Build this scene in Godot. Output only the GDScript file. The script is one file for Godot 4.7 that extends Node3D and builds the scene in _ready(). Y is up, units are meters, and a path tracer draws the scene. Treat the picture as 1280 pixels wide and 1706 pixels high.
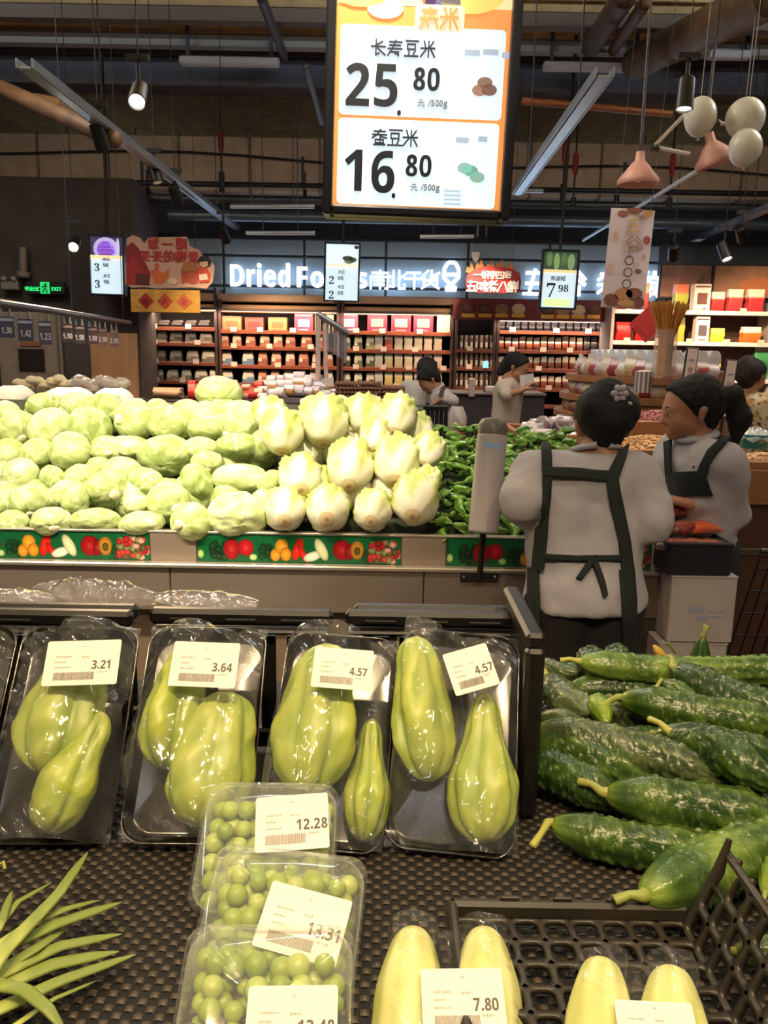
extends Node3D

const FPX := 1338.9
const CAM := Vector3(0, 1.68, 0)
var cam_basis := Basis(Vector3.RIGHT, deg_to_rad(-11.4)) * Basis(Vector3.BACK, deg_to_rad(1.0))
var count := {}
var mats := {}
var rng := RandomNumberGenerator.new()
var noise := FastNoiseLite.new()

# ---------------------------------------------------------------- mesh builder
class MB:
	var v := PackedVector3Array()
	var ix := PackedInt32Array()
	var cl := PackedColorArray()
	var uv := PackedVector2Array()
	var col := Color(1, 1, 1)
	var tint := false
	func rgb(c: Color) -> void:
		col = c.srgb_to_linear()
		tint = true
	func add(p: Vector3) -> int:
		v.append(p)
		cl.append(col)
		return v.size() - 1
	func poly(ps: Array, c: Vector3) -> void:
		var n: Vector3 = (ps[2] - ps[0]).cross(ps[1] - ps[0])
		var rev: bool = n.dot(ps[0] - c) < 0
		var b := v.size()
		for p in ps:
			add(p)
		for i in range(1, ps.size() - 1):
			ix.append(b)
			ix.append(b + i + 1 if rev else b + i)
			ix.append(b + i if rev else b + i + 1)
	func box(c: Vector3, s: Vector3, b := Basis.IDENTITY, ch := 0.0) -> void:
		var h := s * 0.5
		var q := func(x, y, z, ax) -> Vector3:
			var e := Vector3(h.x - ch, h.y - ch, h.z - ch)
			e[ax] = h[ax]
			return c + b * Vector3(x * e.x, y * e.y, z * e.z)
		for ax in 3:
			var o1 := (ax + 1) % 3
			var o2 := (ax + 2) % 3
			for s0 in [-1, 1]:
				var ps := []
				for k in [[-1, -1], [1, -1], [1, 1], [-1, 1]]:
					var g := [0, 0, 0]
					g[ax] = s0
					g[o1] = k[0]
					g[o2] = k[1]
					ps.append(q.call(g[0], g[1], g[2], ax))
				poly(ps, c)
		if ch <= 0.0:
			return
		for ax in 3:
			var o1 := (ax + 1) % 3
			var o2 := (ax + 2) % 3
			for s1 in [-1, 1]:
				for s2 in [-1, 1]:
					var ps := []
					for k in [[-1, o1], [1, o1], [1, o2], [-1, o2]]:
						var g := [0, 0, 0]
						g[ax] = k[0]
						g[o1] = s1
						g[o2] = s2
						ps.append(q.call(g[0], g[1], g[2], k[1]))
					poly(ps, c)
		for x in [-1, 1]:
			for y in [-1, 1]:
				for z in [-1, 1]:
					poly([q.call(x, y, z, 0), q.call(x, y, z, 1), q.call(x, y, z, 2)], c)
	func surf(nu: int, nv: int, f: Callable, cu := false, cv := false, uvs := false) -> void:
		var b := v.size()
		var t := ix.size()
		var wu := nu if cu else nu + 1
		var wv := nv if cv else nv + 1
		for j in wv:
			for i in wu:
				var p: Vector3 = f.call(float(i) / nu, float(j) / nv)
				add(p)
				if uvs:
					uv.append(Vector2(float(i) / nu, float(j) / nv))
		for j in nv:
			for i in nu:
				var a := b + j * wu + i
				var a2 := b + j * wu + (i + 1) % wu
				var d := b + ((j + 1) % wv) * wu + i
				var d2 := b + ((j + 1) % wv) * wu + (i + 1) % wu
				ix.append_array(PackedInt32Array([a, a2, d2, a, d2, d]))
		fix(t)
	func fix(t: int) -> void:
		if ix.size() <= t:
			return
		var o := Vector3.ZERO
		for i in range(t, ix.size()):
			o += v[ix[i]]
		o /= ix.size() - t
		var vol := 0.0
		for i in range(t, ix.size(), 3):
			vol += (v[ix[i]] - o).dot((v[ix[i + 1]] - o).cross(v[ix[i + 2]] - o))
		if vol > 0:
			for i in range(t, ix.size(), 3):
				var k := ix[i + 1]
				ix[i + 1] = ix[i + 2]
				ix[i + 2] = k
	func tube(pts: Array, rad, seg := 10, caps := true, flat := 1.0, up := Vector3.UP) -> void:
		var b := v.size()
		var t := ix.size()
		var n := pts.size()
		for k in n:
			var d: Vector3 = (pts[mini(k + 1, n - 1)] - pts[maxi(k - 1, 0)]).normalized()
			var s := d.cross(up)
			if s.length() < 0.02:
				s = d.cross(Vector3(0.3, 0.2, 0.9))
			s = s.normalized()
			var w := s.cross(d).normalized()
			var r: float = rad if rad is float else rad[k]
			for i in seg:
				var a := TAU * i / seg
				add(pts[k] + (s * cos(a) + w * sin(a) * flat) * r)
		for k in n - 1:
			for i in seg:
				var p := b + k * seg + i
				var p2 := b + k * seg + (i + 1) % seg
				ix.append_array(PackedInt32Array([p, p2, p2 + seg, p, p2 + seg, p + seg]))
		if caps:
			var c0 := add(pts[0])
			var c1 := add(pts[n - 1])
			for i in seg:
				ix.append_array(PackedInt32Array([c0, b + (i + 1) % seg, b + i]))
				ix.append_array(PackedInt32Array([c1, b + (n - 1) * seg + i, b + (n - 1) * seg + (i + 1) % seg]))
		fix(t)
	func ball(c: Vector3, r: Vector3, nu := 14, nv := 9, b := Basis.IDENTITY) -> void:
		surf(nu, nv, func(u: float, w: float):
			var a: float = TAU * u
			var e: float = PI * w
			return c + b * Vector3(r.x * sin(e) * cos(a), r.y * cos(e), r.z * sin(e) * sin(a)), true)
	func lathe(prof: Array, seg: int, xf := Transform3D()) -> void:
		surf(seg, prof.size() - 1, func(u: float, w: float):
			var p: Vector2 = prof[int(round(w * (prof.size() - 1)))]
			return xf * Vector3(p.x * cos(TAU * u), p.y, p.x * sin(TAU * u)), true)
	func prism(pl: PackedVector2Array, depth: float, xf := Transform3D()) -> void:
		var tr := Geometry2D.triangulate_polygon(pl)
		var n := pl.size()
		var area := 0.0
		for i in n:
			area += pl[i].cross(pl[(i + 1) % n])
		for z in [0.0, depth]:
			var b := v.size()
			for p in pl:
				add(xf * Vector3(p.x, p.y, z))
			for i in range(0, tr.size(), 3):
				var s: float = (pl[tr[i + 1]] - pl[tr[i]]).cross(pl[tr[i + 2]] - pl[tr[i]])
				var flip: bool = (s > 0) == (z > 0)
				ix.append(b + tr[i])
				ix.append(b + tr[i + (2 if flip else 1)])
				ix.append(b + tr[i + (1 if flip else 2)])
		for i in n:
			var p := pl[i]
			var q := pl[(i + 1) % n]
			var b := v.size()
			add(xf * Vector3(p.x, p.y, 0))
			add(xf * Vector3(q.x, q.y, 0))
			add(xf * Vector3(q.x, q.y, depth))
			add(xf * Vector3(p.x, p.y, depth))
			if area > 0:
				ix.append_array(PackedInt32Array([b, b + 2, b + 1, b, b + 3, b + 2]))
			else:
				ix.append_array(PackedInt32Array([b, b + 1, b + 2, b, b + 2, b + 3]))
	func commit() -> ArrayMesh:
		var nm := PackedVector3Array()
		nm.resize(v.size())
		for i in range(0, ix.size(), 3):
			var a := v[ix[i]]
			var n := (v[ix[i + 2]] - a).cross(v[ix[i + 1]] - a)
			nm[ix[i]] += n
			nm[ix[i + 1]] += n
			nm[ix[i + 2]] += n
		for i in nm.size():
			nm[i] = nm[i].normalized() if nm[i].length_squared() > 1e-20 else Vector3.UP
		var ar := []
		ar.resize(Mesh.ARRAY_MAX)
		ar[Mesh.ARRAY_VERTEX] = v
		ar[Mesh.ARRAY_NORMAL] = nm
		ar[Mesh.ARRAY_INDEX] = ix
		if tint:
			ar[Mesh.ARRAY_COLOR] = cl
		if uv.size() == v.size():
			ar[Mesh.ARRAY_TEX_UV] = uv
		var m := ArrayMesh.new()
		m.add_surface_from_arrays(Mesh.PRIMITIVE_TRIANGLES, ar)
		return m

# ---------------------------------------------------------------- places, names, materials
func ray(px: float, py: float) -> Vector3:
	return cam_basis * Vector3((px - 640.0) / FPX, (853.0 - py) / FPX, -1.0)
func P(px: float, py: float, d: float) -> Vector3:
	return CAM + ray(px, py) * d
func PZ(px: float, py: float, far: float) -> Vector3:
	var r := ray(px, py)
	return CAM + r * (far / -r.z)
func PY(px: float, py: float, y: float) -> Vector3:
	var r := ray(px, py)
	return CAM + r * ((y - CAM.y) / r.y)

func numbered(called: String) -> String:
	count[called] = count.get(called, -1) + 1
	return called if count[called] == 0 else "%s_%03d" % [called, count[called]]

func thing(called: String, label: String, category: String, at := Vector3.ZERO, group := "", b := Basis.IDENTITY) -> Node3D:
	var o := Node3D.new()
	o.name = numbered(called)
	add_child(o)
	o.transform = Transform3D(b, at)
	return tag(o, label, category, group)

func tag(o: Node3D, label: String, category: String, group := "") -> Node3D:
	o.set_meta("label", label)
	o.set_meta("category", category)
	if group:
		o.set_meta("group", group)
	return o

func part(called: String, me, m: Material, parent: Node3D, xf := Transform3D()) -> MeshInstance3D:
	var o := MeshInstance3D.new()
	o.name = called if parent != self else numbered(called)
	o.mesh = me.commit() if me is MB else me
	o.material_override = m
	o.transform = xf
	parent.add_child(o, true)
	return o

func single(called: String, me, m: Material, label: String, category: String, xf := Transform3D(), group := "") -> MeshInstance3D:
	var o := part(called, me, m, self, xf)
	tag(o, label, category, group)
	return o

func struct(called: String, me, m: Material, label := "", parent: Node3D = self) -> MeshInstance3D:
	var o := part(called, me, m, parent)
	o.set_meta("kind", "structure")
	if label:
		o.set_meta("label", label)
	return o

func copy(o: Node3D, label: String, xf: Transform3D) -> Node3D:
	var r: Node3D = o.duplicate()
	r.name = numbered(str(o.name).rstrip("0123456789").trim_suffix("_"))
	add_child(r)
	r.transform = xf
	r.set_meta("label", label)
	return r

func hex(h: String) -> Color:
	return Color.html(h)

func mat(h: String, rough := 0.7, metal := 0.0, alpha := 1.0, glow := 0.0) -> StandardMaterial3D:
	var key := "%s/%s/%s/%s/%s" % [h, rough, metal, alpha, glow]
	if mats.has(key):
		return mats[key]
	var m := StandardMaterial3D.new()
	m.resource_name = "paint " + h
	if h == "vc":
		m.vertex_color_use_as_albedo = true
	else:
		m.albedo_color = hex(h)
	m.roughness = rough
	m.metallic = metal
	if alpha < 1.0:
		m.transparency = BaseMaterial3D.TRANSPARENCY_ALPHA
		m.albedo_color.a = alpha
	if glow > 0.0:
		m.emission_enabled = true
		m.emission = hex(h)
		m.emission_energy_multiplier = glow
	mats[key] = m
	return m

func grain(h: String, lo: String, scale: float, rough := 0.7, metal := 0.0, stretch := Vector3.ONE, bump := 0.0) -> StandardMaterial3D:
	var key := "g%s%s%s%s%s%s" % [h, lo, scale, rough, stretch, bump]
	if mats.has(key):
		return mats[key]
	var m := StandardMaterial3D.new()
	m.resource_name = "grain " + h
	var t := NoiseTexture2D.new()
	t.width = 256
	t.height = 256
	t.seamless = true
	var n := FastNoiseLite.new()
	n.frequency = 0.02
	n.fractal_octaves = 5
	t.noise = n
	var g := Gradient.new()
	g.set_color(0, hex(lo))
	g.set_color(1, hex(h))
	t.color_ramp = g
	m.albedo_texture = t
	m.uv1_triplanar = true
	m.uv1_world_triplanar = true
	m.uv1_scale = stretch * scale
	m.roughness = rough
	m.metallic = metal
	if bump > 0.0:
		var b := NoiseTexture2D.new()
		b.width = 256
		b.height = 256
		b.seamless = true
		b.noise = n
		b.as_normal_map = true
		b.bump_strength = bump
		m.normal_enabled = true
		m.normal_texture = b
	mats[key] = m
	return m

func bx(s: Vector3, ch := 0.0, c := Vector3.ZERO) -> MB:
	var m := MB.new()
	m.box(c, s, Basis.IDENTITY, ch)
	return m

func at(p: Vector3, turn := 0.0, s := Vector3.ONE) -> Transform3D:
	return Transform3D(Basis(Vector3.UP, turn).scaled_local(s), p)

func ordinal(n: int) -> String:
	var w := ["first", "second", "third", "fourth", "fifth", "sixth", "seventh", "eighth", "ninth", "tenth", "eleventh", "twelfth", "thirteenth", "fourteenth", "fifteenth", "sixteenth", "seventeenth", "eighteenth", "nineteenth", "twentieth"]
	return w[n] if n < w.size() else "number %d" % (n + 1)

func rrect(u: float, w: float, h: float, r: float) -> Vector2:
	# a point on a rounded rectangle's outline, u from 0 to 1
	var k := int(u * 4.0) % 4
	var f := u * 4.0 - floorf(u * 4.0)
	var sx: float = [1, -1, -1, 1][k]
	var sy: float = [1, 1, -1, -1][k]
	var c := Vector2(sx * (w / 2 - r), sy * (h / 2 - r))
	var a := (k + clampf(f, 0.0, 1.0)) * PI / 2
	return c + Vector2(cos(a), sin(a)) * r

# ---------------------------------------------------------------- lettering
const GL := {
	"长": "7124 0494 3039 3958 4599", "寿": "1191 1383 0595 5035 3509 2777 7779 7968 4758", "米": "2033 8063 0494 5059 4409 6499",
	"豆": "1090 2272 2225 7275 2575 3638 7668 0999", "蚕": "1181 0393 5033 3305 5495 2676 2628 7678 2878 5559 1989 7889", "元": "2171 0494 3437 3709 6468 6899 9997",
	"做": "2004 1319 3363 5056 3666 3639 6669 3969 8062 7393 9069 6499", "一": "0595", "颗": "0040 0004 4044 0444 0242 2029 0646 2609 2649 5191 5357 9397 5393 7377 7759 7799 7173",
	"妥": "8111 2233 5254 8263 0595 4437 3789 7519", "的": "2012 0242 0209 4249 0545 0949 6052 6292 9298 9878 6566", "鲜": "2002 1141 4132 0343 0347 4347 0545 0747 2347 0949 5061 9081 5292 5494 5696 7279",
	"蛋": "1181 8172 5154 5363 2204 3394 2575 2527 7577 2777 5459 1989 7889", "南": "1191 5043 0393 0309 9399 9989 3343 6353 2575 2777 5459", "北": "3038 0333 0838 6069 6999 9997 9264",
	"干": "1181 0494 5159", "货": "3003 1214 5054 9153 5484 8482 1585 1518 8588 5609 6799", "五": "1181 4029 1575 7579 0999", "谷": "3003 6093 5205 5295 2676 2629 7679 2979",
	"杂": "1171 4003 7174 7494 0595 5559 4508 6598", "粮": "1022 4032 0444 2029 2406 2446 7071 5292 9296 5494 5696 5259 5978 7699", "味": "0232 0207 3237 0737 5292 4494 7079 7448 7499",
	"煮": "2161 4043 0393 8007 3676 3638 7678 3878 0809 3839 6869 8899", "八": "4109 6199", "容": "5051 0191 0103 9193 3214 6284 5306 5396 3666 3639 6669 3969",
	"四": "0191 0109 9199 0999 3135 3516 6166 6686", "海": "0112 0315 0827 4022 3191 3338 3383 8388 3888 2595 5354 5657", "锅": "2004 1242 0444 0646 2429 2938 5191 5154 9194 5494 5559 9599 5595 7457 7487",
	"芜": "0191 3002 6062 2373 0595 5327 2709 5558 5898 9896", "湖": "0112 0415 0817 2353 4046 3656 3639 5659 3959 6090 6068 9099 6393 6696", "椒": "0232 2029 2306 2345 5055 5282 3565 5559 8092 7098 5789",
	"安": "5051 0191 0103 9193 4327 2799 7318 0595", "全": "5004 5094 2575 2777 5459 0999", "出": "5059 1114 9194 1494 0609 9699 0999", "口": "1181 1119 8189 1989",
	"福": "1021 0333 3307 1419 4494 5585 5557 8587 5787 4989 4789 4181", "惠": "1181 5055 2272 2225 7275 2575 0595 2609 3648 8699"}

func glyphs(s: String, h: float, thick := 0.11, depth := 0.01, gap := 1.2, down := false) -> MB:
	# stroke-built characters, centred on the origin, each h high, facing +z
	var m := MB.new()
	var n := s.length()
	for k in n:
		if not GL.has(s[k]):
			continue
		var o := Vector3((k - (n - 1) / 2.0) * h * gap, 0, 0)
		if down:
			o = Vector3(0, -(k - (n - 1) / 2.0) * h * gap, 0)
		var z := 0.0
		for st in GL[s[k]].split(" "):
			var a := Vector3(int(st[0]) / 9.0 - 0.5, 0.5 - int(st[1]) / 9.0, 0) * h + o
			var b := Vector3(int(st[2]) / 9.0 - 0.5, 0.5 - int(st[3]) / 9.0, 0) * h + o
			var d := b - a
			var ang := atan2(d.y, d.x)
			z += depth * 0.01
			m.box((a + b) / 2 + Vector3(0, 0, z), Vector3(d.length() + h * thick, h * thick, depth), Basis(Vector3.BACK, ang))
	return m

func text(s: String, h: float, depth := 0.004, wide := 1.0, bold := true, serif := false) -> Array:
	# [mesh, transform] for Latin letters and digits h high
	var f := SystemFont.new()
	f.font_names = PackedStringArray(["Droid Serif" if serif else "Droid Sans"])
	f.font_weight = 700 if bold else 400
	var t := TextMesh.new()
	t.font = f
	t.text = s
	t.font_size = 32
	t.pixel_size = h / (0.714 * 32)
	t.depth = depth
	t.curve_step = 1.5
	return [t, Transform3D(Basis.from_scale(Vector3(wide, 1, 1)), Vector3(0, 0, 0))]

func write(called: String, s: String, h: float, m: Material, parent: Node3D, p: Vector3, wide := 1.0, b := Basis.IDENTITY, depth := 0.004, serif := false) -> MeshInstance3D:
	var t := text(s, h, depth, wide, true, serif)
	return part(called, t[0], m, parent, Transform3D(b, p) * (t[1] as Transform3D))
func ink(called: String, s: String, h: float, m: Material, parent: Node3D, p: Vector3, thick := 0.11, b := Basis.IDENTITY, depth := 0.004, gap := 1.2, down := false) -> MeshInstance3D:
	return part(called, glyphs(s, h, thick, depth, gap, down), m, parent, Transform3D(b, p))
func _ready() -> void:
	rng.seed = 7
	noise.frequency = 0.01
	noise.fractal_octaves = 3
	stage()
	lights()
	room()
	lit_signs()
	screens()
	boards()
	racks()
	counter()
	cabbages()
	napas()
	peppers()
	back_bundles()
	beyond()
	dry_goods()
	ceiling_decor()
	people()
	table()
	crate_panels()
	chayotes()
	pea_packs()
	gourds()
	scallions()
	cucumbers()
	basket()
# ---------------------------------------------------------------- bodies: tapered capsules joined smoothly, meshed as surface nets
class Field:
	var bones := []            # [a, b, ra, rb, k]
	var planes := []           # [normal, offset]: what lies beyond is cut off
	var ruffle: FastNoiseLite
	var ruffle_size := 0.0
	func bone(a: Vector3, b: Vector3, ra: float, rb: float, k := 0.03) -> void:
		bones.append([a, b, ra, rb, k])
	func dist(n: Array, p: Vector3) -> float:
		var ab: Vector3 = n[1] - n[0]
		var l := ab.length_squared()
		var t := clampf((p - n[0]).dot(ab) / l, 0.0, 1.0) if l > 1e-9 else 0.0
		return (p - n[0] - ab * t).length() - lerpf(n[2], n[3], t)
	func value(p: Vector3) -> float:
		var f := 1.0
		for n in bones:
			var d := dist(n, p)
			var k: float = n[4]
			var h := clampf(0.5 + 0.5 * (f - d) / k, 0.0, 1.0)
			f = lerpf(f, d, h) - k * h * (1.0 - h)
		return f
	func normal(p: Vector3) -> Vector3:
		var e := 0.004
		return Vector3(value(p + Vector3(e, 0, 0)) - value(p - Vector3(e, 0, 0)), value(p + Vector3(0, e, 0)) - value(p - Vector3(0, e, 0)), value(p + Vector3(0, 0, e)) - value(p - Vector3(0, 0, e))).normalized()
	func meet(o: Vector3, d: Vector3) -> Vector3:
		# first point along o + d t on the surface; else the point of nearest approach
		var t := 0.0
		var best := 1e9
		var at := o
		for i in 90:
			var p := o + d * t
			var f := value(p)
			if f < best:
				best = f
				at = p
			if f < 0.001:
				return p
			t += maxf(f * 0.8, 0.003)
			if t > 8.0:
				break
		return at - normal(at) * best
	func mesh(m: MB, cell: float) -> void:
		var lo := Vector3.ONE * 1e9
		var hi := -lo
		for n in bones:
			var r: float = maxf(n[2], n[3]) + n[4] + cell * 2
			lo = lo.min(n[0] - Vector3.ONE * r).min(n[1] - Vector3.ONE * r)
			hi = hi.max(n[0] + Vector3.ONE * r).max(n[1] + Vector3.ONE * r)
		var nx := int((hi.x - lo.x) / cell) + 2
		var ny := int((hi.y - lo.y) / cell) + 2
		var nz := int((hi.z - lo.z) / cell) + 2
		var f := PackedFloat32Array()
		f.resize(nx * ny * nz)
		f.fill(1.0)
		for n in bones:
			var r: float = maxf(n[2], n[3]) + n[4] + cell * 2
			var b0: Vector3 = ((n[0].min(n[1]) - Vector3.ONE * r - lo) / cell).floor()
			var b1: Vector3 = ((n[0].max(n[1]) + Vector3.ONE * r - lo) / cell).ceil()
			var a: Vector3 = n[0]
			var ab: Vector3 = n[1] - n[0]
			var l := maxf(ab.length_squared(), 1e-9)
			var ra: float = n[2]
			var rb: float = n[3]
			var k: float = n[4]
			for z in range(maxi(0, int(b0.z)), mini(nz, int(b1.z) + 1)):
				for y in range(maxi(0, int(b0.y)), mini(ny, int(b1.y) + 1)):
					var row := (z * ny + y) * nx
					for x in range(maxi(0, int(b0.x)), mini(nx, int(b1.x) + 1)):
						var q := lo + Vector3(x, y, z) * cell - a
						var t := clampf(q.dot(ab) / l, 0.0, 1.0)
						var d := (q - ab * t).length() - ra - (rb - ra) * t
						var g := f[row + x]
						if d < g + k:
							var h := clampf(0.5 + 0.5 * (g - d) / k, 0.0, 1.0)
							f[row + x] = lerpf(g, d, h) - k * h * (1.0 - h)
		for z in nz:
			for y in ny:
				var row := (z * ny + y) * nx
				for x in nx:
					if f[row + x] < 0.06:
						var p := lo + Vector3(x, y, z) * cell
						if ruffle_size > 0.0:
							f[row + x] += ruffle.get_noise_3dv(p * 100.0) * ruffle_size
						for c in planes:
							f[row + x] = maxf(f[row + x], c[0].dot(p) - c[1])
		var id := PackedInt32Array()
		id.resize(nx * ny * nz)
		id.fill(-1)
		var off := [0, 1, nx, nx + 1, nx * ny, nx * ny + 1, nx * ny + nx, nx * ny + nx + 1]
		var edges := [[0, 1], [2, 3], [4, 5], [6, 7], [0, 2], [1, 3], [4, 6], [5, 7], [0, 4], [1, 5], [2, 6], [3, 7]]
		for z in nz - 1:
			for y in ny - 1:
				for x in nx - 1:
					var i := (z * ny + y) * nx + x
					var s := 0
					for k in 8:
						if f[i + off[k]] < 0.0:
							s += 1
					if s == 0 or s == 8:
						continue
					var sum := Vector3.ZERO
					var c := 0
					for e in edges:
						var a: float = f[i + off[e[0]]]
						var b: float = f[i + off[e[1]]]
						if (a < 0.0) != (b < 0.0):
							var t := a / (a - b)
							var ka: int = e[0]
							var kb: int = e[1]
							sum += Vector3(ka & 1, (ka >> 1) & 1, ka >> 2).lerp(Vector3(kb & 1, (kb >> 1) & 1, kb >> 2), t)
							c += 1
					id[i] = m.add(lo + (Vector3(x, y, z) + sum / c) * cell)
		var st := [1, nx, nx * ny]
		for z in range(1, nz - 1):
			for y in range(1, ny - 1):
				for x in range(1, nx - 1):
					var i := (z * ny + y) * nx + x
					var inside := f[i] < 0.0
					for ax in 3:
						if (f[i + st[ax]] < 0.0) == inside:
							continue
						var u: int = st[(ax + 1) % 3]
						var w: int = st[(ax + 2) % 3]
						var q := [id[i], id[i - u], id[i - u - w], id[i - w]]
						if q.min() < 0:
							continue
						if inside:
							m.ix.append_array(PackedInt32Array([q[0], q[2], q[1], q[0], q[3], q[2]]))
						else:
							m.ix.append_array(PackedInt32Array([q[0], q[1], q[2], q[0], q[2], q[3]]))
# ---------------------------------------------------------------- the room
func stage() -> void:
	var cam := Camera3D.new()
	cam.name = "camera"
	cam.fov = 65.0
	cam.near = 0.02
	cam.far = 60
	cam.transform = Transform3D(cam_basis, CAM)
	cam.current = true
	add_child(cam)
	var e := Environment.new()
	e.background_mode = Environment.BG_COLOR
	e.background_color = Color(0.02, 0.02, 0.022)
	e.tonemap_mode = Environment.TONE_MAPPER_LINEAR
	e.tonemap_exposure = 1.06
	e.sdfgi_enabled = true
	e.ssao_enabled = true
	e.ssil_enabled = true
	var w := WorldEnvironment.new()
	w.name = "world_environment"
	w.environment = e
	add_child(w)

func added_fill_batten(p: Vector3, len: float, energy: float, label: String, above: float) -> void:
	# an added fill batten: steel body, glowing tube, and its light just under the tube
	var o := thing("ceiling_batten_light", label, "ceiling light", p, "ceiling batten lights")
	part("housing", bx(Vector3(len, 0.06, 0.12), 0.01, Vector3(0, 0.05, 0)), mat("b8b6b0", 0.5, 0.3), o)
	part("tube_lamp", bx(Vector3(len - 0.04, 0.03, 0.08), 0.01), mat("fff4e6", 0.4, 0, 1, 1.5), o)
	part("upper_tube_lamp", bx(Vector3(len - 0.04, 0.02, 0.08), 0.006, Vector3(0, 0.09, 0)), mat("ffe8c8", 0.4, 0, 1, 1.5), o)
	for s in [-0.4, 0.4]:
		part("hanger_rod", bx(Vector3(0.01, 4.62 - p.y, 0.01), 0, Vector3(s * len, (4.62 - p.y) / 2 + 0.06, 0)), mat("2a2a2c", 0.6), o)
	var l := AreaLight3D.new()
	l.name = "tube_glow"
	l.area_size = Vector2(len, 0.1)
	l.light_energy = energy
	l.light_color = Color(0.96, 0.97, 1.0)
	l.shadow_enabled = true
	l.rotation.x = -PI / 2
	l.position.y = -0.03
	o.add_child(l)
	var up := AreaLight3D.new()  # added upward light, brightens the ceiling
	up.name = "upper_tube_glow"
	up.area_size = Vector2(len, 0.08)
	up.light_energy = above
	up.light_color = Color(0.84, 0.92, 1.0)
	up.shadow_enabled = true
	up.rotation.x = PI / 2
	up.position.y = 0.13
	o.add_child(up)

func spot(p: Vector3, target: Vector3, energy: float, label: String, angle := 38.0, warm := Color(1.0, 0.86, 0.68), stem := 0.18, glow := 14.0) -> void:
	var o := thing("track_spotlight", label, "spotlight", p, "")
	var d := (target - p).normalized()
	var b := Basis.looking_at(d, Vector3(0.1, 0.2, 0.9) if absf(d.y) > 0.98 else Vector3.UP)
	var m := MB.new()
	m.surf(20, 5, func(u: float, w: float):
		var pr: Vector2 = [Vector2(0.001, 0.17), Vector2(0.04, 0.17), Vector2(0.045, 0.16), Vector2(0.05, 0.0), Vector2(0.044, -0.004), Vector2(0.042, 0.03)][int(round(w * 5))]
		return b * Vector3(pr.x * cos(TAU * u), pr.x * sin(TAU * u), pr.y), true)
	part("housing", m, mat("18181a", 0.45, 0.3), o)
	var g := MB.new()
	g.ball(b * Vector3(0, 0, 0.012), Vector3(0.04, 0.04, 0.012), 16, 8, b)
	part("lamp_lens", g, mat("fff2dd", 0.3, 0, 1, glow), o)
	var s := MB.new()
	s.tube([b * Vector3(0, 0, 0.1), b * Vector3(0, 0, 0.1) + Vector3(0, stem, 0)], 0.012, 8)
	s.box(b * Vector3(0, 0, 0.1) + Vector3(0, stem, 0), Vector3(0.12, 0.03, 0.035))
	s.tube([b * Vector3(0, 0, 0.1) + Vector3(0, stem, 0), Vector3((b * Vector3(0, 0, 0.1)).x, 4.64 - p.y, (b * Vector3(0, 0, 0.1)).z)], 0.004, 5)
	part("stem", s, mat("202022", 0.5, 0.3), o)
	if energy > 0.0:
		var l := SpotLight3D.new()
		l.name = "beam"
		l.light_energy = energy
		l.light_color = warm
		l.spot_angle = angle
		l.spot_angle_attenuation = 0.7
		l.spot_range = 20
		l.spot_attenuation = 2.0
		l.light_size = 0.04
		l.shadow_enabled = true
		l.basis = b
		l.position = d * 0.012
		o.add_child(l)

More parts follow.
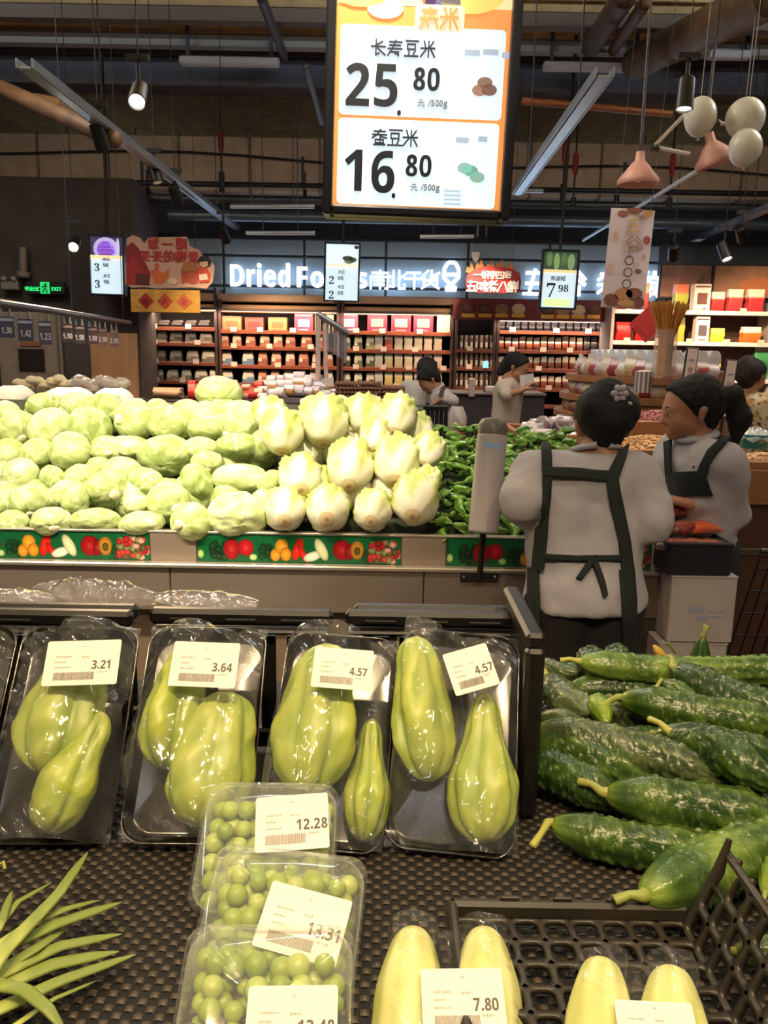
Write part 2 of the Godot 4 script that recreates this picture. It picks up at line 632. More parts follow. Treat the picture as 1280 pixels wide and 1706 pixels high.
func lights() -> void:
	# unseen lamps outside the frame, placed to light the cabbages and front table
	for k in [[-1.9, -1.75, -1.35, -3.0, 7.0], [-0.95, -1.75, -0.75, -3.0, 7.2], [-0.1, -1.8, -0.1, -3.0, 4.8]]:
		spot(Vector3(k[0], 3.15, k[1]), Vector3(k[2], 1.2, k[3]), k[4], "black track spotlight aimed at the cabbages, %s from the bag roll" % ordinal(int(-k[0] * 1.1)), 30, Color(1.0, 0.93, 0.79))
	for k in [[-0.75, 0.15, -0.5, -0.95, 2.3], [-0.05, 0.2, 0.0, -0.9, 2.3], [0.65, 0.15, 0.5, -1.0, 1.8]]:
		spot(Vector3(k[0], 3.15, k[1]), Vector3(k[2], 1.1, k[3]), k[4], "black track spotlight over the wrapped vegetables, above the %s" % ("scallions" if k[0] < -0.5 else ("pea boxes" if k[0] < 0.3 else "cucumbers")), 34, Color(1.0, 0.87, 0.66))
	for i in 3:  # added battens out of view, general fill for the shop
		for j in 3:
			added_fill_batten(Vector3(-3.6 + 3.6 * i, 3.5, 1.6 - 2.4 * j - 0.4), 1.2, 0.6, "ceiling batten light, %s row from the shelves, %s from the exit-sign side" % [ordinal(3 - j), ordinal(i)], 6.0)
		added_fill_batten(Vector3(-3.6 + 3.6 * i, 4.08, -5.75), 1.2, 2.6, "high ceiling batten light, row nearest the shelves, %s from the exit-sign side" % ordinal(i), 16.0)  # added high row, brightens the deck and the duct
	for i in 3:  # added battens out of sight, lift the dark gap above the sign wall
		added_fill_batten(Vector3(-4.0 + 4.0 * i, 2.3, -11.9), 1.2, 0.25, "back room batten light behind the sign wall, %s from the exit-sign side" % ordinal(i), 0.35)
	# lamps in view
	var back := [[378, 402, 8.2, Vector3(-1.2, 1.1, -9.7), 4.0, "by the blue sign wall"], [803, 392, 8.2, Vector3(1.0, 0.9, -9.7), 3.0, "in a wire hoop by the acorn sign"],
		[1122, 430, 7.8, Vector3(3.2, 1.5, -9.3), 5.0, "above the hanging picture panels"], [298, 340, 7.3, Vector3(-1.4, 0.6, -9.0), 2.5, "lower of two on the rail end"],
		[173, 250, 5.6, Vector3(-1.6, 0.8, -6.8), 5.0, "beside the brown pipes"], [1238, 400, 7.8, Vector3(4.4, 1.5, -9.3), 5.0, "beside the blue-lit rail"], [1212, 432, 7.4, Vector3(3.4, 0.9, -6.6), 3.0, "lowest over the packaged rice"],
		[228, 170, 4.7, Vector3(-1.2, 1.4, -2.9), 3.0, "brightest over the cabbages, shining at the viewer"], [1140, 182, 4.9, Vector3(1.5, 0.9, -4.6), 2.5, "beside the white balloons"], [122, 412, 7.4, Vector3(-2.2, 0.9, -4.4), 4.0, "near the green exit sign"]]
	for k in back:
		spot(PZ(k[0], k[1], k[2]), k[3], k[4], "track spotlight " + k[5], 36, Color(1.0, 0.84, 0.66))
	spot(PY(263, 305, 2.95), PY(263, 305, 2.95) + Vector3(0.3, -1, 0.2), 0.0, "unlit black track spotlight on the rail near the brown pipe", 30, Color.WHITE, 0.15, 0.1)

func room() -> void:
	var m := MB.new()
	m.box(Vector3(0, -0.06, -5), Vector3(15.2, 0.12, 17.2))
	struct("floor", m, grain("84766c", "6c5e54", 0.8, 0.35), "polished tan floor of the shop")
	m = MB.new()
	# corrugated deck: ribs run across the shop
	m.surf(1, 272, func(u: float, w: float):
		var k := int(round(w * 272))
		return Vector3(-7.6 + 15.2 * u, 4.6 + (0.06 if (k % 4) in [0, 3] else 0.0), 3.6 - k * 0.0625 - (0.02 if k % 2 else 0.0)))
	m.box(Vector3(0, 4.75, -5), Vector3(15.2, 0.1, 17.2))
	struct("ceiling", m, grain("c4a06c", "96784e", 0.7, 0.8), "tan corrugated metal ceiling deck")
	struct("wall_back", bx(Vector3(15.2, 4.8, 0.2), 0, Vector3(0, 2.3, -13.5)), mat("5c5a62", 0.95), "dark wall far behind the shelves")
	struct("wall_front", bx(Vector3(15.2, 4.8, 0.2), 0, Vector3(0, 2.3, 3.5)), mat("8a8078", 0.9))
	struct("wall_left", bx(Vector3(0.2, 4.8, 17.2), 0, Vector3(-7.5, 2.3, -5)), mat("6a6460", 0.9))
	struct("wall_right", bx(Vector3(0.2, 4.8, 17.2), 0, Vector3(7.5, 2.3, -5)), mat("6a6460", 0.9))
	# the dark wall that carries the exit sign
	var a := PZ(-260, 600, 8.9)
	var b := PZ(232, 600, 8.9)
	m = MB.new()
	m.box(Vector3((a.x + b.x) / 2, 1.7, -9.4), Vector3(b.x - a.x, 3.4, 0.9), Basis.IDENTITY, 0.01)
	struct("wall_side", m, grain("4b4441", "3a3432", 0.5, 0.9), "dark plain wall behind the exit sign")
	# sign wall: framed panels, every panel a piece
	var top := PZ(640, 400, 10.0).y
	var low := PZ(640, 497, 10.0).y
	m = MB.new()
	m.box(Vector3(0.6, (top + low) / 2, -10.16), Vector3(8.6, top - low + 0.1, 0.2))
	var wall := struct("wall_sign", m, mat("3c444c", 0.6), "grey-blue panelled wall behind the lit lettering")
	var xs := [150, 235, 372, 507, 643, 780, 915, 1050, 1100]
	for i in xs.size() - 1:
		var x0 := PZ(xs[i], 450, 10.0).x
		var x1 := PZ(xs[i + 1], 450, 10.0).x
		for j in 3:
			var y0 := lerpf(low, top, [0.0, 0.17, 0.70][j])
			var y1 := lerpf(low, top, [0.17, 0.70, 1.0][j])
			part("panel", bx(Vector3(x1 - x0 - 0.03, y1 - y0 - 0.03, 0.05), 0.006, Vector3((x0 + x1) / 2, (y0 + y1) / 2, -10.04)), mat("7d93a6", 0.5), wall)
	struct("wall_shelf", bx(Vector3(15, low + 0.02, 0.2), 0, Vector3(0, low / 2, -10.2)), mat("2a2426", 0.9), "dark wall behind the shelving")
	# steel above the shop
	var steel := mat("5c5a5e", 0.6, 0.3)
	m = MB.new()
	m.box(Vector3(0, 4.44, -9.0), Vector3(15, 0.32, 0.16))
	m.box(Vector3(0, 4.29, -9.0), Vector3(15, 0.03, 0.34))
	m.box(Vector3(0, 4.58, -9.0), Vector3(15, 0.03, 0.34))
	struct("beam", m, steel, "dark steel beam across the shop under the deck")
	for k in [7.75, 8.35]:
		m = MB.new()
		m.box(Vector3(0, 4.53, -k), Vector3(15, 0.1, 0.07))
		m.box(Vector3(0, 4.47, -k), Vector3(15, 0.015, 0.12))
		struct("beam", m, mat("8d8478" if k > 8 else "5b4a3a", 0.6, 0.2), "light steel purlin under the deck")
	# the big square duct, section by section
	var duct := thing("air_duct", "long beige square air duct running across above the sign wall", "duct", Vector3(0, 3.72, -10.0))
	for i in 18:
		var s := bx(Vector3(0.79, 0.58, 0.55), 0.008, Vector3(-6.8 + i * 0.8, 0, 0))
		part("duct_section", s, grain("cdb8a4", "b09c88", 0.7, 0.55, 0.1), duct)
		part("joint_flange", bx(Vector3(0.02, 0.62, 0.6), 0, Vector3(-6.4 + i * 0.8, 0, 0)), mat("857868", 0.6, 0.2), duct)
	var cb := MB.new()
	var cp := []
	for i in 24:
		cp.append(Vector3(-6.5 + i * 0.6, 0.12 - 0.05 * sin(i * 0.7) - i * 0.008, 0.31))
	cb.tube(cp, 0.012, 6)
	part("cable", cb, mat("26221f", 0.8), duct)
	var pipes := [[-7.0, 7.0, 3.30, -9.5, 0.05, "4a525a", "grey horizontal pipe under the duct, upper one"], [-2.5, 7.0, 3.14, -9.6, 0.06, "5d6a78", "grey-blue horizontal pipe under the duct, lower one"], [-6.0, 7.0, 3.42, -9.3, 0.03, "2c2c30", "thin black conduit in front of the duct"]]
	for k in pipes:
		m = MB.new()
		m.tube([Vector3(k[0], k[2], k[3]), Vector3(k[1], k[2], k[3])], k[4], 12)
		var o := single("ceiling_pipe", m, mat(k[5], 0.4, 0.6), k[6], "pipe")
		for i in 8:
			var x := -6.2 + i * 1.75
			if x > k[0]:
				part("pipe_clamp", bx(Vector3(0.03, 0.3, 0.02), 0, Vector3(x, k[2] + 0.15, k[3])), mat("2c2c30", 0.6), o)
	var slants := [[Vector2(0, 145), Vector2(190, 232), 3.75, 3.0, 0.06, "8a6848", "brown slanting pipe above the exit sign, longer of two"], [Vector2(60, 165), Vector2(125, 178), 3.7, 3.5, 0.045, "8a6848", "short brown slanting pipe beside the longer one"],
		[Vector2(1060, 105), Vector2(1290, -10), 4.3, 3.9, 0.14, "7b6246", "thick brown slanting duct by the balloons"], [Vector2(985, 78), Vector2(1042, -8), 4.45, 4.2, 0.09, "4d3a30", "dark brown slanting brace beside the large screen"], [Vector2(1022, 84), Vector2(1075, 5), 4.45, 4.25, 0.05, "6b4f3a", "thin brown slanting brace under the deck"],
		[Vector2(870, 168), Vector2(1120, 190), 3.8, 3.75, 0.03, "8a5434", "thin rust orange pipe behind the balloons"], [Vector2(435, -5), Vector2(474, 95), 4.2, 4.4, 0.04, "4c4650", "grey slanting rod under the deck"], [Vector2(510, 110), Vector2(536, 205), 4.0, 3.8, 0.03, "5a6068", "thin grey rod beside the large screen"],
		[Vector2(972, 400), Vector2(1170, 280), 2.95, 2.95, 0.016, "b8c0c8", "thin pale diagonal rail behind the white banner"]]
	for k in slants:
		m = MB.new()
		var p0: Vector3 = PY(k[0].x, k[0].y, k[2])
		var p1: Vector3 = PY(k[1].x, k[1].y, k[3])
		m.tube([p0, p0.lerp(p1, 0.5), p1], k[4], 12)
		single("ceiling_pipe", m, grain(k[5], "4a3526", 0.8, 0.55, 0.2) if k[4] > 0.05 else mat(k[5], 0.5, 0.3), k[6], "pipe")
	var rails := [[Vector2(40, 105), Vector2(395, 380), 0.04, "long grey cable tray slanting away over the cabbages"], [Vector2(1008, 120), Vector2(862, 320), 0.045, "long grey cable tray slanting away beside the large screen"], [Vector2(1290, 342), Vector2(1152, 402), 0.05, "grey cable tray over the packaged rice shelves"]]
	for k in rails:
		var p0 := PY(k[0].x, k[0].y, 3.08)
		var p1 := PY(k[1].x, k[1].y, 3.08)
		var d := (p1 - p0).normalized()
		var sd := d.cross(Vector3.UP).normalized()
		var bs := Basis(sd, Vector3.UP, -d)
		var l := p0.distance_to(p1)
		var o := thing("cable_tray", k[3], "cable tray", (p0 + p1) / 2, "", bs)
		var gm := mat("8a929c", 0.35, 0.6)
		for s in [-1, 1]:
			part("side_rail", bx(Vector3(0.012, 0.05, l), 0.003, Vector3(s * k[2], 0, 0)), gm, o)
		part("track", bx(Vector3(k[2] * 1.4, 0.014, l), 0.002, Vector3(0, -0.02, 0)), mat("a4acb6", 0.3, 0.6), o)
		for i in 2:
			part("hanger_rod", bx(Vector3(0.008, 1.5, 0.008), 0, Vector3(0, 0.75, (i - 0.5) * l * 0.6)), mat("2c2c30", 0.6), o)
	for k in [[300, 466, 103, "between the deck and the beam, above the first spotlight"], [905, 1072, 112, "beside the large screen, over the cable tray"], [1180, 1250, 92, "short one over the balloons"]]:
		var a0 := PZ(k[0], k[2], 8.2)
		var a1 := PZ(k[1], k[2], 8.2)
		var o := thing("batten_fixture", "unlit pale batten " + k[3], "ceiling light", (a0 + a1) / 2)
		part("housing", bx(Vector3(a1.x - a0.x, 0.07, 0.1), 0.012), mat("b9b4b2", 0.5), o)
		for s in [-0.42, 0.42]:
			part("end_bracket", bx(Vector3(0.03, 0.3, 0.04), 0, Vector3(s * (a1.x - a0.x), 0.17, 0)), mat("3a3a3e", 0.6), o)
	for k in [[384, 524, 344], [410, 525, 388], [700, 790, 394], [790, 905, 318]]:
		var a0 := PZ(k[0], k[2], 9.0)
		var a1 := PZ(k[1], k[2], 9.0)
		m = MB.new()
		m.tube([a0, a1], 0.022, 10)
		var o := single("light_tube", m, mat("c6d4e2", 0.3, 0.5), "thin pale metal tube hung under the pipes, spanning %s" % {344: "beside the cable tray end", 388: "over the word Dried", 394: "over the acorn sign", 318: "right of the large screen"}[k[2]], "rail")
		for e in [0.25, 0.75]:
			var q: Vector3 = a0.lerp(a1, e)
			part("clip", bx(Vector3(0.01, 4.62 - q.y, 0.01), 0, Vector3(q.x, (q.y + 4.62) / 2, q.z)), mat("3a3c42", 0.5, 0.5), o)
	for k in [[370, 272, 320], [937, 295, 335], [955, 322, 345], [1115, 322, 346]]:
		var a0 := PZ(k[0], k[1], 9.2)
		var a1 := PZ(k[0], k[2], 9.2)
		var o := thing("sprinkler", "black and red sprinkler drop hanging before the duct, %s" % {370: "over the cable tray end", 937: "first after the large screen", 955: "second after the large screen", 1115: "beyond the pink lamps"}[k[0]], "sprinkler", a1)
		var pm := MB.new()
		pm.tube([Vector3.ZERO, Vector3(0, (a0.y - a1.y) * 0.7, 0)], 0.03, 8)
		pm.tube([Vector3.ZERO, Vector3(0, 4.64 - a1.y, 0)], 0.01, 6)
		part("pipe", pm, mat("1d1a1c", 0.6), o)
		pm = MB.new()
		pm.lathe([Vector2(0.001, 0.5), Vector2(0.03, 0.45), Vector2(0.03, 0.3), Vector2(0.015, 0.25), Vector2(0.001, 0.25)], 10)
		part("head", pm, mat("8c2020", 0.5), o, Transform3D(Basis(), Vector3(0, (a0.y - a1.y) * 0.5, 0)))
# ---------------------------------------------------------------- screens and signs
func screen(px: Rect2, far: float, label: String, roll := 0.0) -> Array:
	# px: the lit panel in the photo; returns [node, metres per pixel]; local origin at the panel's centre
	var c := px.get_center()
	var d := far
	var p := P(c.x, c.y, d)
	var s := d / FPX
	var w := px.size.x * s
	var h := px.size.y * s
	var o := thing("price_screen", label, "screen", p, "hanging price screens", Basis(Vector3.BACK, deg_to_rad(roll)))
	var bz := w * 0.055
	var m := MB.new()
	m.box(Vector3(0, 0, -0.035 - 0.01), Vector3(w + 2 * bz, h + 2 * bz, 0.05), Basis.IDENTITY, 0.006)
	for sd in [-1, 1]:
		m.box(Vector3(sd * (w + bz) / 2, 0, 0), Vector3(bz, h + 2 * bz, 0.05), Basis.IDENTITY, 0.005)
		m.box(Vector3(0, sd * (h + bz) / 2, 0), Vector3(w, bz, 0.05), Basis.IDENTITY, 0.005)
	part("bezel", m, mat("15151a", 0.35), o)
	part("screen_panel", bx(Vector3(w, h, 0.01), 0, Vector3(0, 0, -0.014)), mat("cfe6f2", 0.3, 0, 1, 0.8), o)
	m = MB.new()
	var up: float = maxf(4.64 - p.y - h / 2, 0.2)
	m.tube([Vector3(0, h / 2 + bz, -0.05), Vector3(0, h / 2 + up, -0.05)], 0.016, 10)
	m.box(Vector3(0, 0, -0.075), Vector3(w * 0.3, h * 0.3, 0.02))
	m.box(Vector3(0, h / 2 * 0.5, -0.075), Vector3(0.04, h / 2 + bz, 0.02))
	part("hanging_pole", m, mat("1c1c1e", 0.5, 0.4), o)
	var l := AreaLight3D.new()
	l.name = "panel_light"
	l.area_size = Vector2(w, h)
	l.light_color = Color(0.8, 0.92, 1.0)
	l.light_energy = 0.05
	l.rotation.y = PI
	l.position.z = 0.03
	l.shadow_enabled = true
	o.add_child(l)
	return [o, s]

func card(o: Node3D, s: float, c: Vector2, r: Rect2, colour: String, glow := 0.9, z := -0.0085, round := 0.0, called := "card") -> void:
	# a flat patch of the picture on a screen or board; r in photo pixels relative to centre c
	var q := r.get_center() - c
	var pl := PackedVector2Array()
	var n := 32 if round > 0.0 else 4
	for i in n:
		pl.append(rrect((i + 0.001) / n, r.size.x * s, r.size.y * s, maxf(round * s, 0.0001)))
	var m := MB.new()
	m.prism(pl, 0.001, Transform3D(Basis(), Vector3(q.x * s, -q.y * s, z)))
	part(called, m, mat(colour, 0.4, 0, 1, glow), o)

func blob(o: Node3D, s: float, c: Vector2, at_px: Vector2, r: Vector2, colour: String, glow := 0.0, z := -0.007, called := "picture", sides := 16) -> void:
	var pl := PackedVector2Array()
	for i in sides:
		var a := TAU * (i + 0.5) / sides
		pl.append(Vector2(cos(a) * r.x, sin(a) * r.y) * s)
	var m := MB.new()
	m.prism(pl, 0.0015, Transform3D(Basis(), Vector3((at_px.x - c.x) * s, -(at_px.y - c.y) * s, z)))
	part(called, m, mat(colour, 0.5, 0, 1, glow), o)

func screens() -> void:
	var dark := mat("1d2230", 0.6)
	var r := Rect2(560, -180, 290, 514)
	var c := r.get_center()
	var g := screen(r, 1.80, "large portrait price screen close overhead showing 25.80 and 16.80", -1.2)
	var o: Node3D = g[0]
	var s: float = g[1]
	var L := func(x, y, z := -0.005) -> Vector3: return Vector3((x - c.x) * s, -(y - c.y) * s, z)
	card(o, s, c, Rect2(560, -180, 290, 514), "ee9a52", 0.75, -0.009, 0, "orange_ground")
	card(o, s, c, Rect2(560, -180, 290, 195), "ecd9a0", 0.85, -0.0085, 0, "picture")
	for k in [[600, -20, 60, 40, "d8dc70"], [700, -60, 70, 50, "c8b060"], [780, -10, 60, 34, "e8d070"], [735, 8, 30, 14, "5a5a90"], [712, 2, 12, 16, "b06a48"], [640, 20, 30, 16, "f6e8d0"]]:
		blob(o, s, c, Vector2(k[0], k[1]), Vector2(k[2], k[3]), k[4], 0.75, -0.0076)
	card(o, s, c, Rect2(690, 12, 82, 40), "f0d8b8", 0.8, -0.0065, 6, "banner_patch")
	ink("heading", "惠米", 28 * s, mat("d89858", 0.5, 0, 1, 0.7), o, L.call(730, 32), 0.13)
	card(o, s, c, Rect2(567, 46, 276, 140), "dcecf6", 0.82, -0.0075, 8)
	card(o, s, c, Rect2(567, 191, 274, 138), "dff4f8", 0.85, -0.0075, 8)
	ink("name_characters", "长寿豆米", 23 * s, mat("30344a", 0.6), o, L.call(672, 80), 0.1)
	ink("name_characters", "蚕豆米", 24 * s, mat("30344a", 0.6), o, L.call(664, 220), 0.1, Basis.IDENTITY, 0.004, 1.1)
	for k in [["25", 622, 140, 66, 0.92], ["80", 713, 127, 35, 0.85], [".", 669, 168, 34, 0.8], ["16", 622, 276, 66, 0.92], ["80", 706, 264, 35, 0.85], [".", 665, 301, 34, 0.8]]:
		write("price_digits", k[0], k[3] * s, dark, o, L.call(k[1], k[2]), k[4])
	for k in [[726, 163], [720, 298]]:
		ink("unit", "元", 11 * s, mat("9aa6b4", 0.6), o, L.call(k[0] - 20, k[1]), 0.1)
		write("unit", "/500g", 10 * s, mat("9aa6b4", 0.6), o, L.call(k[0] + 8, k[1]), 0.9)
	for k in [[812, 128, "9a7a6a"], [804, 140, "b08878"], [820, 139, "8a6a60"], [796, 268, "86b8a8"], [808, 278, "9cc8b8"], [786, 264, "a4d0c4"]]:
		blob(o, s, c, Vector2(k[0], k[1]), Vector2(13, 9), k[2], 0.5, -0.0062)
	for k in [[775, 78, 26], [806, 76, 26], [838, 80, 12], [768, 215, 22], [806, 212, 16]]:
		card(o, s, c, Rect2(k[0], k[1], k[2], 9), "b4c4d8", 0.6, -0.0062, 1, "small_print")
	for i in 4:
		card(o, s, c, Rect2(752, 300 + i * 7, 30, 4), "b8cce0", 0.7, -0.0062, 1, "small_print")
	# three further screens down the shop
	var far := [[Rect2(151, 396, 54, 92), 8.2, "portrait price screen with a purple cabbage picture and two prices of 3.98"], [Rect2(543, 409, 54, 90), 8.2, "portrait price screen with two prices of 2.68 before the lit lettering"], [Rect2(904, 421, 56, 90), 8.0, "portrait price screen with a green pepper picture and the price 7.98"]]
	for n in 3:
		r = far[n][0]
		c = r.get_center()
		g = screen(r, far[n][1], far[n][2], -1.0)
		o = g[0]
		s = g[1]
		var x := r.position.x
		var y := r.position.y
		if n == 0:
			card(o, s, c, Rect2(x, y, 54, 34), "403a5c", 0.5, -0.0085, 0, "picture")
			for k in [[26, 20, 21, 19, "c8b8f0"], [26, 22, 15, 15, "7a3aa0"], [26, 26, 10, 9, "96489c"], [46, 18, 3, 16, "d0c8f8"]]:
				blob(o, s, c, Vector2(x + k[0], y + k[1]), Vector2(k[2], k[3]), k[4], 0.6, -0.0075 + 0.0004 * k[0] / 10)
			card(o, s, c, Rect2(x, y + 30, 54, 6), "f4d8a0", 0.9, -0.003, 0, "stripe")
		elif n == 1:
			card(o, s, c, Rect2(x, y, 54, 32), "d4ecf0", 0.9, -0.0085, 0, "picture")
			for k in [[36, 22, 9, 4, "384c3c"], [44, 24, 7, 4, "54684c"], [50, 4, 4, 3, "3a4450"], [38, 27, 8, 4, "8aa080"]]:
				blob(o, s, c, Vector2(x + k[0], y + k[1]), Vector2(k[2], k[3]), k[4], 0.2, -0.0075)
			card(o, s, c, Rect2(x, y + 31, 54, 5), "f8dcc0", 0.9, -0.003, 0, "stripe")
		else:
			card(o, s, c, Rect2(x, y, 56, 32), "405848", 0.4, -0.0085, 0, "picture")
			for k in [[10, 12, 5, 12, "6a9058"], [22, 16, 5, 14, "8ab070"], [34, 12, 5, 11, "567c4c"], [46, 16, 6, 13, "86a878"]]:
				blob(o, s, c, Vector2(x + k[0], y + k[1]), Vector2(k[2], k[3]), k[4], 0.4, -0.0075)
			card(o, s, c, Rect2(x, y + 29, 56, 5), "f0c890", 0.9, -0.003, 0, "stripe")
			card(o, s, c, Rect2(x + 4, y + 76, 46, 12), "d4e8a0", 0.9, -0.0075, 3, "picture")
		var rows: Array = [["3", "98", 45], ["3", "98", 72]] if n == 0 else ([["2", "68", 53], ["2", "68", 77]] if n == 1 else [["7", "98", 58]])
		var big := 22.0 if n == 2 else 12.0
		for k in rows:
			L = func(px, py) -> Vector3: return Vector3((px - c.x) * s, -(py - c.y) * s, -0.004)
			write("price_digits", k[0], big * s, dark, o, L.call(x + (16 if n == 2 else 10), y + k[2] + 5), 1.0, Basis.IDENTITY, 0.004, true)
			write("price_digits", k[1], big * 0.5 * s, dark, o, L.call(x + (36 if n == 2 else 25), y + k[2] + 1), 1.0, Basis.IDENTITY, 0.004, true)
			ink("name_characters", "芜湖椒" if n == 2 else "米豆", 7 * s if n == 2 else 5 * s, mat("50586a", 0.6), o, L.call(x + 26, y + k[2] - (15 if n == 2 else 9)), 0.12)

func fit(called: String, s: String, x0: float, x1: float, y0: float, y1: float, far: float, m: Material, parent: Node3D) -> void:
	# lettering that spans the photo's box x0..x1, y0..y1 on the plane at that distance
	var a := PZ(x0, (y0 + y1) / 2, far)
	var b := PZ(x1, (y0 + y1) / 2, far)
	var h: float = (PZ(x0, y0, far) - PZ(x0, y1, far)).y
	var t := text(s, h, 0.05)
	var bb: AABB = (t[0] as TextMesh).get_aabb()
	var k: float = (b.x - a.x) / bb.size.x
	var p := (a + b) / 2 - parent.position
	part(called, t[0], m, parent, Transform3D(Basis.from_scale(Vector3(k, 1, 1)), p - Vector3(bb.get_center().x * k, bb.get_center().y, 0)))

func lit_signs() -> void:
	var glow := mat("eaf4ff", 0.3, 0, 1, 2.2)
	var c := PZ(500, 460, 9.93)
	var o := thing("lit_sign", "white lit letter sign reading Dried Foods with four Chinese characters", "sign", c)
	fit("letters", "Dried", 384, 483, 440, 476, 9.95, glow, o)
	fit("letters", "Foods", 495, 612, 444, 478, 9.95, glow, o)
	for k in 4:
		var p := PZ(632 + k * 28.5, 466, 9.95)
		ink("character", "南北干货"[k], 0.2, glow, o, p - c, 0.12, Basis.IDENTITY, 0.05)
	var a := thing("acorn_sign", "white lit acorn-shaped sign at the end of the lettering", "sign", PZ(752, 462, 9.95))
	var m := MB.new()
	for st in [[Vector2(-0.09, 0.0), Vector2(-0.085, 0.1)], [Vector2(-0.085, 0.1), Vector2(-0.04, 0.17)], [Vector2(-0.04, 0.17), Vector2(0.04, 0.17)], [Vector2(0.04, 0.17), Vector2(0.085, 0.1)], [Vector2(0.085, 0.1), Vector2(0.09, 0.0)], [Vector2(-0.09, 0.0), Vector2(0.0, -0.09)], [Vector2(0.09, 0.0), Vector2(0.0, -0.09)], [Vector2(-0.07, 0.03), Vector2(0.07, 0.03)]]:
		m.tube([Vector3(st[0].x, st[0].y, 0), Vector3(st[1].x, st[1].y, 0)], 0.022, 8)
	part("outline", m, glow, a)
	m = MB.new()
	m.box(Vector3(0, -0.13, 0), Vector3(0.14, 0.07, 0.04), Basis.IDENTITY, 0.01)
	part("base", m, glow, a)
	c = PZ(960, 472, 9.93)
	o = thing("lit_sign", "white lit sign of four Chinese characters behind the pepper price screen", "sign", c)
	for k in 4:
		ink("character", "五谷杂粮"[k], 0.27, glow, o, PZ(893 + k * 62, 470 + k * 1.2, 9.95) - c, 0.13, Basis.IDENTITY, 0.05)
	for k in [[500, 460, 2.3, 0.5], [950, 470, 1.6, 0.5]]:
		var l := AreaLight3D.new()
		l.name = "letter_glow"
		l.area_size = Vector2(k[2], 0.25)
		l.light_color = Color(0.72, 0.86, 1.0)
		l.light_energy = k[3]
		l.shadow_enabled = true
		l.position = PZ(k[0], k[1], 9.85)
		l.rotation.y = PI
		add_child(l)
	# cornice board and metal lamps strip under the sign
	for k in [[240, 760, 497, "a98a72"], [240, 760, 515, "b08a6a"]]:
		var p0 := PZ(k[0], k[2] - 2, 9.7)
		var p1 := PZ(k[1], k[2] + 8, 9.7)
		var y := PZ(500, k[2] + 1, 9.7).y
		single("shelf_canopy", bx(Vector3(p1.x - p0.x, 0.09, 0.35), 0.01, Vector3((p0.x + p1.x) / 2, y, -9.85)), mat(k[3], 0.45, 0.2), "pale copper canopy board over the dried food shelves, %s of two" % ("upper" if k[2] < 500 else "lower"), "canopy")

	for k in [[236, 362, 516], [366, 564, 520], [570, 754, 524], [830, 1010, 536]]:  # unseen strips, placed to light the packs on the shelves
		var p0 := PZ(k[0], k[2], 9.5)
		var p1 := PZ(k[1], k[2], 9.5)
		var led := thing("led_strip", "slim warm LED strip over the shelf unit under the %s" % {236: "gold board", 366: "word Dried", 570: "acorn sign", 830: "red food boards"}[k[0]], "led strip", (p0 + p1) / 2)
		part("profile", bx(Vector3(p1.x - p0.x, 0.03, 0.03), 0.004, Vector3(0, 0.02, 0.01)), mat("6a5850", 0.5, 0.3), led)
		part("led_lamp", bx(Vector3(p1.x - p0.x - 0.04, 0.008, 0.016), 0.002), mat("ffe0c0", 0.4, 0, 1, 2.0), led)
		var l := AreaLight3D.new()
		l.name = "strip_glow"
		l.area_size = Vector2(p1.x - p0.x, 0.03)
		l.light_color = Color(1.0, 0.86, 0.74)
		l.light_energy = 1.0
		l.shadow_enabled = true
		l.rotation.x = -PI / 2 + 0.35
		l.position = Vector3(0, -0.012, 0)
		led.add_child(l)

func outline(px: Array, far: float, depth: float, origin: Vector3, m: MB) -> void:
	var pl := PackedVector2Array()
	for i in range(0, px.size(), 2):
		var p := PZ(px[i], px[i + 1], far) - origin
		pl.append(Vector2(p.x, p.y))
	m.prism(pl, depth)

func patch(called: String, px: Array, colour: String, z: float, fr: float, c: Vector3, o: Node3D) -> void:
	var mm := MB.new()
	outline(px, fr, 0.02 if called == "board" else 0.006, c, mm)
	part(called, mm, mat(colour, 0.6), o, Transform3D(Basis(), Vector3(0, 0, z)))

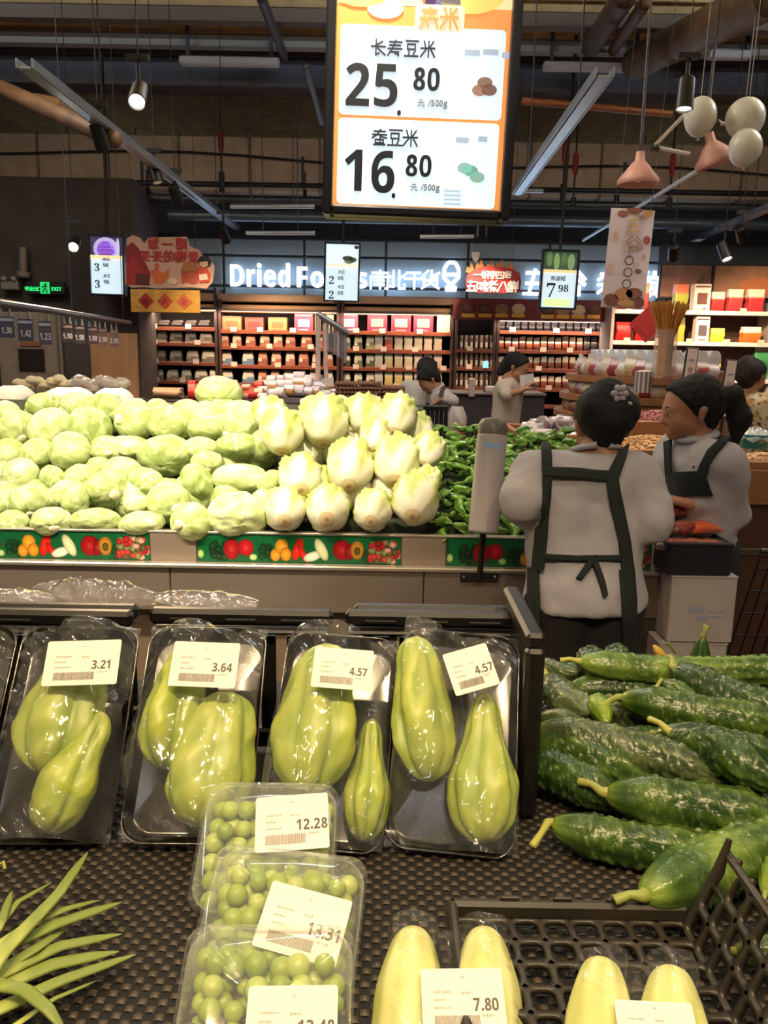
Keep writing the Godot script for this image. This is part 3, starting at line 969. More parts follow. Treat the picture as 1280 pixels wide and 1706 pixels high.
func boards() -> void:
	var fr := 8.4
	# die-cut egg sign
	var c := PZ(285, 440, fr)
	var s := fr / FPX * 1.0
	var o := thing("egg_sign", "die-cut cream and red sign for fresh eggs with barn, hens and girl", "sign", c)
	var B := patch.bind(fr, c, o)
	B.call("board", [212, 398, 222, 392, 234, 396, 241, 406, 249, 396, 312, 395, 317, 411, 331, 416, 340, 428, 350, 428, 358, 444, 355, 470, 345, 481, 318, 479, 262, 481, 240, 478, 220, 480, 209, 472], "c9a08c", 0)
	B.call("barn", [212, 436, 224, 420, 236, 430, 252, 458, 250, 476, 212, 474], "a32420", 0.02)
	B.call("barn_roof", [211, 412, 222, 404, 232, 414, 252, 456, 246, 460, 222, 424, 212, 440], "8a1c1c", 0.026)
	B.call("barn_door", [228, 455, 250, 458, 250, 475, 228, 472], "5c2020", 0.03)
	B.call("hen", [252, 452, 262, 447, 272, 456, 283, 448, 282, 462, 270, 474, 258, 472], "d0642c", 0.02)
	B.call("hen", [258, 442, 263, 437, 267, 444, 262, 450], "d05a34", 0.02)
	B.call("egg", [280, 466, 290, 462, 298, 468, 294, 474, 283, 473], "e8cc9c", 0.022)
	B.call("hen_house", [303, 446, 314, 438, 328, 440, 334, 454, 330, 472, 322, 474, 312, 470, 304, 474], "b04c34", 0.02)
	B.call("basket", [306, 440, 318, 434, 328, 440, 330, 452, 304, 454], "a87040", 0.026)
	B.call("girl_dress", [332, 446, 344, 444, 352, 458, 350, 470, 334, 472, 330, 460], "c8482c", 0.024)
	B.call("girl_apron", [333, 458, 346, 456, 348, 466, 334, 468], "ecd4c0", 0.031)
	B.call("girl_hair", [330, 434, 336, 427, 348, 427, 354, 436, 350, 445, 334, 445], "2c201e", 0.024)
	B.call("girl_face", [334, 437, 347, 436, 348, 443, 341, 447, 334, 443], "e0b090", 0.031)
	var red := mat("b02a28", 0.5)
	ink("lettering", "做一颗", 15 * s, red, o, PZ(280, 406, fr) - c + Vector3(0, 0, 0.026), 0.16, Basis.IDENTITY, 0.01, 1.5)
	ink("lettering", "妥妥的鲜蛋", 15 * s, red, o, PZ(283, 427, fr) - c + Vector3(0, 0, 0.026), 0.16, Basis.IDENTITY, 0.01, 1.28)
	# gold board with three red diamonds
	c = PZ(276, 502, fr)
	o = thing("gold_board", "gold board with three red paper diamonds below the egg sign", "sign", c)
	part("board", bx(Vector3(112 * s, 36 * s, 0.03), 0.006), grain("dca848", "b88a38", 1.5, 0.5), o)
	for sd in [-1, 1]:
		part("hanging_string", bx(Vector3(0.004, 4.62 - c.y, 0.004), 0, Vector3(sd * 50 * s, (4.62 - c.y) / 2, -0.02)), mat("3a3838"), o)
	for k in 3:
		var q := MB.new()
		q.box(Vector3.ZERO, Vector3(18 * s, 18 * s, 0.006), Basis(Vector3.BACK, PI / 4))
		var d := part("diamond", q, mat(["a82018", "b8442c", "c06040"][k], 0.6), o, Transform3D(Basis(), Vector3((k - 1) * 31 * s, 0, 0.019)))
		ink("character", "福惠谷"[k], 9 * s, mat(["701410", "8c2c20", "98402c"][k], 0.6), d, Vector3(0, 0, 0.006), 0.1)
	# red cloud board
	fr = 8.8
	s = fr / FPX
	c = PZ(822, 462, fr)
	o = thing("cloud_sign", "red cloud-shaped sign with two lines of white characters and flames", "sign", c)
	B = patch.bind(fr, c, o)
	B.call("board", [776, 470, 778, 458, 788, 450, 796, 446, 815, 443, 838, 446, 852, 448, 866, 455, 868, 470, 866, 486, 846, 489, 800, 488, 778, 484], "a42834", 0)
	for k in [[784, 446], [800, 440], [818, 442], [834, 440], [850, 444]]:
		B.call("flame", [k[0] - 8, k[1] + 8, k[0] - 5, k[1] - 3, k[0] - 1, k[1] + 1, k[0] + 2, k[1] - 9, k[0] + 8, k[1] + 9], "c87838", -0.01)
	B.call("pot", [786, 420, 800, 420, 798, 432, 793, 437, 788, 432], "d8c8b8", -0.012)
	for sd in [-1, 1]:
		part("hanging_string", bx(Vector3(0.004, 4.6 - c.y, 0.004), 0, Vector3(sd * 30 * s, (4.6 - c.y) / 2, -0.02)), mat("3a3838"), o)
	var white := mat("f2e6e0", 0.5, 0, 1, 0.15)  # faint glow put into the white of the lettering
	ink("lettering", "一锅容四海", 11 * s, white, o, PZ(820, 458, fr) - c + Vector3(0, 0, 0.033), 0.15, Basis.IDENTITY, 0.006, 1.1)
	ink("lettering", "五味煮八鲜", 15.5 * s, white, o, PZ(820, 477, fr) - c + Vector3(0, 0, 0.033), 0.16, Basis.IDENTITY, 0.006, 1.07)
	# red hanging food boards
	for n in 2:
		var x0: float = [757, 891][n]
		var x1: float = [889, 1012][n]
		var y0: float = [500, 502][n]
		fr = 9.3
		s = fr / FPX
		c = PZ((x0 + x1) / 2, y0 + 16, fr)
		o = thing("food_board", "dark red board of bowl pictures and yellow pills, %s" % ["next to the cream gift box", "behind the pepper price screen"][n], "sign", c)
		part("board", bx(Vector3((x1 - x0) * s, 33 * s, 0.03), 0.005), grain("7c2026", "5e181c", 1.0, 0.5), o)
		for i in 4:
			var x: float = lerpf(x0, x1, 0.18 + 0.21 * i)
			var q := PZ(x, y0 + 15, fr) - c
			var bm := MB.new()
			bm.ball(Vector3(q.x, q.y, 0.016), Vector3(11 * s, 8.5 * s, 0.006), 16, 8)
			var bowl := part("bowl_picture", bm, mat(["4a2a24", "3c2826", "8c7c70", "c8bca8"][(i + n) % 4], 0.5), o)
			bm = MB.new()
			bm.ball(Vector3(q.x, q.y, 0.02), Vector3(8 * s, 5.5 * s, 0.004), 14, 6)
			part("food_picture", bm, mat(["6a3826", "5a4030", "9a6a44", "d4b888"][(i + n) % 4], 0.5), bowl)
			bm = MB.new()
			bm.box(Vector3(q.x, q.y - 10 * s, 0.017), Vector3(21 * s, 6 * s, 0.006), Basis.IDENTITY, 0.002)
			part("name_pill", bm, mat("d8a83c", 0.5), o)
		write("small_lettering", "● ● ● ● ●".replace("●", "- - -"), 2.5 * s, mat("c8a89c", 0.5), o, Vector3(0, 14 * s, 0.018))
	# long white banner
	fr = 6.5
	s = fr / FPX
	c = PZ(1046, 432, fr)
	o = thing("hanging_banner", "long white paper banner with brown leaf shapes and a column of circles", "banner", c, "", Basis(Vector3.BACK, deg_to_rad(-2.5)))
	var bs := MB.new()
	bs.surf(6, 12, func(u: float, w: float): return Vector3((u - 0.5) * 70 * s, (0.5 - w) * 152 * s, 0.012 * sin(u * 5.0 + w * 2.0)))
	bs.surf(6, 12, func(u: float, w: float): return Vector3((u - 0.5) * 70 * s, (0.5 - w) * 152 * s, 0.012 * sin(u * 5.0 + w * 2.0) - 0.004))
	part("sheet", bs, mat("e2d2d4", 0.7), o)
	var bc := Vector2(1046, 432)
	for k in [[1030, 364, 9, 5, "9a6250"], [1048, 358, 14, 4, "8c5a48"], [1070, 362, 8, 6, "c89858"], [1026, 496, 12, 10, "7c4c40"], [1045, 486, 15, 10, "c08a5c"], [1062, 484, 14, 9, "8c5c4c"], [1072, 498, 8, 9, "7a4a40"], [1050, 500, 14, 6, "c4945c"], [1072, 402, 6, 7, "a05a50"], [1064, 450, 6, 4, "7c5854"], [1022, 400, 4, 8, "d8b898"], [1020, 448, 5, 9, "d4b8b0"], [1070, 428, 4, 5, "d0a0a0"]]:
		blob(o, s, bc, Vector2(k[0], k[1]), Vector2(k[2], k[3]), k[4], 0.0, 0.014, "leaf_print", 9)
	ink("lettering", "五", 20 * s, mat("dcae68", 0.6), o, Vector3(4 * s, 52 * s, 0.018), 0.09)
	ink("lettering", "谷", 22 * s, mat("b08868", 0.6), o, Vector3(6 * s, 24 * s, 0.018), 0.09)
	for i in 3:
		var tm := TorusMesh.new()
		tm.inner_radius = 5.5 * s
		tm.outer_radius = 7.5 * s
		tm.rings = 16
		tm.ring_segments = 6
		part("circle_print", tm, mat("6a5450", 0.6), o, Transform3D(Basis(Vector3.RIGHT, PI / 2).scaled_local(Vector3(1, 0.2, 1)), Vector3(2 * s, (-2 - i * 18) * s, 0.016)))
	for sd in [-1, 1]:
		part("hanging_string", bx(Vector3(0.004, 4.6 - c.y - 76 * s, 0.004), 0, Vector3(sd * 28 * s, 76 * s + (4.6 - c.y - 76 * s) / 2, 0)), mat("4a4a4a"), o)
	# picture panels over the packaged rice
	for n in 2:
		var x0: float = [1100, 1189][n]
		var x1: float = [1184, 1300][n]
		fr = 9.4
		s = fr / FPX
		c = PZ((x0 + x1) / 2, 469 + n, fr)
		o = thing("picture_panel", ["brown picture panel with a painted hut over the packaged rice", "brown picture panel of a plain landscape beside the hut picture"][n], "panel", c)
		part("frame", bx(Vector3((x1 - x0) * s, 54 * s, 0.04), 0.006, Vector3(0, 0, -0.01)), mat("2a2424", 0.6), o)
		part("picture", bx(Vector3((x1 - x0 - 5) * s, 49 * s, 0.04), 0.004, Vector3(0, 0, 0.002)), grain(["8c6658", "a87a58"][n], ["6c4c44", "8a6450"][n], 1.2, 0.6), o)
		if n == 0:
			for k in [[1166, 470, 9, 14, "5c3c34", 3], [1168, 482, 6, 8, "b09a4c", 14], [1139, 466, 8, 8, "7a5248", 9], [1118, 478, 14, 6, "744c40", 12]]:
				blob(o, s, Vector2(1142, 469), Vector2(k[0], k[1]), Vector2(k[2], k[3]), k[4], 0, 0.022 + 0.001 * k[2] / 3, "painted_shape", k[5])
		else:
			for k in [[1270, 476, 40, 14, "b06c44", 12], [1285, 462, 12, 6, "9a4c34", 9]]:
				blob(o, s, Vector2(1244.5, 470), Vector2(k[0], k[1]), Vector2(k[2], k[3]), k[4], 0, 0.022 + 0.001 * k[2] / 8, "painted_shape", k[5])
	# exit sign, emergency lamp, pipe on the side wall
	fr = 8.85
	s = fr / FPX
	c = PZ(77, 480, fr)
	o = thing("exit_sign", "green lit exit sign with a running figure on the dark wall", "sign", c)
	part("case", bx(Vector3(63 * s, 20 * s, 0.06), 0.006), mat("141816", 0.5), o)
	var gg := mat("30f080", 0.4, 0, 1, 1.1)
	ink("lettering", "安全出口", 6.0 * s, gg, o, Vector3(-19 * s, -1.5 * s, 0.032), 0.13, Basis.IDENTITY, 0.004, 1.12)
	write("lettering", "EXIT", 5.5 * s, gg, o, Vector3(18 * s, -1.5 * s, 0.032), 1.0)
	part("figure_plate", bx(Vector3(15 * s, 18 * s, 0.006), 0, Vector3(0, 0, 0.031)), mat("28d070", 0.4, 0, 1, 0.8), o)
	var rm := MB.new()
	rm.ball(Vector3(1.5, 6, 0) * s, Vector3(1.6, 1.6, 1) * s, 10, 6)
	for k in [[1, 4, 0, -1], [0, -1, -4, -7], [0, -1, 3, -3], [3, -3, 3, -8], [1, 3.5, -3.5, 2], [-3.5, 2, -4.5, -1], [1, 3.5, 4.5, 1.5]]:
		rm.tube([Vector3(k[0], k[1], 0) * s, Vector3(k[2], k[3], 0) * s], 1.0 * s, 6)
	part("running_figure", rm, mat("0c2a18", 0.5), o, Transform3D(Basis(), Vector3(0, 0, 0.034)))
	o = thing("emergency_lamp", "grey twin-head emergency lamp on the dark wall beside the exit sign", "emergency light", PZ(18, 476, fr))
	part("box", bx(Vector3(28 * s, 13 * s, 0.08), 0.008), mat("7c7470", 0.6), o)
	for sd in [-1, 1]:
		var hm := MB.new()
		hm.ball(Vector3(sd * 8 * s, 10 * s, 0.03), Vector3(5 * s, 5 * s, 0.05), 14, 8)
		hm.box(Vector3(sd * 8 * s, 6 * s, 0.01), Vector3(2 * s, 4 * s, 0.02))
		part("lamp_head", hm, mat("8a827c", 0.5), o)
	var pm := MB.new()
	pm.tube([PZ(38, 412, fr), PZ(39, 455, fr)], 0.045, 12)
	pm.tube([PZ(39, 453, fr), PZ(39, 463, fr)], 0.075, 12)
	single("wall_pipe", pm, mat("75695f", 0.6), "short grey vertical pipe with a collar above the exit sign", "pipe")

# ---------------------------------------------------------------- goods
var goods := {}
func pouch_mesh(a: String, b: String, kind: int) -> ArrayMesh:
	# unit-sized pack, base at the origin: 0 pouch with header, 1 tray pack with a label, 2 carton, 3 jar, 4 pillow bag
	var key := "%s%s%d" % [a, b, kind]
	if goods.has(key):
		return goods[key]
	var m := MB.new()
	if kind == 0:
		m.surf(10, 9, func(u: float, w: float):
			var y: float = w * 0.94
			var th: float = 0.5 * sin(PI * clampf(w * 1.25, 0.04, 1.0)) ** 0.6 * (1.0 if w < 0.8 else 0.1) + 0.02
			m.rgb(hex(a) if w < 0.56 else hex(b))
			var p := rrect(u, 0.94 - 0.1 * absf(w - 0.5), maxf(th * 2.0, 0.06), 0.02)
			return Vector3(p.x + 0.04 * sin(w * 9.0), y + 0.06 * w * sin(u * 19.0) * 0.5, p.y * 0.8), true)
		m.rgb(hex(b))
		m.box(Vector3(0.02, 0.92, 0), Vector3(0.86, 0.16, 0.05), Basis(Vector3.BACK, 0.08))
	elif kind == 1:
		m.rgb(hex(a))
		m.surf(12, 7, func(u: float, w: float):
			m.rgb(hex(a) if w < 0.62 else hex(b))
			var k: float = 1.0 - 0.25 * w ** 3.0
			var p := rrect(u, 0.98 * k, 0.9 * k, 0.2 * k)
			return Vector3(p.x, w * 0.8 + 0.05 * sin(u * 23.0) * w, p.y), true)
		m.rgb(hex(b))
		m.box(Vector3(0, 0.8, 0.08), Vector3(0.74, 0.18, 0.6), Basis(Vector3.RIGHT, 0.5), 0.03)
		m.rgb(hex("e8ddd0"))
		m.box(Vector3(-0.22, 0.42, 0.46), Vector3(0.3, 0.24, 0.03), Basis(Vector3.RIGHT, -0.1))
	elif kind == 2:
		m.rgb(hex(a))
		m.box(Vector3(0, 0.5, 0), Vector3(1, 1, 1), Basis.IDENTITY, 0.02)
		m.rgb(hex(b))
		m.box(Vector3(0, 0.46, 0.5), Vector3(0.62, 0.42, 0.02), Basis.IDENTITY, 0.008)
		m.box(Vector3(0, 0.9, 0.5), Vector3(0.9, 0.06, 0.02))
		m.box(Vector3(0, 0.1, 0.5), Vector3(0.5, 0.05, 0.02))
	elif kind == 3:
		var pr := [Vector2(0.001, 0), Vector2(0.42, 0), Vector2(0.46, 0.05), Vector2(0.46, 0.7), Vector2(0.36, 0.8), Vector2(0.36, 0.82)]
		m.surf(12, 5, func(u: float, w: float):
			m.rgb(hex(a) if (w < 0.35 or w > 0.65) else hex(a).lightened(0.1))
			var q: Vector2 = pr[int(round(w * 5))]
			return Vector3(q.x * cos(TAU * u), q.y, q.x * sin(TAU * u)), true)
		m.rgb(hex(b))
		m.lathe([Vector2(0.36, 0.8), Vector2(0.4, 0.82), Vector2(0.4, 0.97), Vector2(0.36, 1.0), Vector2(0.001, 1.0)], 12)
		m.rgb(hex("e0d4c4"))
		m.box(Vector3(0, 0.34, 0.45), Vector3(0.46, 0.34, 0.04))
	else:
		m.surf(14, 10, func(u: float, w: float):
			m.rgb(hex(a) if (w > 0.3 or absf(u - 0.25) > 0.13) else hex(b))
			m.rgb(hex(b) if (w > 0.66) else hex(a))
			var e: float = sin(PI * clampf(w, 0.03, 0.97)) ** 0.45
			var p := rrect(u, 0.96 - 0.06 * e, 0.1 + 0.85 * e, 0.04 + 0.1 * e)
			return Vector3(p.x + 0.02 * sin(w * 14.0 + u * 3.0), w, p.y * 0.9 + 0.03 * sin(u * 31.0 + w * 7.0)), true)
	goods[key] = m.commit()
	return goods[key]

func pack(called: String, label: String, cat: String, p: Vector3, s: Vector3, a: String, b: String, kind: int, group: String, turn := 0.0, rough := 0.45) -> MeshInstance3D:
	return single(called, pouch_mesh(a, b, kind), mat("vc", rough), label, cat, at(p, turn, s), group)

func shelf_unit(label: String, x0: float, x1: float, tops: Array, far: float, deep: float, wood: String, lip: String, back: String, head: float) -> Node3D:
	# tops: photo rows of the shelf lips, measured in the middle of the unit
	var xm := (x0 + x1) / 2
	var a := PZ(x0, tops[0], far).x
	var b := PZ(x1, tops[0], far).x
	var o := thing("shelf_unit", label, "shelf", Vector3((a + b) / 2, 0, -far))
	var h := PZ(xm, head, far).y
	part("back_panel", bx(Vector3(b - a, h, 0.03), 0, Vector3(0, h / 2, -deep)), mat(back, 0.8), o)
	for s in [-1, 1]:
		part("side_panel", bx(Vector3(0.035, h, deep), 0.004, Vector3(s * (b - a - 0.035) / 2, h / 2, -deep / 2)), mat(wood, 0.6), o)
	for t in tops:
		var y := PZ(xm, t, far).y
		var sh := part("shelf", bx(Vector3(b - a - 0.07, 0.025, deep), 0.003, Vector3(0, y - 0.01, -deep / 2)), mat(wood, 0.6), o)
		part("shelf_lip", bx(Vector3(b - a - 0.06, 0.045, 0.015), 0.003, Vector3(0, y - 0.012, 0.004)), mat(lip, 0.4), sh)
		var x := a + 0.18
		while x < b - 0.1:
			part("price_tag", bx(Vector3(0.07, 0.055, 0.004), 0, Vector3(x - (a + b) / 2, y - 0.005 + 0.02, 0.016)), mat("dcc8b8", 0.6), sh)
			x += 0.3 + 0.22 * rng.randf()
	part("plinth", bx(Vector3(b - a, 0.12, deep), 0, Vector3(0, 0.06, -deep / 2)), mat("241c1c", 0.7), o)
	return o

func row(called: String, cat: String, where: String, group: String, items: Array, lip_px: float, mid: float, far: float, kind: int) -> void:
	# items: [x0, x1, top, colour, colour] in photo pixels; they stand on the shelf whose lip is at lip_px
	var y := PZ(mid, lip_px, far).y + 0.004
	var n := 0
	for k in items:
		var a := PZ(k[0], lip_px, far - 0.02).x
		var b := PZ(k[1], lip_px, far - 0.02).x
		var h: float = (lip_px + (k[0] - mid) * 0.0175 - k[2]) * far / FPX
		var dp: float = clampf((b - a) * 0.7, 0.06, 0.2)
		pack(called, "%s %s, %s from exit sign" % [k[5] if k.size() > 5 else "pack", where, ordinal(n)], cat, Vector3((a + b) / 2, y, -far - 0.03 - dp / 2), Vector3((b - a) * 0.94, h, dp), k[3], k[4], kind, group)
		n += 1

func racks() -> void:
	var far := 9.6
	shelf_unit("dark wooden shelf unit under the gold board, stocked with pale packs", 232, 362, [546, 572, 604, 635, 662], far, 0.4, "3a2624", "7a4434", "241c20", 478)
	shelf_unit("dark wooden shelf unit of dried goods with gift cartons on top", 364, 566, [552, 579, 610, 640, 668], far, 0.4, "3a2624", "84452f", "2a242c", 500)
	shelf_unit("dark wooden shelf unit of dried goods with red cartons on top", 568, 756, [554, 584, 614, 645, 672], far, 0.4, "3a2624", "84452f", "2a242c", 505)
	shelf_unit("dark narrow shelf unit filled with jars", 757, 826, [583, 613, 646, 676], far, 0.4, "32201e", "6a3a2c", "241c20", 520)
	shelf_unit("dark wooden shelf unit under the red food boards, stocked with bagged nuts", 828, 1014, [553, 585, 616, 648, 676], far, 0.4, "32201e", "7c4434", "201c24", 520)
	var pale := [["8c8474", "ece4d4"], ["a09884", "f4ecdc"], ["7c7868", "e4dccc"]]
	var pink := [["a86450", "d8a890"], ["b4705c", "ecc8b4"], ["9c5848", "c88870"]]
	# under the gold board
	var it := []
	for i in 5:
		it.append([238 + i * 22.5, 258 + i * 22.5, 534, "2c2826", "4a4440", "dark pouch"])
	row("dried_food_pouch", "pouch", "on the shelf just under the gold board", "dark pouches under the gold board", it, 546, 297, far, 0)
	it = []
	for k in [[238, 257], [258, 277], [278, 303], [304, 326], [328, 353]]:
		it.append([k[0], k[1], 553, pale[it.size() % 3][0], pale[it.size() % 3][1], "pale tray pack"])
	row("dried_food_pack", "food pack", "on the second shelf under the gold board", "pale packs under the gold board", it, 572, 297, far, 1)
	it = []
	for k in [[236, 254], [255, 275], [278, 302], [306, 330], [331, 358]]:
		it.append([k[0], k[1], 585, pale[(it.size() + 1) % 3][0], pale[(it.size() + 1) % 3][1], "pale tray pack"])
	row("dried_food_pack", "food pack", "on the third shelf under the gold board", "pale packs under the gold board", it, 604, 297, far, 1)
	it = []
	for k in [[236, 252], [253, 271], [273, 296], [298, 318], [320, 345], [346, 360]]:
		it.append([k[0], k[1], 617, pale[(it.size() + 2) % 3][0], pale[(it.size() + 2) % 3][1], "pale tray pack"])
	row("dried_food_pack", "food pack", "on the fourth shelf under the gold board", "pale packs under the gold board", it, 635, 297, far, 1)
	# gift cartons
	row("gift_carton", "box", "on the top shelf below the word Dried", "gift cartons on the top shelves", [[368, 402, 528, "a8744c", "8c5a3c", "tan carton"], [406, 439, 530, "9c4840", "7c3430", "dull red carton"], [445, 478, 530, "b08050", "8a6038", "tan carton"], [489, 522, 524, "d0405c", "f4e4dc", "red and white carton"], [524, 534, 524, "d8b070", "e8dcc0", "narrow cream carton"], [542, 556, 526, "e0c070", "f0e8c8", "narrow yellow carton"]], 552, 465, far, 2)
	row("gift_carton", "box", "on the top shelf beside the food boards", "gift cartons on the top shelves", [[563, 597, 523, "c8405c", "f0dccc", "red and white carton"], [611, 646, 522, "c82c48", "e8a080", "red carton"], [651, 686, 522, "d02c44", "f0b890", "red carton"], [688, 723, 522, "c82c4c", "e89c88", "red carton"], [728, 751, 523, "cbbcaa", "b8a898", "cream carton"]], 554, 662, far, 2)
	it = []
	for k in [[361, 381], [384, 402], [406, 426], [430, 450], [453, 471], [473, 493], [499, 521], [524, 540]]:
		it.append([k[0], k[1], 556 + (it.size() % 3), pink[it.size() % 3][0], pink[it.size() % 3][1], "pinkish tray pack"])
	row("dried_food_pack", "food pack", "on the second shelf under the tan cartons", "pink packs below the tan cartons", it, 579, 465, far, 1)
	it = []
	for k in [[366, 386], [400, 423], [427, 446], [449, 469], [473, 492], [495, 515], [518, 534], [536, 556]]:
		var blue: bool = it.size() < 2
		it.append([k[0], k[1], 587, "6c88a8" if blue else pink[it.size() % 3][0], "e0d0c4" if blue else pink[it.size() % 3][1], "blue and white pouch" if blue else "pinkish tray pack"])
	row("dried_food_pack", "food pack", "on the third shelf under the tan cartons", "pink packs below the tan cartons", it, 610, 465, far, 1)
	it = []
	for k in [[366, 388], [400, 424], [427, 445], [448, 466], [470, 488], [490, 510], [513, 532], [538, 556]]:
		var blue: bool = it.size() < 2
		it.append([k[0], k[1], 618, "6c88a8" if blue else (pink[it.size() % 3][0] if it.size() < 5 else "b0a880"), "e0d0c4" if blue else (pink[it.size() % 3][1] if it.size() < 5 else "e4dcc0"), "blue and white pouch" if blue else "small tray pack"])
	row("dried_food_pack", "food pack", "on the fourth shelf under the tan cartons", "pink packs below the tan cartons", it, 640, 465, far, 1)
	# pale bags and round packs
	for n in 3:
		it = []
		for i in 3:
			it.append([568 + i * 20, 585 + i * 20, [560, 590, 622][n], ["6a6c50", "54503c", "7c8460"][(i + n) % 3], "e8e4cc", "clear-lidded tub"])
		row("food_tub", "tub", "on the %s shelf below the red cartons" % ["second", "third", "fourth"][n], "clear-lidded tubs below the red cartons", it, [584, 614, 645][n], 662, far, 1)
		it = []
		var cols: Array = [[["f0e4d0", "f4ece0"], ["d87c64", "f0d8c4"], ["ece0cc", "f8f0e4"], ["f0e8d4", "f8f4ec"], ["e8dcc4", "f4ece0"], ["f0e4d0", "ecc8b0"], ["e4d4bc", "f4ece0"]], [["e4e0d0", "f0ece0"], ["e8d8a8", "f0e8cc"], ["e8dcb0", "f4ecd4"], ["ecdcb4", "f4ecd4"], ["f0e0d0", "ecc8bc"], ["ecdccc", "f8f4f0"], ["e8cfc0", "f4e8e0"]], [["d8d0bc", "ece8dc"], ["e8d08c", "f0e0b0"], ["e4c884", "f0e0b0"], ["ecdcb0", "f4ecd4"], ["e8dcc0", "f0ece0"], ["e0d0b8", "f0ece0"], ["dccfb8", "eee6d8"]]][n]
		for i in 7:
			it.append([623 + i * 16.5, 639 + i * 16.5, [556, 588, 619][n] + (i % 2), cols[i][0], cols[i][1], "pale food bag"])
		row("food_bag", "food bag", "on the %s shelf beside the tubs" % ["second", "third", "fourth"][n], "pale food bags beside the tubs", it, [584, 614, 645][n], 662, far, 4)
		it = []
		for i in 8:
			it.append([757 + i * 8.4, 765 + i * 8.4, [560, 589, 622][n], [["54423c", "8c5c3c", "5c463c"][n], "6a5448", "7a6a54"][i % 3], ["9c9088", "b08a68", "a09488"][n], "tall jar"])
		row("food_jar", "jar", "on the %s shelf of the narrow jar unit" % ["top", "second", "third"][n], "jars on the narrow unit", it, [583, 613, 646][n], 791, far, 3)
	# bagged nuts
	for n in 4:
		it = []
		var cnt: int = [14, 15, 15, 13][n]
		for i in cnt:
			if n == 0:
				it.append([832 + i * 12.6, 843 + i * 12.6, 537, "26242c", "45424c", "dark pouch"])
			else:
				var dk: bool = i > 11 and n == 1
				it.append([830 + i * 12, 841 + i * 12, [0, 562, 595, 627][n] + (i % 3), "4a4848" if dk else ["8c4434", "a4563c", "7c4438", "94604c"][(i * 3 + n) % 4], "8a8a88" if dk else ["f0dcc8", "e8ccb4", "f8ead8"][(i + n) % 3], "nut bag"])
		row("nut_bag" if n else "dried_food_pouch", "food bag", "on the %s shelf below the food boards" % ["top", "second", "third", "fourth"][n], "nut bags below the food boards", it, [553, 585, 616, 648][n], 920, far, 0)
	# white shelving of packaged rice
	var fr := 9.0
	shelf_unit("white-lipped shelf unit of packaged rice under the picture panels", 1020, 1300, [519, 571, 632], fr, 0.45, "b4a8a4", "e8d8d4", "4c3430", 500)
	row("rice_bag", "food bag", "on the top white-lipped shelf", "rice bags on the white-lipped shelves", [[1024, 1050, 474, "8c2c30", "b48c6c", "red and tan bag"], [1056, 1086, 474, "b03434", "d8b08c", "red and tan bag"], [1124, 1152, 476, "98a040", "b4644c", "green and orange bag"], [1187, 1213, 488, "a83030", "e0cdbc", "red and cream bag"], [1215, 1244, 484, "c03c40", "e4d0bc", "red and cream bag"], [1248, 1280, 484, "bc3a3e", "e0ccb8", "red and cream bag"]], 519, 1160, fr, 4)
	row("rice_carton", "box", "with a brown window on the top white-lipped shelf", "cartons with brown windows", [[1157, 1186, 476, "e4d4cc", "6a4438", "cream carton"]], 519, 1160, fr, 2)
	row("rice_carton", "box", "with a dark window, lower white-lipped shelf", "cartons with brown windows", [[1160, 1184, 530, "e8d8d0", "5a5058", "cream carton"]], 571, 1160, fr, 2)
	row("rice_bag", "food bag", "on the lower white-lipped shelf", "rice bags on the white-lipped shelves", [[1026, 1056, 538, "c42424", "a81c20", "bright red bag"], [1059, 1084, 546, "c02028", "8c1c20", "bright red bag"], [1116, 1146, 528, "c4b84c", "6c6c50", "yellow and dark bag"], [1187, 1213, 548, "d4e048", "c8d468", "lime yellow bag"], [1240, 1276, 546, "dc7434", "f0e0d4", "orange and white bag"]], 571, 1160, fr, 4)
	row("rice_bag", "food bag", "on the lowest white-lipped shelf", "rice bags on the white-lipped shelves", [[1030, 1060, 590, "a84038", "d0b090", "red bag"], [1100, 1130, 590, "b05840", "d8c090", "orange bag"], [1178, 1206, 600, "d8b030", "e8cc60", "yellow bag"], [1258, 1290, 588, "28784c", "3c8c58", "green bag"]], 632, 1160, fr, 4)
	var dm := MB.new()
	dm.box(Vector3.ZERO, Vector3(0.19, 0.19, 0.01), Basis(Vector3.BACK, PI / 4), 0.002)
	dm.box(Vector3(0, 0, 0.007), Vector3(0.12, 0.12, 0.004), Basis(Vector3.BACK, PI / 4))
	single("paper_diamond", dm, mat("d84440", 0.6), "red paper diamond hanging before the rice shelf beside the spaghetti", "decoration", at(PZ(1078, 541, 6.2)))
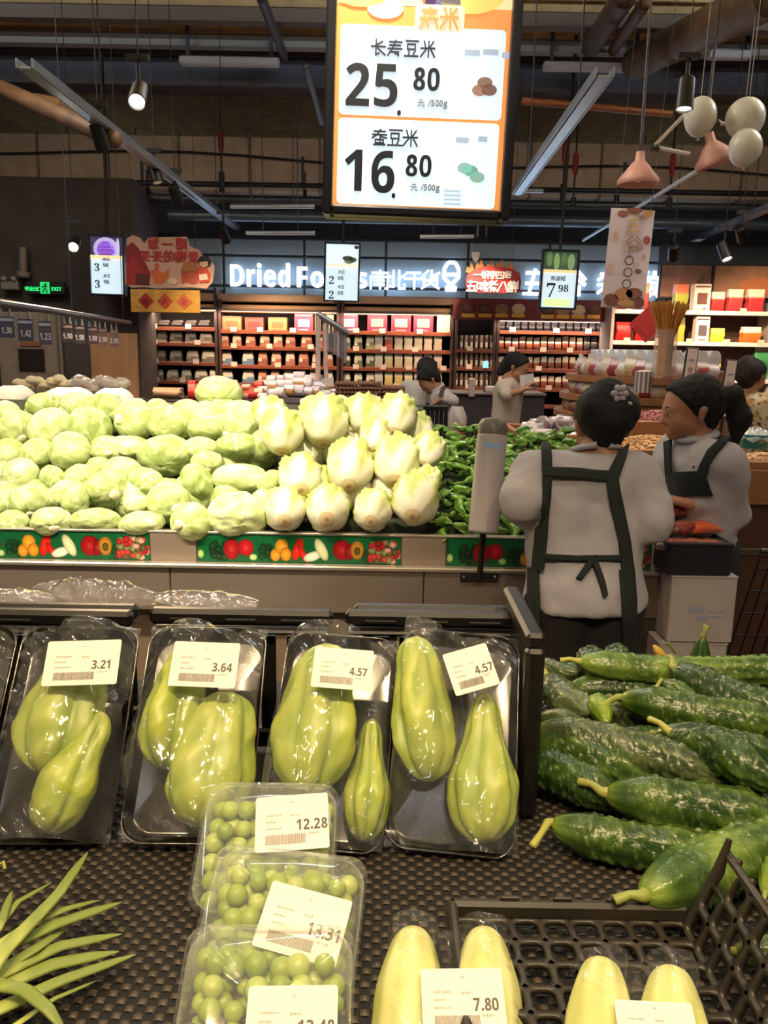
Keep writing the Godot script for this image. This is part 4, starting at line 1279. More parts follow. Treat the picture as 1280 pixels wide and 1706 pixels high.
# ---------------------------------------------------------------- vegetables
func cabbage_mesh(seed: int) -> ArrayMesh:
	# unit head: wrapped leaves with raised edges and pale veins; stem end towards +z
	var m := MB.new()
	var r := RandomNumberGenerator.new()
	r.seed = 100 + seed
	var leaves := []
	for i in 7:
		var a := TAU * (i * 0.382 + r.randf() * 0.1)
		var dir := Vector3(cos(a), sin(a), r.randf_range(-0.1, 0.7)).normalized()
		leaves.append([dir, r.randf_range(0.72, 1.0), r.randf_range(0.025, 0.05), dir.cross(Vector3(0.1, 0.2, 1)).normalized()])
	var light := hex(["ccd6a0", "bcc88c", "d8deb4", "c6d098"][seed % 4])
	var deep := hex(["8ca054", "7a9046", "a0b268", "889c4e"][seed % 4])
	var squash := Vector3(1.0, 1.0, 0.82 if seed % 2 else 0.95)
	m.surf(44, 28, func(u: float, w: float):
		var a: float = TAU * u
		var e: float = PI * w
		var d := Vector3(sin(e) * cos(a), sin(e) * sin(a), cos(e))
		var rad := 1.0
		var vein := 0.0
		var edge := 0.0
		for l in leaves:
			var q: float = acos(clampf(d.dot(l[0]), -1, 1))
			var rim: float = l[1] * (1.0 + 0.07 * sin(7.0 * d.dot(l[3]) + seed))
			if q < rim:
				rad += l[2] * smoothstep(rim, rim - 0.07, q)
				edge = smoothstep(rim - 0.14, rim - 0.02, q)
				# ribs fan out from the stem end
				var base: Vector3 = Vector3(0, 0, 1)
				var t: Vector3 = d - base * d.dot(base)
				var lt: Vector3 = l[0] - base * l[0].dot(base)
				var ang: float = t.angle_to(lt) * (1.0 if t.cross(lt).z > 0 else -1.0)
				vein = smoothstep(0.10, 0.02, absf(ang)) * 0.9
				vein = maxf(vein, smoothstep(0.06, 0.0, absf(absf(ang) - 0.42 + 0.25 * q)) * 0.6)
				vein = maxf(vein, smoothstep(0.05, 0.0, absf(absf(ang) - 0.8 + 0.3 * q)) * 0.45)
		rad += 0.018 * sin(a * 3.0 + seed) * sin(e) + 0.012 * sin(e * 9.0 + a * 4.0) + vein * 0.012
		var nz: float = noise.get_noise_3dv(d * 160.0 + Vector3(seed * 40.0, 0, 0))
		m.rgb(deep.lerp(light, clampf(0.5 + nz * 0.75, 0, 1)).lerp(hex("e4e8c8"), vein * 0.7).lerp(hex("dde4b8"), edge * 0.45))
		return d * rad * squash, true)
	return m.commit()

func stump_mesh() -> MB:
	var m := MB.new()
	m.lathe([Vector2(0.001, 0.06), Vector2(0.2, 0.05), Vector2(0.24, 0.0), Vector2(0.3, -0.12)], 12)
	return m

func cabbages() -> void:
	var protos := []
	for s in 6:
		protos.append(cabbage_mesh(s))
	var stump := stump_mesh().commit()
	var sets := [
		["crown", [365, 654, 36, 26]],
		["topmost row", [75, 676, 28, 22, 132, 676, 28, 22, 182, 682, 30, 28, 264, 684, 20, 20, 12, 690, 22, 22, 310, 690, 30, 22, 402, 688, 28, 22, 440, 694, 26, 24]],
		["second row down", [28, 716, 33, 31, 86, 714, 35, 35, 150, 712, 34, 33, 225, 700, 33, 33, 285, 706, 37, 28, 345, 703, 40, 32, 395, 712, 34, 28]],
		["third row down", [10, 762, 20, 18, 55, 762, 26, 22, 118, 755, 34, 33, 180, 752, 26, 16, 210, 746, 28, 19, 275, 760, 43, 34, 334, 748, 28, 20, 398, 745, 37, 27, 440, 742, 24, 28]],
		["fourth row down", [35, 792, 31, 27, 6, 790, 16, 20, 88, 800, 20, 24, 133, 797, 26, 23, 165, 778, 20, 16, 205, 786, 32, 25, 345, 772, 26, 22, 400, 798, 44, 26, 452, 808, 22, 28]],
		["fifth row down", [50, 836, 31, 30, 98, 832, 20, 18, 125, 835, 21, 27, 180, 816, 33, 32, 245, 806, 32, 26, 280, 838, 34, 33, 330, 805, 28, 34, 225, 842, 20, 16, 5, 846, 14, 16, 440, 838, 22, 22]],
		["bottom row", [20, 872, 26, 21, 87, 870, 32, 24, 160, 868, 39, 21, 237, 872, 36, 21, 320, 870, 36, 30, 398, 860, 48, 38]]]
	var n := 0
	for st in sets:
		var c := []
		var v: Array = st[1]
		for i in range(0, v.size(), 4):
			c.append([v[i], v[i + 1], v[i + 2], v[i + 3]])
		c.sort_custom(func(a, b): return a[0] > b[0])
		for i in c.size():
			var k: Array = c[i]
			var d := lerpf(3.62, 2.86, clampf((k[1] - 650.0) / 225.0, 0, 1)) + rng.randf_range(-0.02, 0.02)
			var p := P(k[0], k[1], d)
			var rx: float = k[2] * d / FPX * 1.03
			var ry: float = k[3] * d / FPX * 1.03
			var rz := (rx + ry) * 0.5
			var spin := Basis(Vector3.BACK, rng.randf() * TAU)
			if absf(rx - ry) > 0.12 * rx:
				spin = Basis(Vector3.BACK, PI / 2 * rng.randi_range(0, 3))
			var tilt := Basis(Vector3.RIGHT, rng.randf_range(-0.5, 1.2)) * Basis(Vector3.UP, rng.randf_range(-0.7, 0.7))
			var o := thing("cabbage", "pale green %s cabbage in the %s, %s from the napa cabbages" % ["flattened" if rx > 1.25 * ry else "round", st[0], ordinal(i)], "cabbage", p, "heap of round cabbages", Basis.from_scale(Vector3(rx, ry, rz)))
			if i == 0 and n == 0:
				o.set_meta("label", "single pale green cabbage perched on the crown of the pile")
			part("head", protos[n % 6], mat("vc", 0.5), o, Transform3D(tilt * spin, Vector3.ZERO))
			if n % 3 == 0:
				part("stem_stump", stump, mat("e2dcbc", 0.7), o, Transform3D(tilt * spin * Basis(Vector3.RIGHT, PI / 2), tilt * spin * Vector3(0, 0, 0.98 if (n % 6) % 2 == 0 else 0.86)))
			n += 1
	# second layer that shows in the gaps
	for i in 26:
		var px := 15.0 + (i % 9) * 52.0 + rng.randf_range(-8, 8)
		var py := 705.0 + float(i / 9) * 62.0 + rng.randf_range(-10, 10)
		var d := lerpf(3.62, 2.86, (py - 650.0) / 225.0) + 0.12
		var r := 0.085
		var o := thing("cabbage", "pale green cabbage showing in a gap behind the front layer of the heap", "cabbage", P(px, py, d), "cabbages in the gaps of the heap", Basis.from_scale(Vector3(r, r, r)))
		part("head", protos[i % 6], mat("vc", 0.5), o, Transform3D(Basis(Vector3(0.3, 1, 0.2).normalized(), i * 1.7), Vector3.ZERO))

func napa_mesh(seed: int) -> ArrayMesh:
	# unit barrel along -z, butt end at z = 0, white ribs turning into yellow-green leaf tips
	var m := MB.new()
	m.surf(40, 22, func(u: float, w: float):
		var a: float = TAU * u
		var prof := 0.0
		if w < 0.1:
			prof = lerpf(0.02, 0.55, sqrt(w / 0.1))
		else:
			prof = lerpf(0.55, 1.0, sin(minf((w - 0.1) / 0.32, 1.0) * PI / 2)) * sqrt(1.0 - 0.97 * pow(maxf((w - 0.72) / 0.28, 0.0), 2.0))
		var twist := a + w * 0.35
		var saw := fposmod(twist / TAU * 5.0 + seed * 0.37, 1.0)
		var rib := smoothstep(0.5 - 0.42 * w, 0.3 - 0.3 * w, absf(saw - 0.5))
		var nz: float = noise.get_noise_3dv(Vector3(cos(a), sin(a), w * 3.0) * 90.0 + Vector3(seed * 50.0, 0, 0))
		var frill: float = clampf((w - 0.35) / 0.5, 0, 1)
		prof *= 1.0 - 0.09 * saw * smoothstep(0.02, 0.15, w) + 0.06 * nz + frill * 0.13 * sin(a * 13.0 + w * 20.0 + nz * 4.0)
		var leaf: float = clampf(frill * 0.7 + nz * 0.5 + (0.75 - 0.8 * rib) * smoothstep(0.06, 0.3, w), 0, 1)
		m.rgb(hex("dedac6").lerp(hex("c6ca7c"), leaf).lerp(hex("a4b458"), clampf(leaf * leaf + nz * 0.5 - 0.5, 0, 1)).lerp(hex("dccfae"), smoothstep(0.07, 0.0, w) * 0.8))
		return Vector3(cos(a) * prof, sin(a) * prof, -w * 3.4 + frill * 0.14 * sin(a * 7.0 + seed)), true)
	return m.commit()

func napas() -> void:
	var protos := []
	for s in 4:
		protos.append(napa_mesh(s))
	var cut := MB.new()
	cut.surf(16, 4, func(u: float, w: float):
		cut.rgb(hex("c8b48c").lerp(hex("8c6c48"), smoothstep(0.5, 0.0, w)))
		return Vector3(cos(TAU * u) * 0.34 * w, sin(TAU * u) * 0.34 * w, 0.03 - 0.1 * w * w), true)
	var cutm := cut.commit()
	# px, py, rx, ry, tilt of the axis upwards, turn, wording
	var v := [[560, 690, 40, 26, -0.15, 3.2, "leafy napa cabbage lying highest, on the top of the napa stack"], [604, 700, 30, 46, 0.9, -0.1, "tall napa cabbage standing in the gap between the upright one and the top end one"],
		[540, 718, 39, 58, 0.95, 0.05, "large upright pale napa cabbage in the middle of the top row"], [472, 740, 35, 46, 0.9, 0.12, "leafy napa cabbage leaning beside the round cabbages, top row"], [655, 716, 31, 34, 0.55, -0.15, "napa cabbage at the top end towards the peppers"],
		[503, 816, 36, 36, 0.25, 0.15, "napa cabbage with a brown cut end, middle row beside the round cabbages"], [582, 800, 39, 46, 0.45, 0.0, "fat white napa cabbage in the centre of the middle row"], [657, 795, 39, 44, 0.45, -0.1, "glossy napa cabbage in the middle row towards the peppers"],
		[703, 768, 27, 32, 0.5, -0.3, "small napa cabbage behind the glossy one, by the peppers"], [703, 810, 22, 36, 0.6, -0.35, "narrow napa cabbage at the outer edge, above the bottom row"],
		[475, 868, 34, 32, 0.2, 0.1, "napa cabbage in the bottom row beside the flattened round cabbage"], [545, 866, 37, 33, 0.12, 0.05, "napa cabbage with a pale cut end, second in the bottom row"], [618, 868, 32, 33, 0.2, -0.05, "napa cabbage with close white ribs, third in the bottom row"], [687, 858, 39, 42, 0.3, -0.12, "wrapped-looking napa cabbage at the pepper end of the bottom row"],
		[452, 700, 26, 36, 0.8, 0.2, "napa cabbage tucked among the round cabbages, top row"], [625, 745, 26, 30, 0.5, 0, "napa cabbage half hidden behind the middle row"]]
	var n := 0
	for k in v:
		var d := lerpf(3.35, 2.78, clampf((k[1] - 660.0) / 210.0, 0, 1))
		var rx: float = k[2] * 1.07 * d / FPX
		var up: float = k[4]
		var b := Basis(Vector3.UP, k[5]) * Basis(Vector3.RIGHT, up) * Basis(Vector3.BACK, rng.randf() * TAU)
		# the outline's height splits between the butt and the tilted length
		var l: float = rx * (0.62 if up > 0.7 else 0.8)
		var mid: float = k[3] * d / FPX - rx * 0.9
		if up < 0.0:
			d = 3.6
		var p := P(k[0], k[1], d) + Vector3(0, -mid * (1.0 if up > 0.4 else 0.3), rx * 0.6 * sin(up))
		var o := thing("napa_cabbage", k[6], "napa cabbage", p, "stack of napa cabbages", b * Basis.from_scale(Vector3(rx, rx, l)))
		part("head", protos[n % 4], mat("vc", 0.42), o)
		part("cut_end", cutm, mat("vc", 0.7), o, Transform3D(Basis(), Vector3(0, 0, 0.0)))
		n += 1
	for k in [[508, 770], [560, 765], [620, 770], [690, 740], [520, 840], [585, 838], [650, 838], [600, 755], [500, 740], [640, 735]]:
		var d := lerpf(3.35, 2.78, clampf((k[1] - 660.0) / 210.0, 0, 1)) + 0.14
		var o := thing("napa_cabbage", "napa cabbage showing in a gap behind the front of the napa stack", "napa cabbage", P(k[0], k[1], d), "napa cabbages in the gaps", Basis(Vector3.RIGHT, 0.35) * Basis(Vector3.BACK, k[0]) * Basis.from_scale(Vector3(0.085, 0.085, 0.06)))
		part("head", protos[n % 4], mat("vc", 0.42), o)
		n += 1

func pepper_mesh(seed: int) -> ArrayMesh:
	var m := MB.new()
	m.surf(14, 12, func(u: float, w: float):
		var a: float = TAU * u
		var r: float = 0.24 * sqrt(sin(PI * clampf(w * 0.93 + 0.05, 0, 1))) * (1.0 - 0.35 * w)
		r *= 1.0 + 0.13 * cos(a * 3.0 + seed) + 0.08 * sin(w * 11.0 + a * 2.0 + seed)
		var bend := 0.16 * sin(w * PI) * (1 if seed % 2 else -1)
		m.rgb(hex("3c5c24").lerp(hex("6a9038"), 0.5 + 0.5 * sin(a * 3.0 + seed + w * 3.0)))
		return Vector3(cos(a) * r + bend, 0.5 - w, sin(a) * r), true)
	return m.commit()

func peppers() -> void:
	var protos := []
	for s in 5:
		protos.append(pepper_mesh(s))
	var stem := MB.new()
	stem.tube([Vector3(0, 0.46, 0), Vector3(0.02, 0.58, 0.02), Vector3(0.08, 0.68, 0.04)], [0.07, 0.035, 0.04], 6)
	var stemm := stem.commit()
	# the bed they lie on
	var a := PZ(716, 900, 2.8)
	var b := PZ(1100, 900, 2.8)
	var bed := MB.new()
	bed.surf(1, 1, func(u: float, w: float): return Vector3(lerpf(a.x, b.x, u), lerpf(1.0, 1.26, w), lerpf(-2.80, -3.75, w)))
	bed.surf(1, 1, func(u: float, w: float): return Vector3(lerpf(a.x, b.x, u), lerpf(0.95, 1.21, w), lerpf(-2.80, -3.75, w)))
	single("sloping_bed", bed, mat("1c241a", 0.9), "dark sloping bed under the green peppers", "display bed")
	for i in 290:
		var layer := i / 190
		var k := i % 190
		var u := float(k % 19) / 18.0 + rng.randf_range(-0.022, 0.022)
		var w := float(k / 19) / 9.0 + rng.randf_range(-0.04, 0.04)
		if layer == 1:
			u = rng.randf()
			w = rng.randf()
		var p := Vector3(lerpf(a.x + 0.03, b.x - 0.04, clampf(u, 0, 1)), lerpf(1.0, 1.27, w) + 0.03 + layer * 0.03 + rng.randf() * 0.02, lerpf(-2.83, -3.72, w))
		var s := rng.randf_range(0.07, 0.1)
		var o := thing("green_pepper", "glossy dark green pepper in the heap behind the white bag roll", "pepper", p, "heap of green peppers", Basis.from_euler(Vector3(rng.randf_range(-1.9, -0.9), rng.randf() * TAU, rng.randf_range(-0.6, 0.6))).scaled_local(Vector3(s, s, s)))
		part("fruit", protos[i % 5], mat("vc", 0.2), o)
		part("stem", stemm, mat("6f8c3c", 0.5), o)

# ---------------------------------------------------------------- the long counter
func veg_print() -> ImageTexture:
	# flat print of the edging strips: vegetables on green
	var w := 512
	var h := 64
	var im := Image.create(w, h, false, Image.FORMAT_RGB8)
	for y in h:
		for x in w:
			var v := 0.5 + 0.5 * noise.get_noise_2d(x * 9.0, y * 9.0)
			im.set_pixel(x, y, Color(0.03, 0.30 + 0.08 * v, 0.16 + 0.04 * v))
	var dot := func(cx: float, cy: float, rx: float, ry: float, c: Color, turn := 0.0):
		var big := maxf(rx, ry)
		for y in range(int(cy - big), int(cy + big) + 1):
			for x in range(int(cx - big), int(cx + big) + 1):
				if x < 0 or y < 0 or x >= w or y >= h:
					continue
				var q := Vector2(x - cx, y - cy).rotated(turn)
				var t := q.x * q.x / (rx * rx) + q.y * q.y / (ry * ry)
				if t < 1.0:
					im.set_pixel(x, y, c.lerp(c.darkened(0.35), t * t) if t > 0.1 else c.lightened(0.12))
	var r := RandomNumberGenerator.new()
	r.seed = 5
	for i in 26:
		dot.call(30 + r.randf() * 50, 20 + r.randf() * 34, 9, 8, Color(0.04, 0.16 + 0.08 * r.randf(), 0.09))
	dot.call(8, 46, 8, 10, Color(0.62, 0.75, 0.42))
	dot.call(86, 34, 21, 25, Color(0.62, 0.07, 0.08))
	dot.call(122, 30, 20, 20, Color(0.7, 0.08, 0.12))
	dot.call(140, 52, 10, 8, Color(0.66, 0.78, 0.5))
	for i in 14:
		dot.call(160 + r.randf() * 24, 22 + r.randf() * 34, 9, 8, Color(0.04, 0.2 + 0.06 * r.randf(), 0.1))
	dot.call(196, 46, 13, 15, Color(0.85, 0.56, 0.12))
	dot.call(212, 26, 17, 18, Color(0.88, 0.6, 0.14))
	dot.call(222, 44, 14, 16, Color(0.86, 0.55, 0.1))
	dot.call(252, 32, 12, 28, Color(0.84, 0.13, 0.06), -0.35)
	dot.call(266, 44, 8, 22, Color(0.8, 0.1, 0.06), 0.6)
	dot.call(290, 48, 24, 11, Color(0.9, 0.9, 0.82), 0.3)
	dot.call(312, 32, 13, 28, Color(0.86, 0.86, 0.68), 0.5)
	dot.call(364, 32, 24, 24, Color(0.62, 0.05, 0.08))
	dot.call(382, 36, 12, 20, Color(0.54, 0.04, 0.07))
	dot.call(402, 32, 17, 22, Color(0.72, 0.5, 0.16))
	dot.call(402, 34, 8, 10, Color(0.35, 0.3, 0.1))
	for i in 12:
		dot.call(418 + r.randf() * 20, 34 + r.randf() * 24, 7, 7, Color(0.07, 0.24, 0.1))
	for i in 46:
		dot.call(432 + r.randf() * 74, 12 + r.randf() * 48, 6 + r.randf() * 4, 6 + r.randf() * 3, [Color(0.66, 0.1, 0.12), Color(0.75, 0.2, 0.18), Color(0.5, 0.5, 0.3), Color(0.35, 0.3, 0.16), Color(0.8, 0.6, 0.55)][i % 5])
	return ImageTexture.create_from_image(im)

func counter() -> void:
	var steel := grain("867a72", "7a6e66", 0.6, 0.36, 0.4, Vector3(0.5, 2, 1))
	var z := -2.74
	var y0 := 0.925
	var x1 := PZ(1112, 950, 2.74).x
	var x0 := -2.2
	var o := thing("display_counter", "long stainless steel display counter carrying the cabbages and peppers", "counter", Vector3(0, 0, z))
	var seams := [x0, PZ(285, 970, 2.74).x, PZ(706, 980, 2.74).x, x1]
	for i in 3:
		part("front_panel", bx(Vector3(seams[i + 1] - seams[i] - 0.004, 0.16, 0.02), 0.003, Vector3((seams[i] + seams[i + 1]) / 2, y0 - 0.085, 0)), steel, o)
		part("base_panel", bx(Vector3(seams[i + 1] - seams[i] - 0.1, 0.74, 0.02), 0.003, Vector3((seams[i] + seams[i + 1]) / 2, 0.38, -0.05)), mat(["6b5a4c", "6b5a4c", "c09878"][i], 0.5), o)
	for i in 4:
		part("post", bx(Vector3(0.07, 0.9, 0.06), 0.004, Vector3(clampf(seams[i], x0 + 0.04, x1 - 0.04), 0.45, -0.03)), mat("4a423c", 0.5, 0.3), o)
	part("top_rail", bx(Vector3(x1 - x0, 0.016, 0.04), 0.004, Vector3((x0 + x1) / 2, y0, 0.0)), grain("c9c0b4", "b8aea0", 1.0, 0.25, 0.7), o)
	part("ledge_board", bx(Vector3(x1 - x0, 0.11, 0.012), 0.002, Vector3((x0 + x1) / 2, y0 + 0.055, -0.035)), steel, o)
	part("ledge_lip", bx(Vector3(x1 - x0, 0.008, 0.03), 0.002, Vector3((x0 + x1) / 2, y0 + 0.113, -0.035)), grain("c9c0b4", "b8aea0", 1.0, 0.25, 0.7), o)
	part("deck", bx(Vector3(x1 - x0, 0.04, 1.1), 0, Vector3((x0 + x1) / 2, y0 + 0.02, -0.62)), mat("5a544c", 0.6, 0.2), o)
	# sloping base under the cabbages
	var bed := MB.new()
	var xb := PZ(722, 890, 2.8).x
	bed.prism(PackedVector2Array([Vector2(0, 0.94), Vector2(0, 1.0), Vector2(0.95, 1.42), Vector2(0.95, 0.94)]), xb - x0, Transform3D(Basis(Vector3(0, 0, -1), Vector3(0, 1, 0), Vector3(1, 0, 0)), Vector3(x0, 0, -0.14)))
	part("sloping_base", bed, mat("2c3420", 0.8), o)
	var tex := veg_print()
	var m := StandardMaterial3D.new()
	m.resource_name = "vegetable print"
	m.albedo_texture = tex
	m.roughness = 0.4
	var edges := [[-95, 248, 0.0, 1.0], [328, 668, 0.0, 1.0], [745, 1087, 0.0, 1.0]]
	for k in edges:
		var a := PZ(k[0], 918, 2.755).x
		var b := PZ(k[1], 918, 2.755).x
		var q := MB.new()
		q.surf(1, 1, func(u: float, w: float): return Vector3(lerpf(a, b, u), y0 + 0.108 - 0.1 * w, -0.024), false, false, true)
		part("edging_strip", q, m, o)
	for k in [[250, 326], [670, 743], [1089, 1108]]:
		var a := PZ(k[0], 918, 2.755).x
		var b := PZ(k[1], 918, 2.755).x
		part("blank_plate", bx(Vector3(b - a, 0.104, 0.006), 0.001, Vector3((a + b) / 2, y0 + 0.055, -0.025)), mat("cfc6bc" if k[0] > 1000 else "8a7a6e", 0.45, 0.3), o)
	# bag roll on its post
	var top := P(823, 697, 2.66)
	var bot := P(805, 889, 2.66)
	o = thing("bag_roll", "white roll of plastic bags with a grey top standing on a black post", "bag roll", bot)
	var ax := (top - bot).normalized()
	var bs := Basis(ax.cross(Vector3.BACK).normalized(), ax, Vector3.BACK).orthonormalized()
	var l := (top - bot).length()
	var rm := MB.new()
	rm.lathe([Vector2(0.012, 0.0), Vector2(0.048, 0.002), Vector2(0.05, 0.01), Vector2(0.05, l * 0.835), Vector2(0.047, l * 0.86), Vector2(0.03, l * 0.87)], 28)
	part("roll", rm, mat("b0a8ac", 0.45), o, Transform3D(bs, Vector3.ZERO))
	rm = MB.new()
	rm.lathe([Vector2(0.046, l * 0.835), Vector2(0.048, l * 0.85), Vector2(0.049, l * 0.93), Vector2(0.042, l * 0.985), Vector2(0.03, l * 0.995), Vector2(0.001, l)], 28)
	part("grey_top", rm, grain("8a867e", "5a564e", 6.0, 0.35, 0.1), o, Transform3D(bs, Vector3.ZERO))
	rm = MB.new()
	rm.surf(8, 1, func(u: float, w: float):
		var a: float = PI * (0.28 + 0.4 * u)
		return Vector3(cos(a) * 0.0508, l * (0.775 - 0.045 * w), sin(a) * 0.0508))
	part("blue_sticker", rm, mat("8cacd8", 0.5), o, Transform3D(bs, Vector3.ZERO))
	rm = MB.new()
	var foot := PZ(799, 962, 2.68)
	rm.tube([Vector3.ZERO + ax * 0.05, foot - bot], 0.011, 10)
	part("post", rm, mat("131315", 0.45), o)
	var br := part("bracket", bx(Vector3(0.135, 0.04, 0.008), 0.002, PZ(799, 960, 2.725) - bot), mat("141416", 0.5), o)
	for i in 3:
		var sm := MB.new()
		sm.ball(PZ(773 + i * 26, 961, 2.72) - bot, Vector3(0.004, 0.004, 0.003), 10, 6)
		part("screw", sm, mat("cfcac4", 0.3, 0.8), br)

func back_bundles() -> void:
	# white wrapped bundles and mushrooms beyond the cabbages
	var k := [[22, 664, 62, 34, "white plastic sheet bundle at the exit-sign end beyond the cabbages"], [115, 668, 80, 36, "white plastic sheet draped behind the cabbages, middle one"], [190, 668, 60, 34, "white plastic sheet with a faint blue print behind the cabbages"]]
	for q in k:
		var d := 3.95
		var p := P(q[0], q[1], d)
		var s := d / FPX
		var m := MB.new()
		m.surf(26, 12, func(u: float, w: float):
			var a: float = TAU * u
			var r: float = 1.0 + 0.08 * sin(a * 5.0 + q[0]) + 0.06 * noise.get_noise_2d(u * 400.0, w * 300.0)
			var e: float = sin(PI * clampf(w * 0.95 + 0.03, 0, 1)) ** 0.4
			return Vector3(cos(a) * r * e * q[2] * 0.5 * s, (0.5 - w) * q[3] * 1.3 * s + 0.02 * sin(u * 40.0) * w, sin(a) * r * e * 0.14), true)
		var o := single("sheet_bundle", m, mat("ece6da", 0.4), q[4], "plastic bundle", at(p))
		if q[0] == 190:
			part("faint_print", bx(Vector3(0.05, 0.012, 0.002), 0, Vector3(0.05, 0.03, 0.145)), mat("b8ccd8", 0.5), o)
	var ba := P(20, 650, 4.25)
	var bb := P(225, 654, 4.25)
	var bo := thing("low_shelf", "low dark shelf beyond the white sheets, carrying mushrooms and wrapped packs", "shelf", Vector3((ba.x + bb.x) / 2, 0, -4.16))
	part("shelf_top", bx(Vector3(bb.x - ba.x + 0.1, 0.03, 0.3), 0.004, Vector3(0, ba.y - 0.045, 0)), mat("3a3230", 0.6), bo)
	part("base", bx(Vector3(bb.x - ba.x, ba.y - 0.06, 0.26), 0.004, Vector3(0, (ba.y - 0.06) / 2, 0)), mat("2c2624", 0.6), bo)
	for i in 16:
		var px := 30.0 + i * 11.5
		var d := 4.25
		var p := P(px, 640 + 5 * sin(i * 1.9), d)
		var m := MB.new()
		var r := 0.03 + 0.012 * rng.randf()
		var o: Node3D
		if i < 8:
			m.lathe([Vector2(0.001, r), Vector2(r * 0.6, r * 0.85), Vector2(r, r * 0.3), Vector2(r * 0.95, 0), Vector2(r * 0.35, -0.01), Vector2(r * 0.3, -r)], 12)
			o = single("mushroom", m, mat("e0d2ac", 0.7), "cream mushroom in a row beyond the white sheets, %s from the exit-sign end" % ordinal(i), "mushroom", at(p), "mushrooms beyond the white sheets")
		else:
			m.surf(18, 10, func(u: float, w: float):
				var e: float = pow(sin(PI * clampf(w, 0.03, 0.97)), 0.5)
				return Vector3((w - 0.5) * 0.1, cos(TAU * u) * 0.035 * e + 0.008 * noise.get_noise_2d(u * 600.0 + i * 77, w * 900.0), sin(TAU * u) * 0.045 * e), true)
			o = single("wrapped_pack", m, mat("d8cfc8", 0.12, 0, 0.35), "small glossy film-wrapped pack beyond the white sheets, %s from the mushrooms" % ordinal(i - 8), "food pack", at(p), "wrapped packs beyond the white sheets")
			part("contents", bx(Vector3(0.07, 0.04, 0.05), 0.01, Vector3(0, -0.01, 0)), mat(["6a5044", "b8a488", "8c3c34", "d8d0c0"][i % 4], 0.6), o)

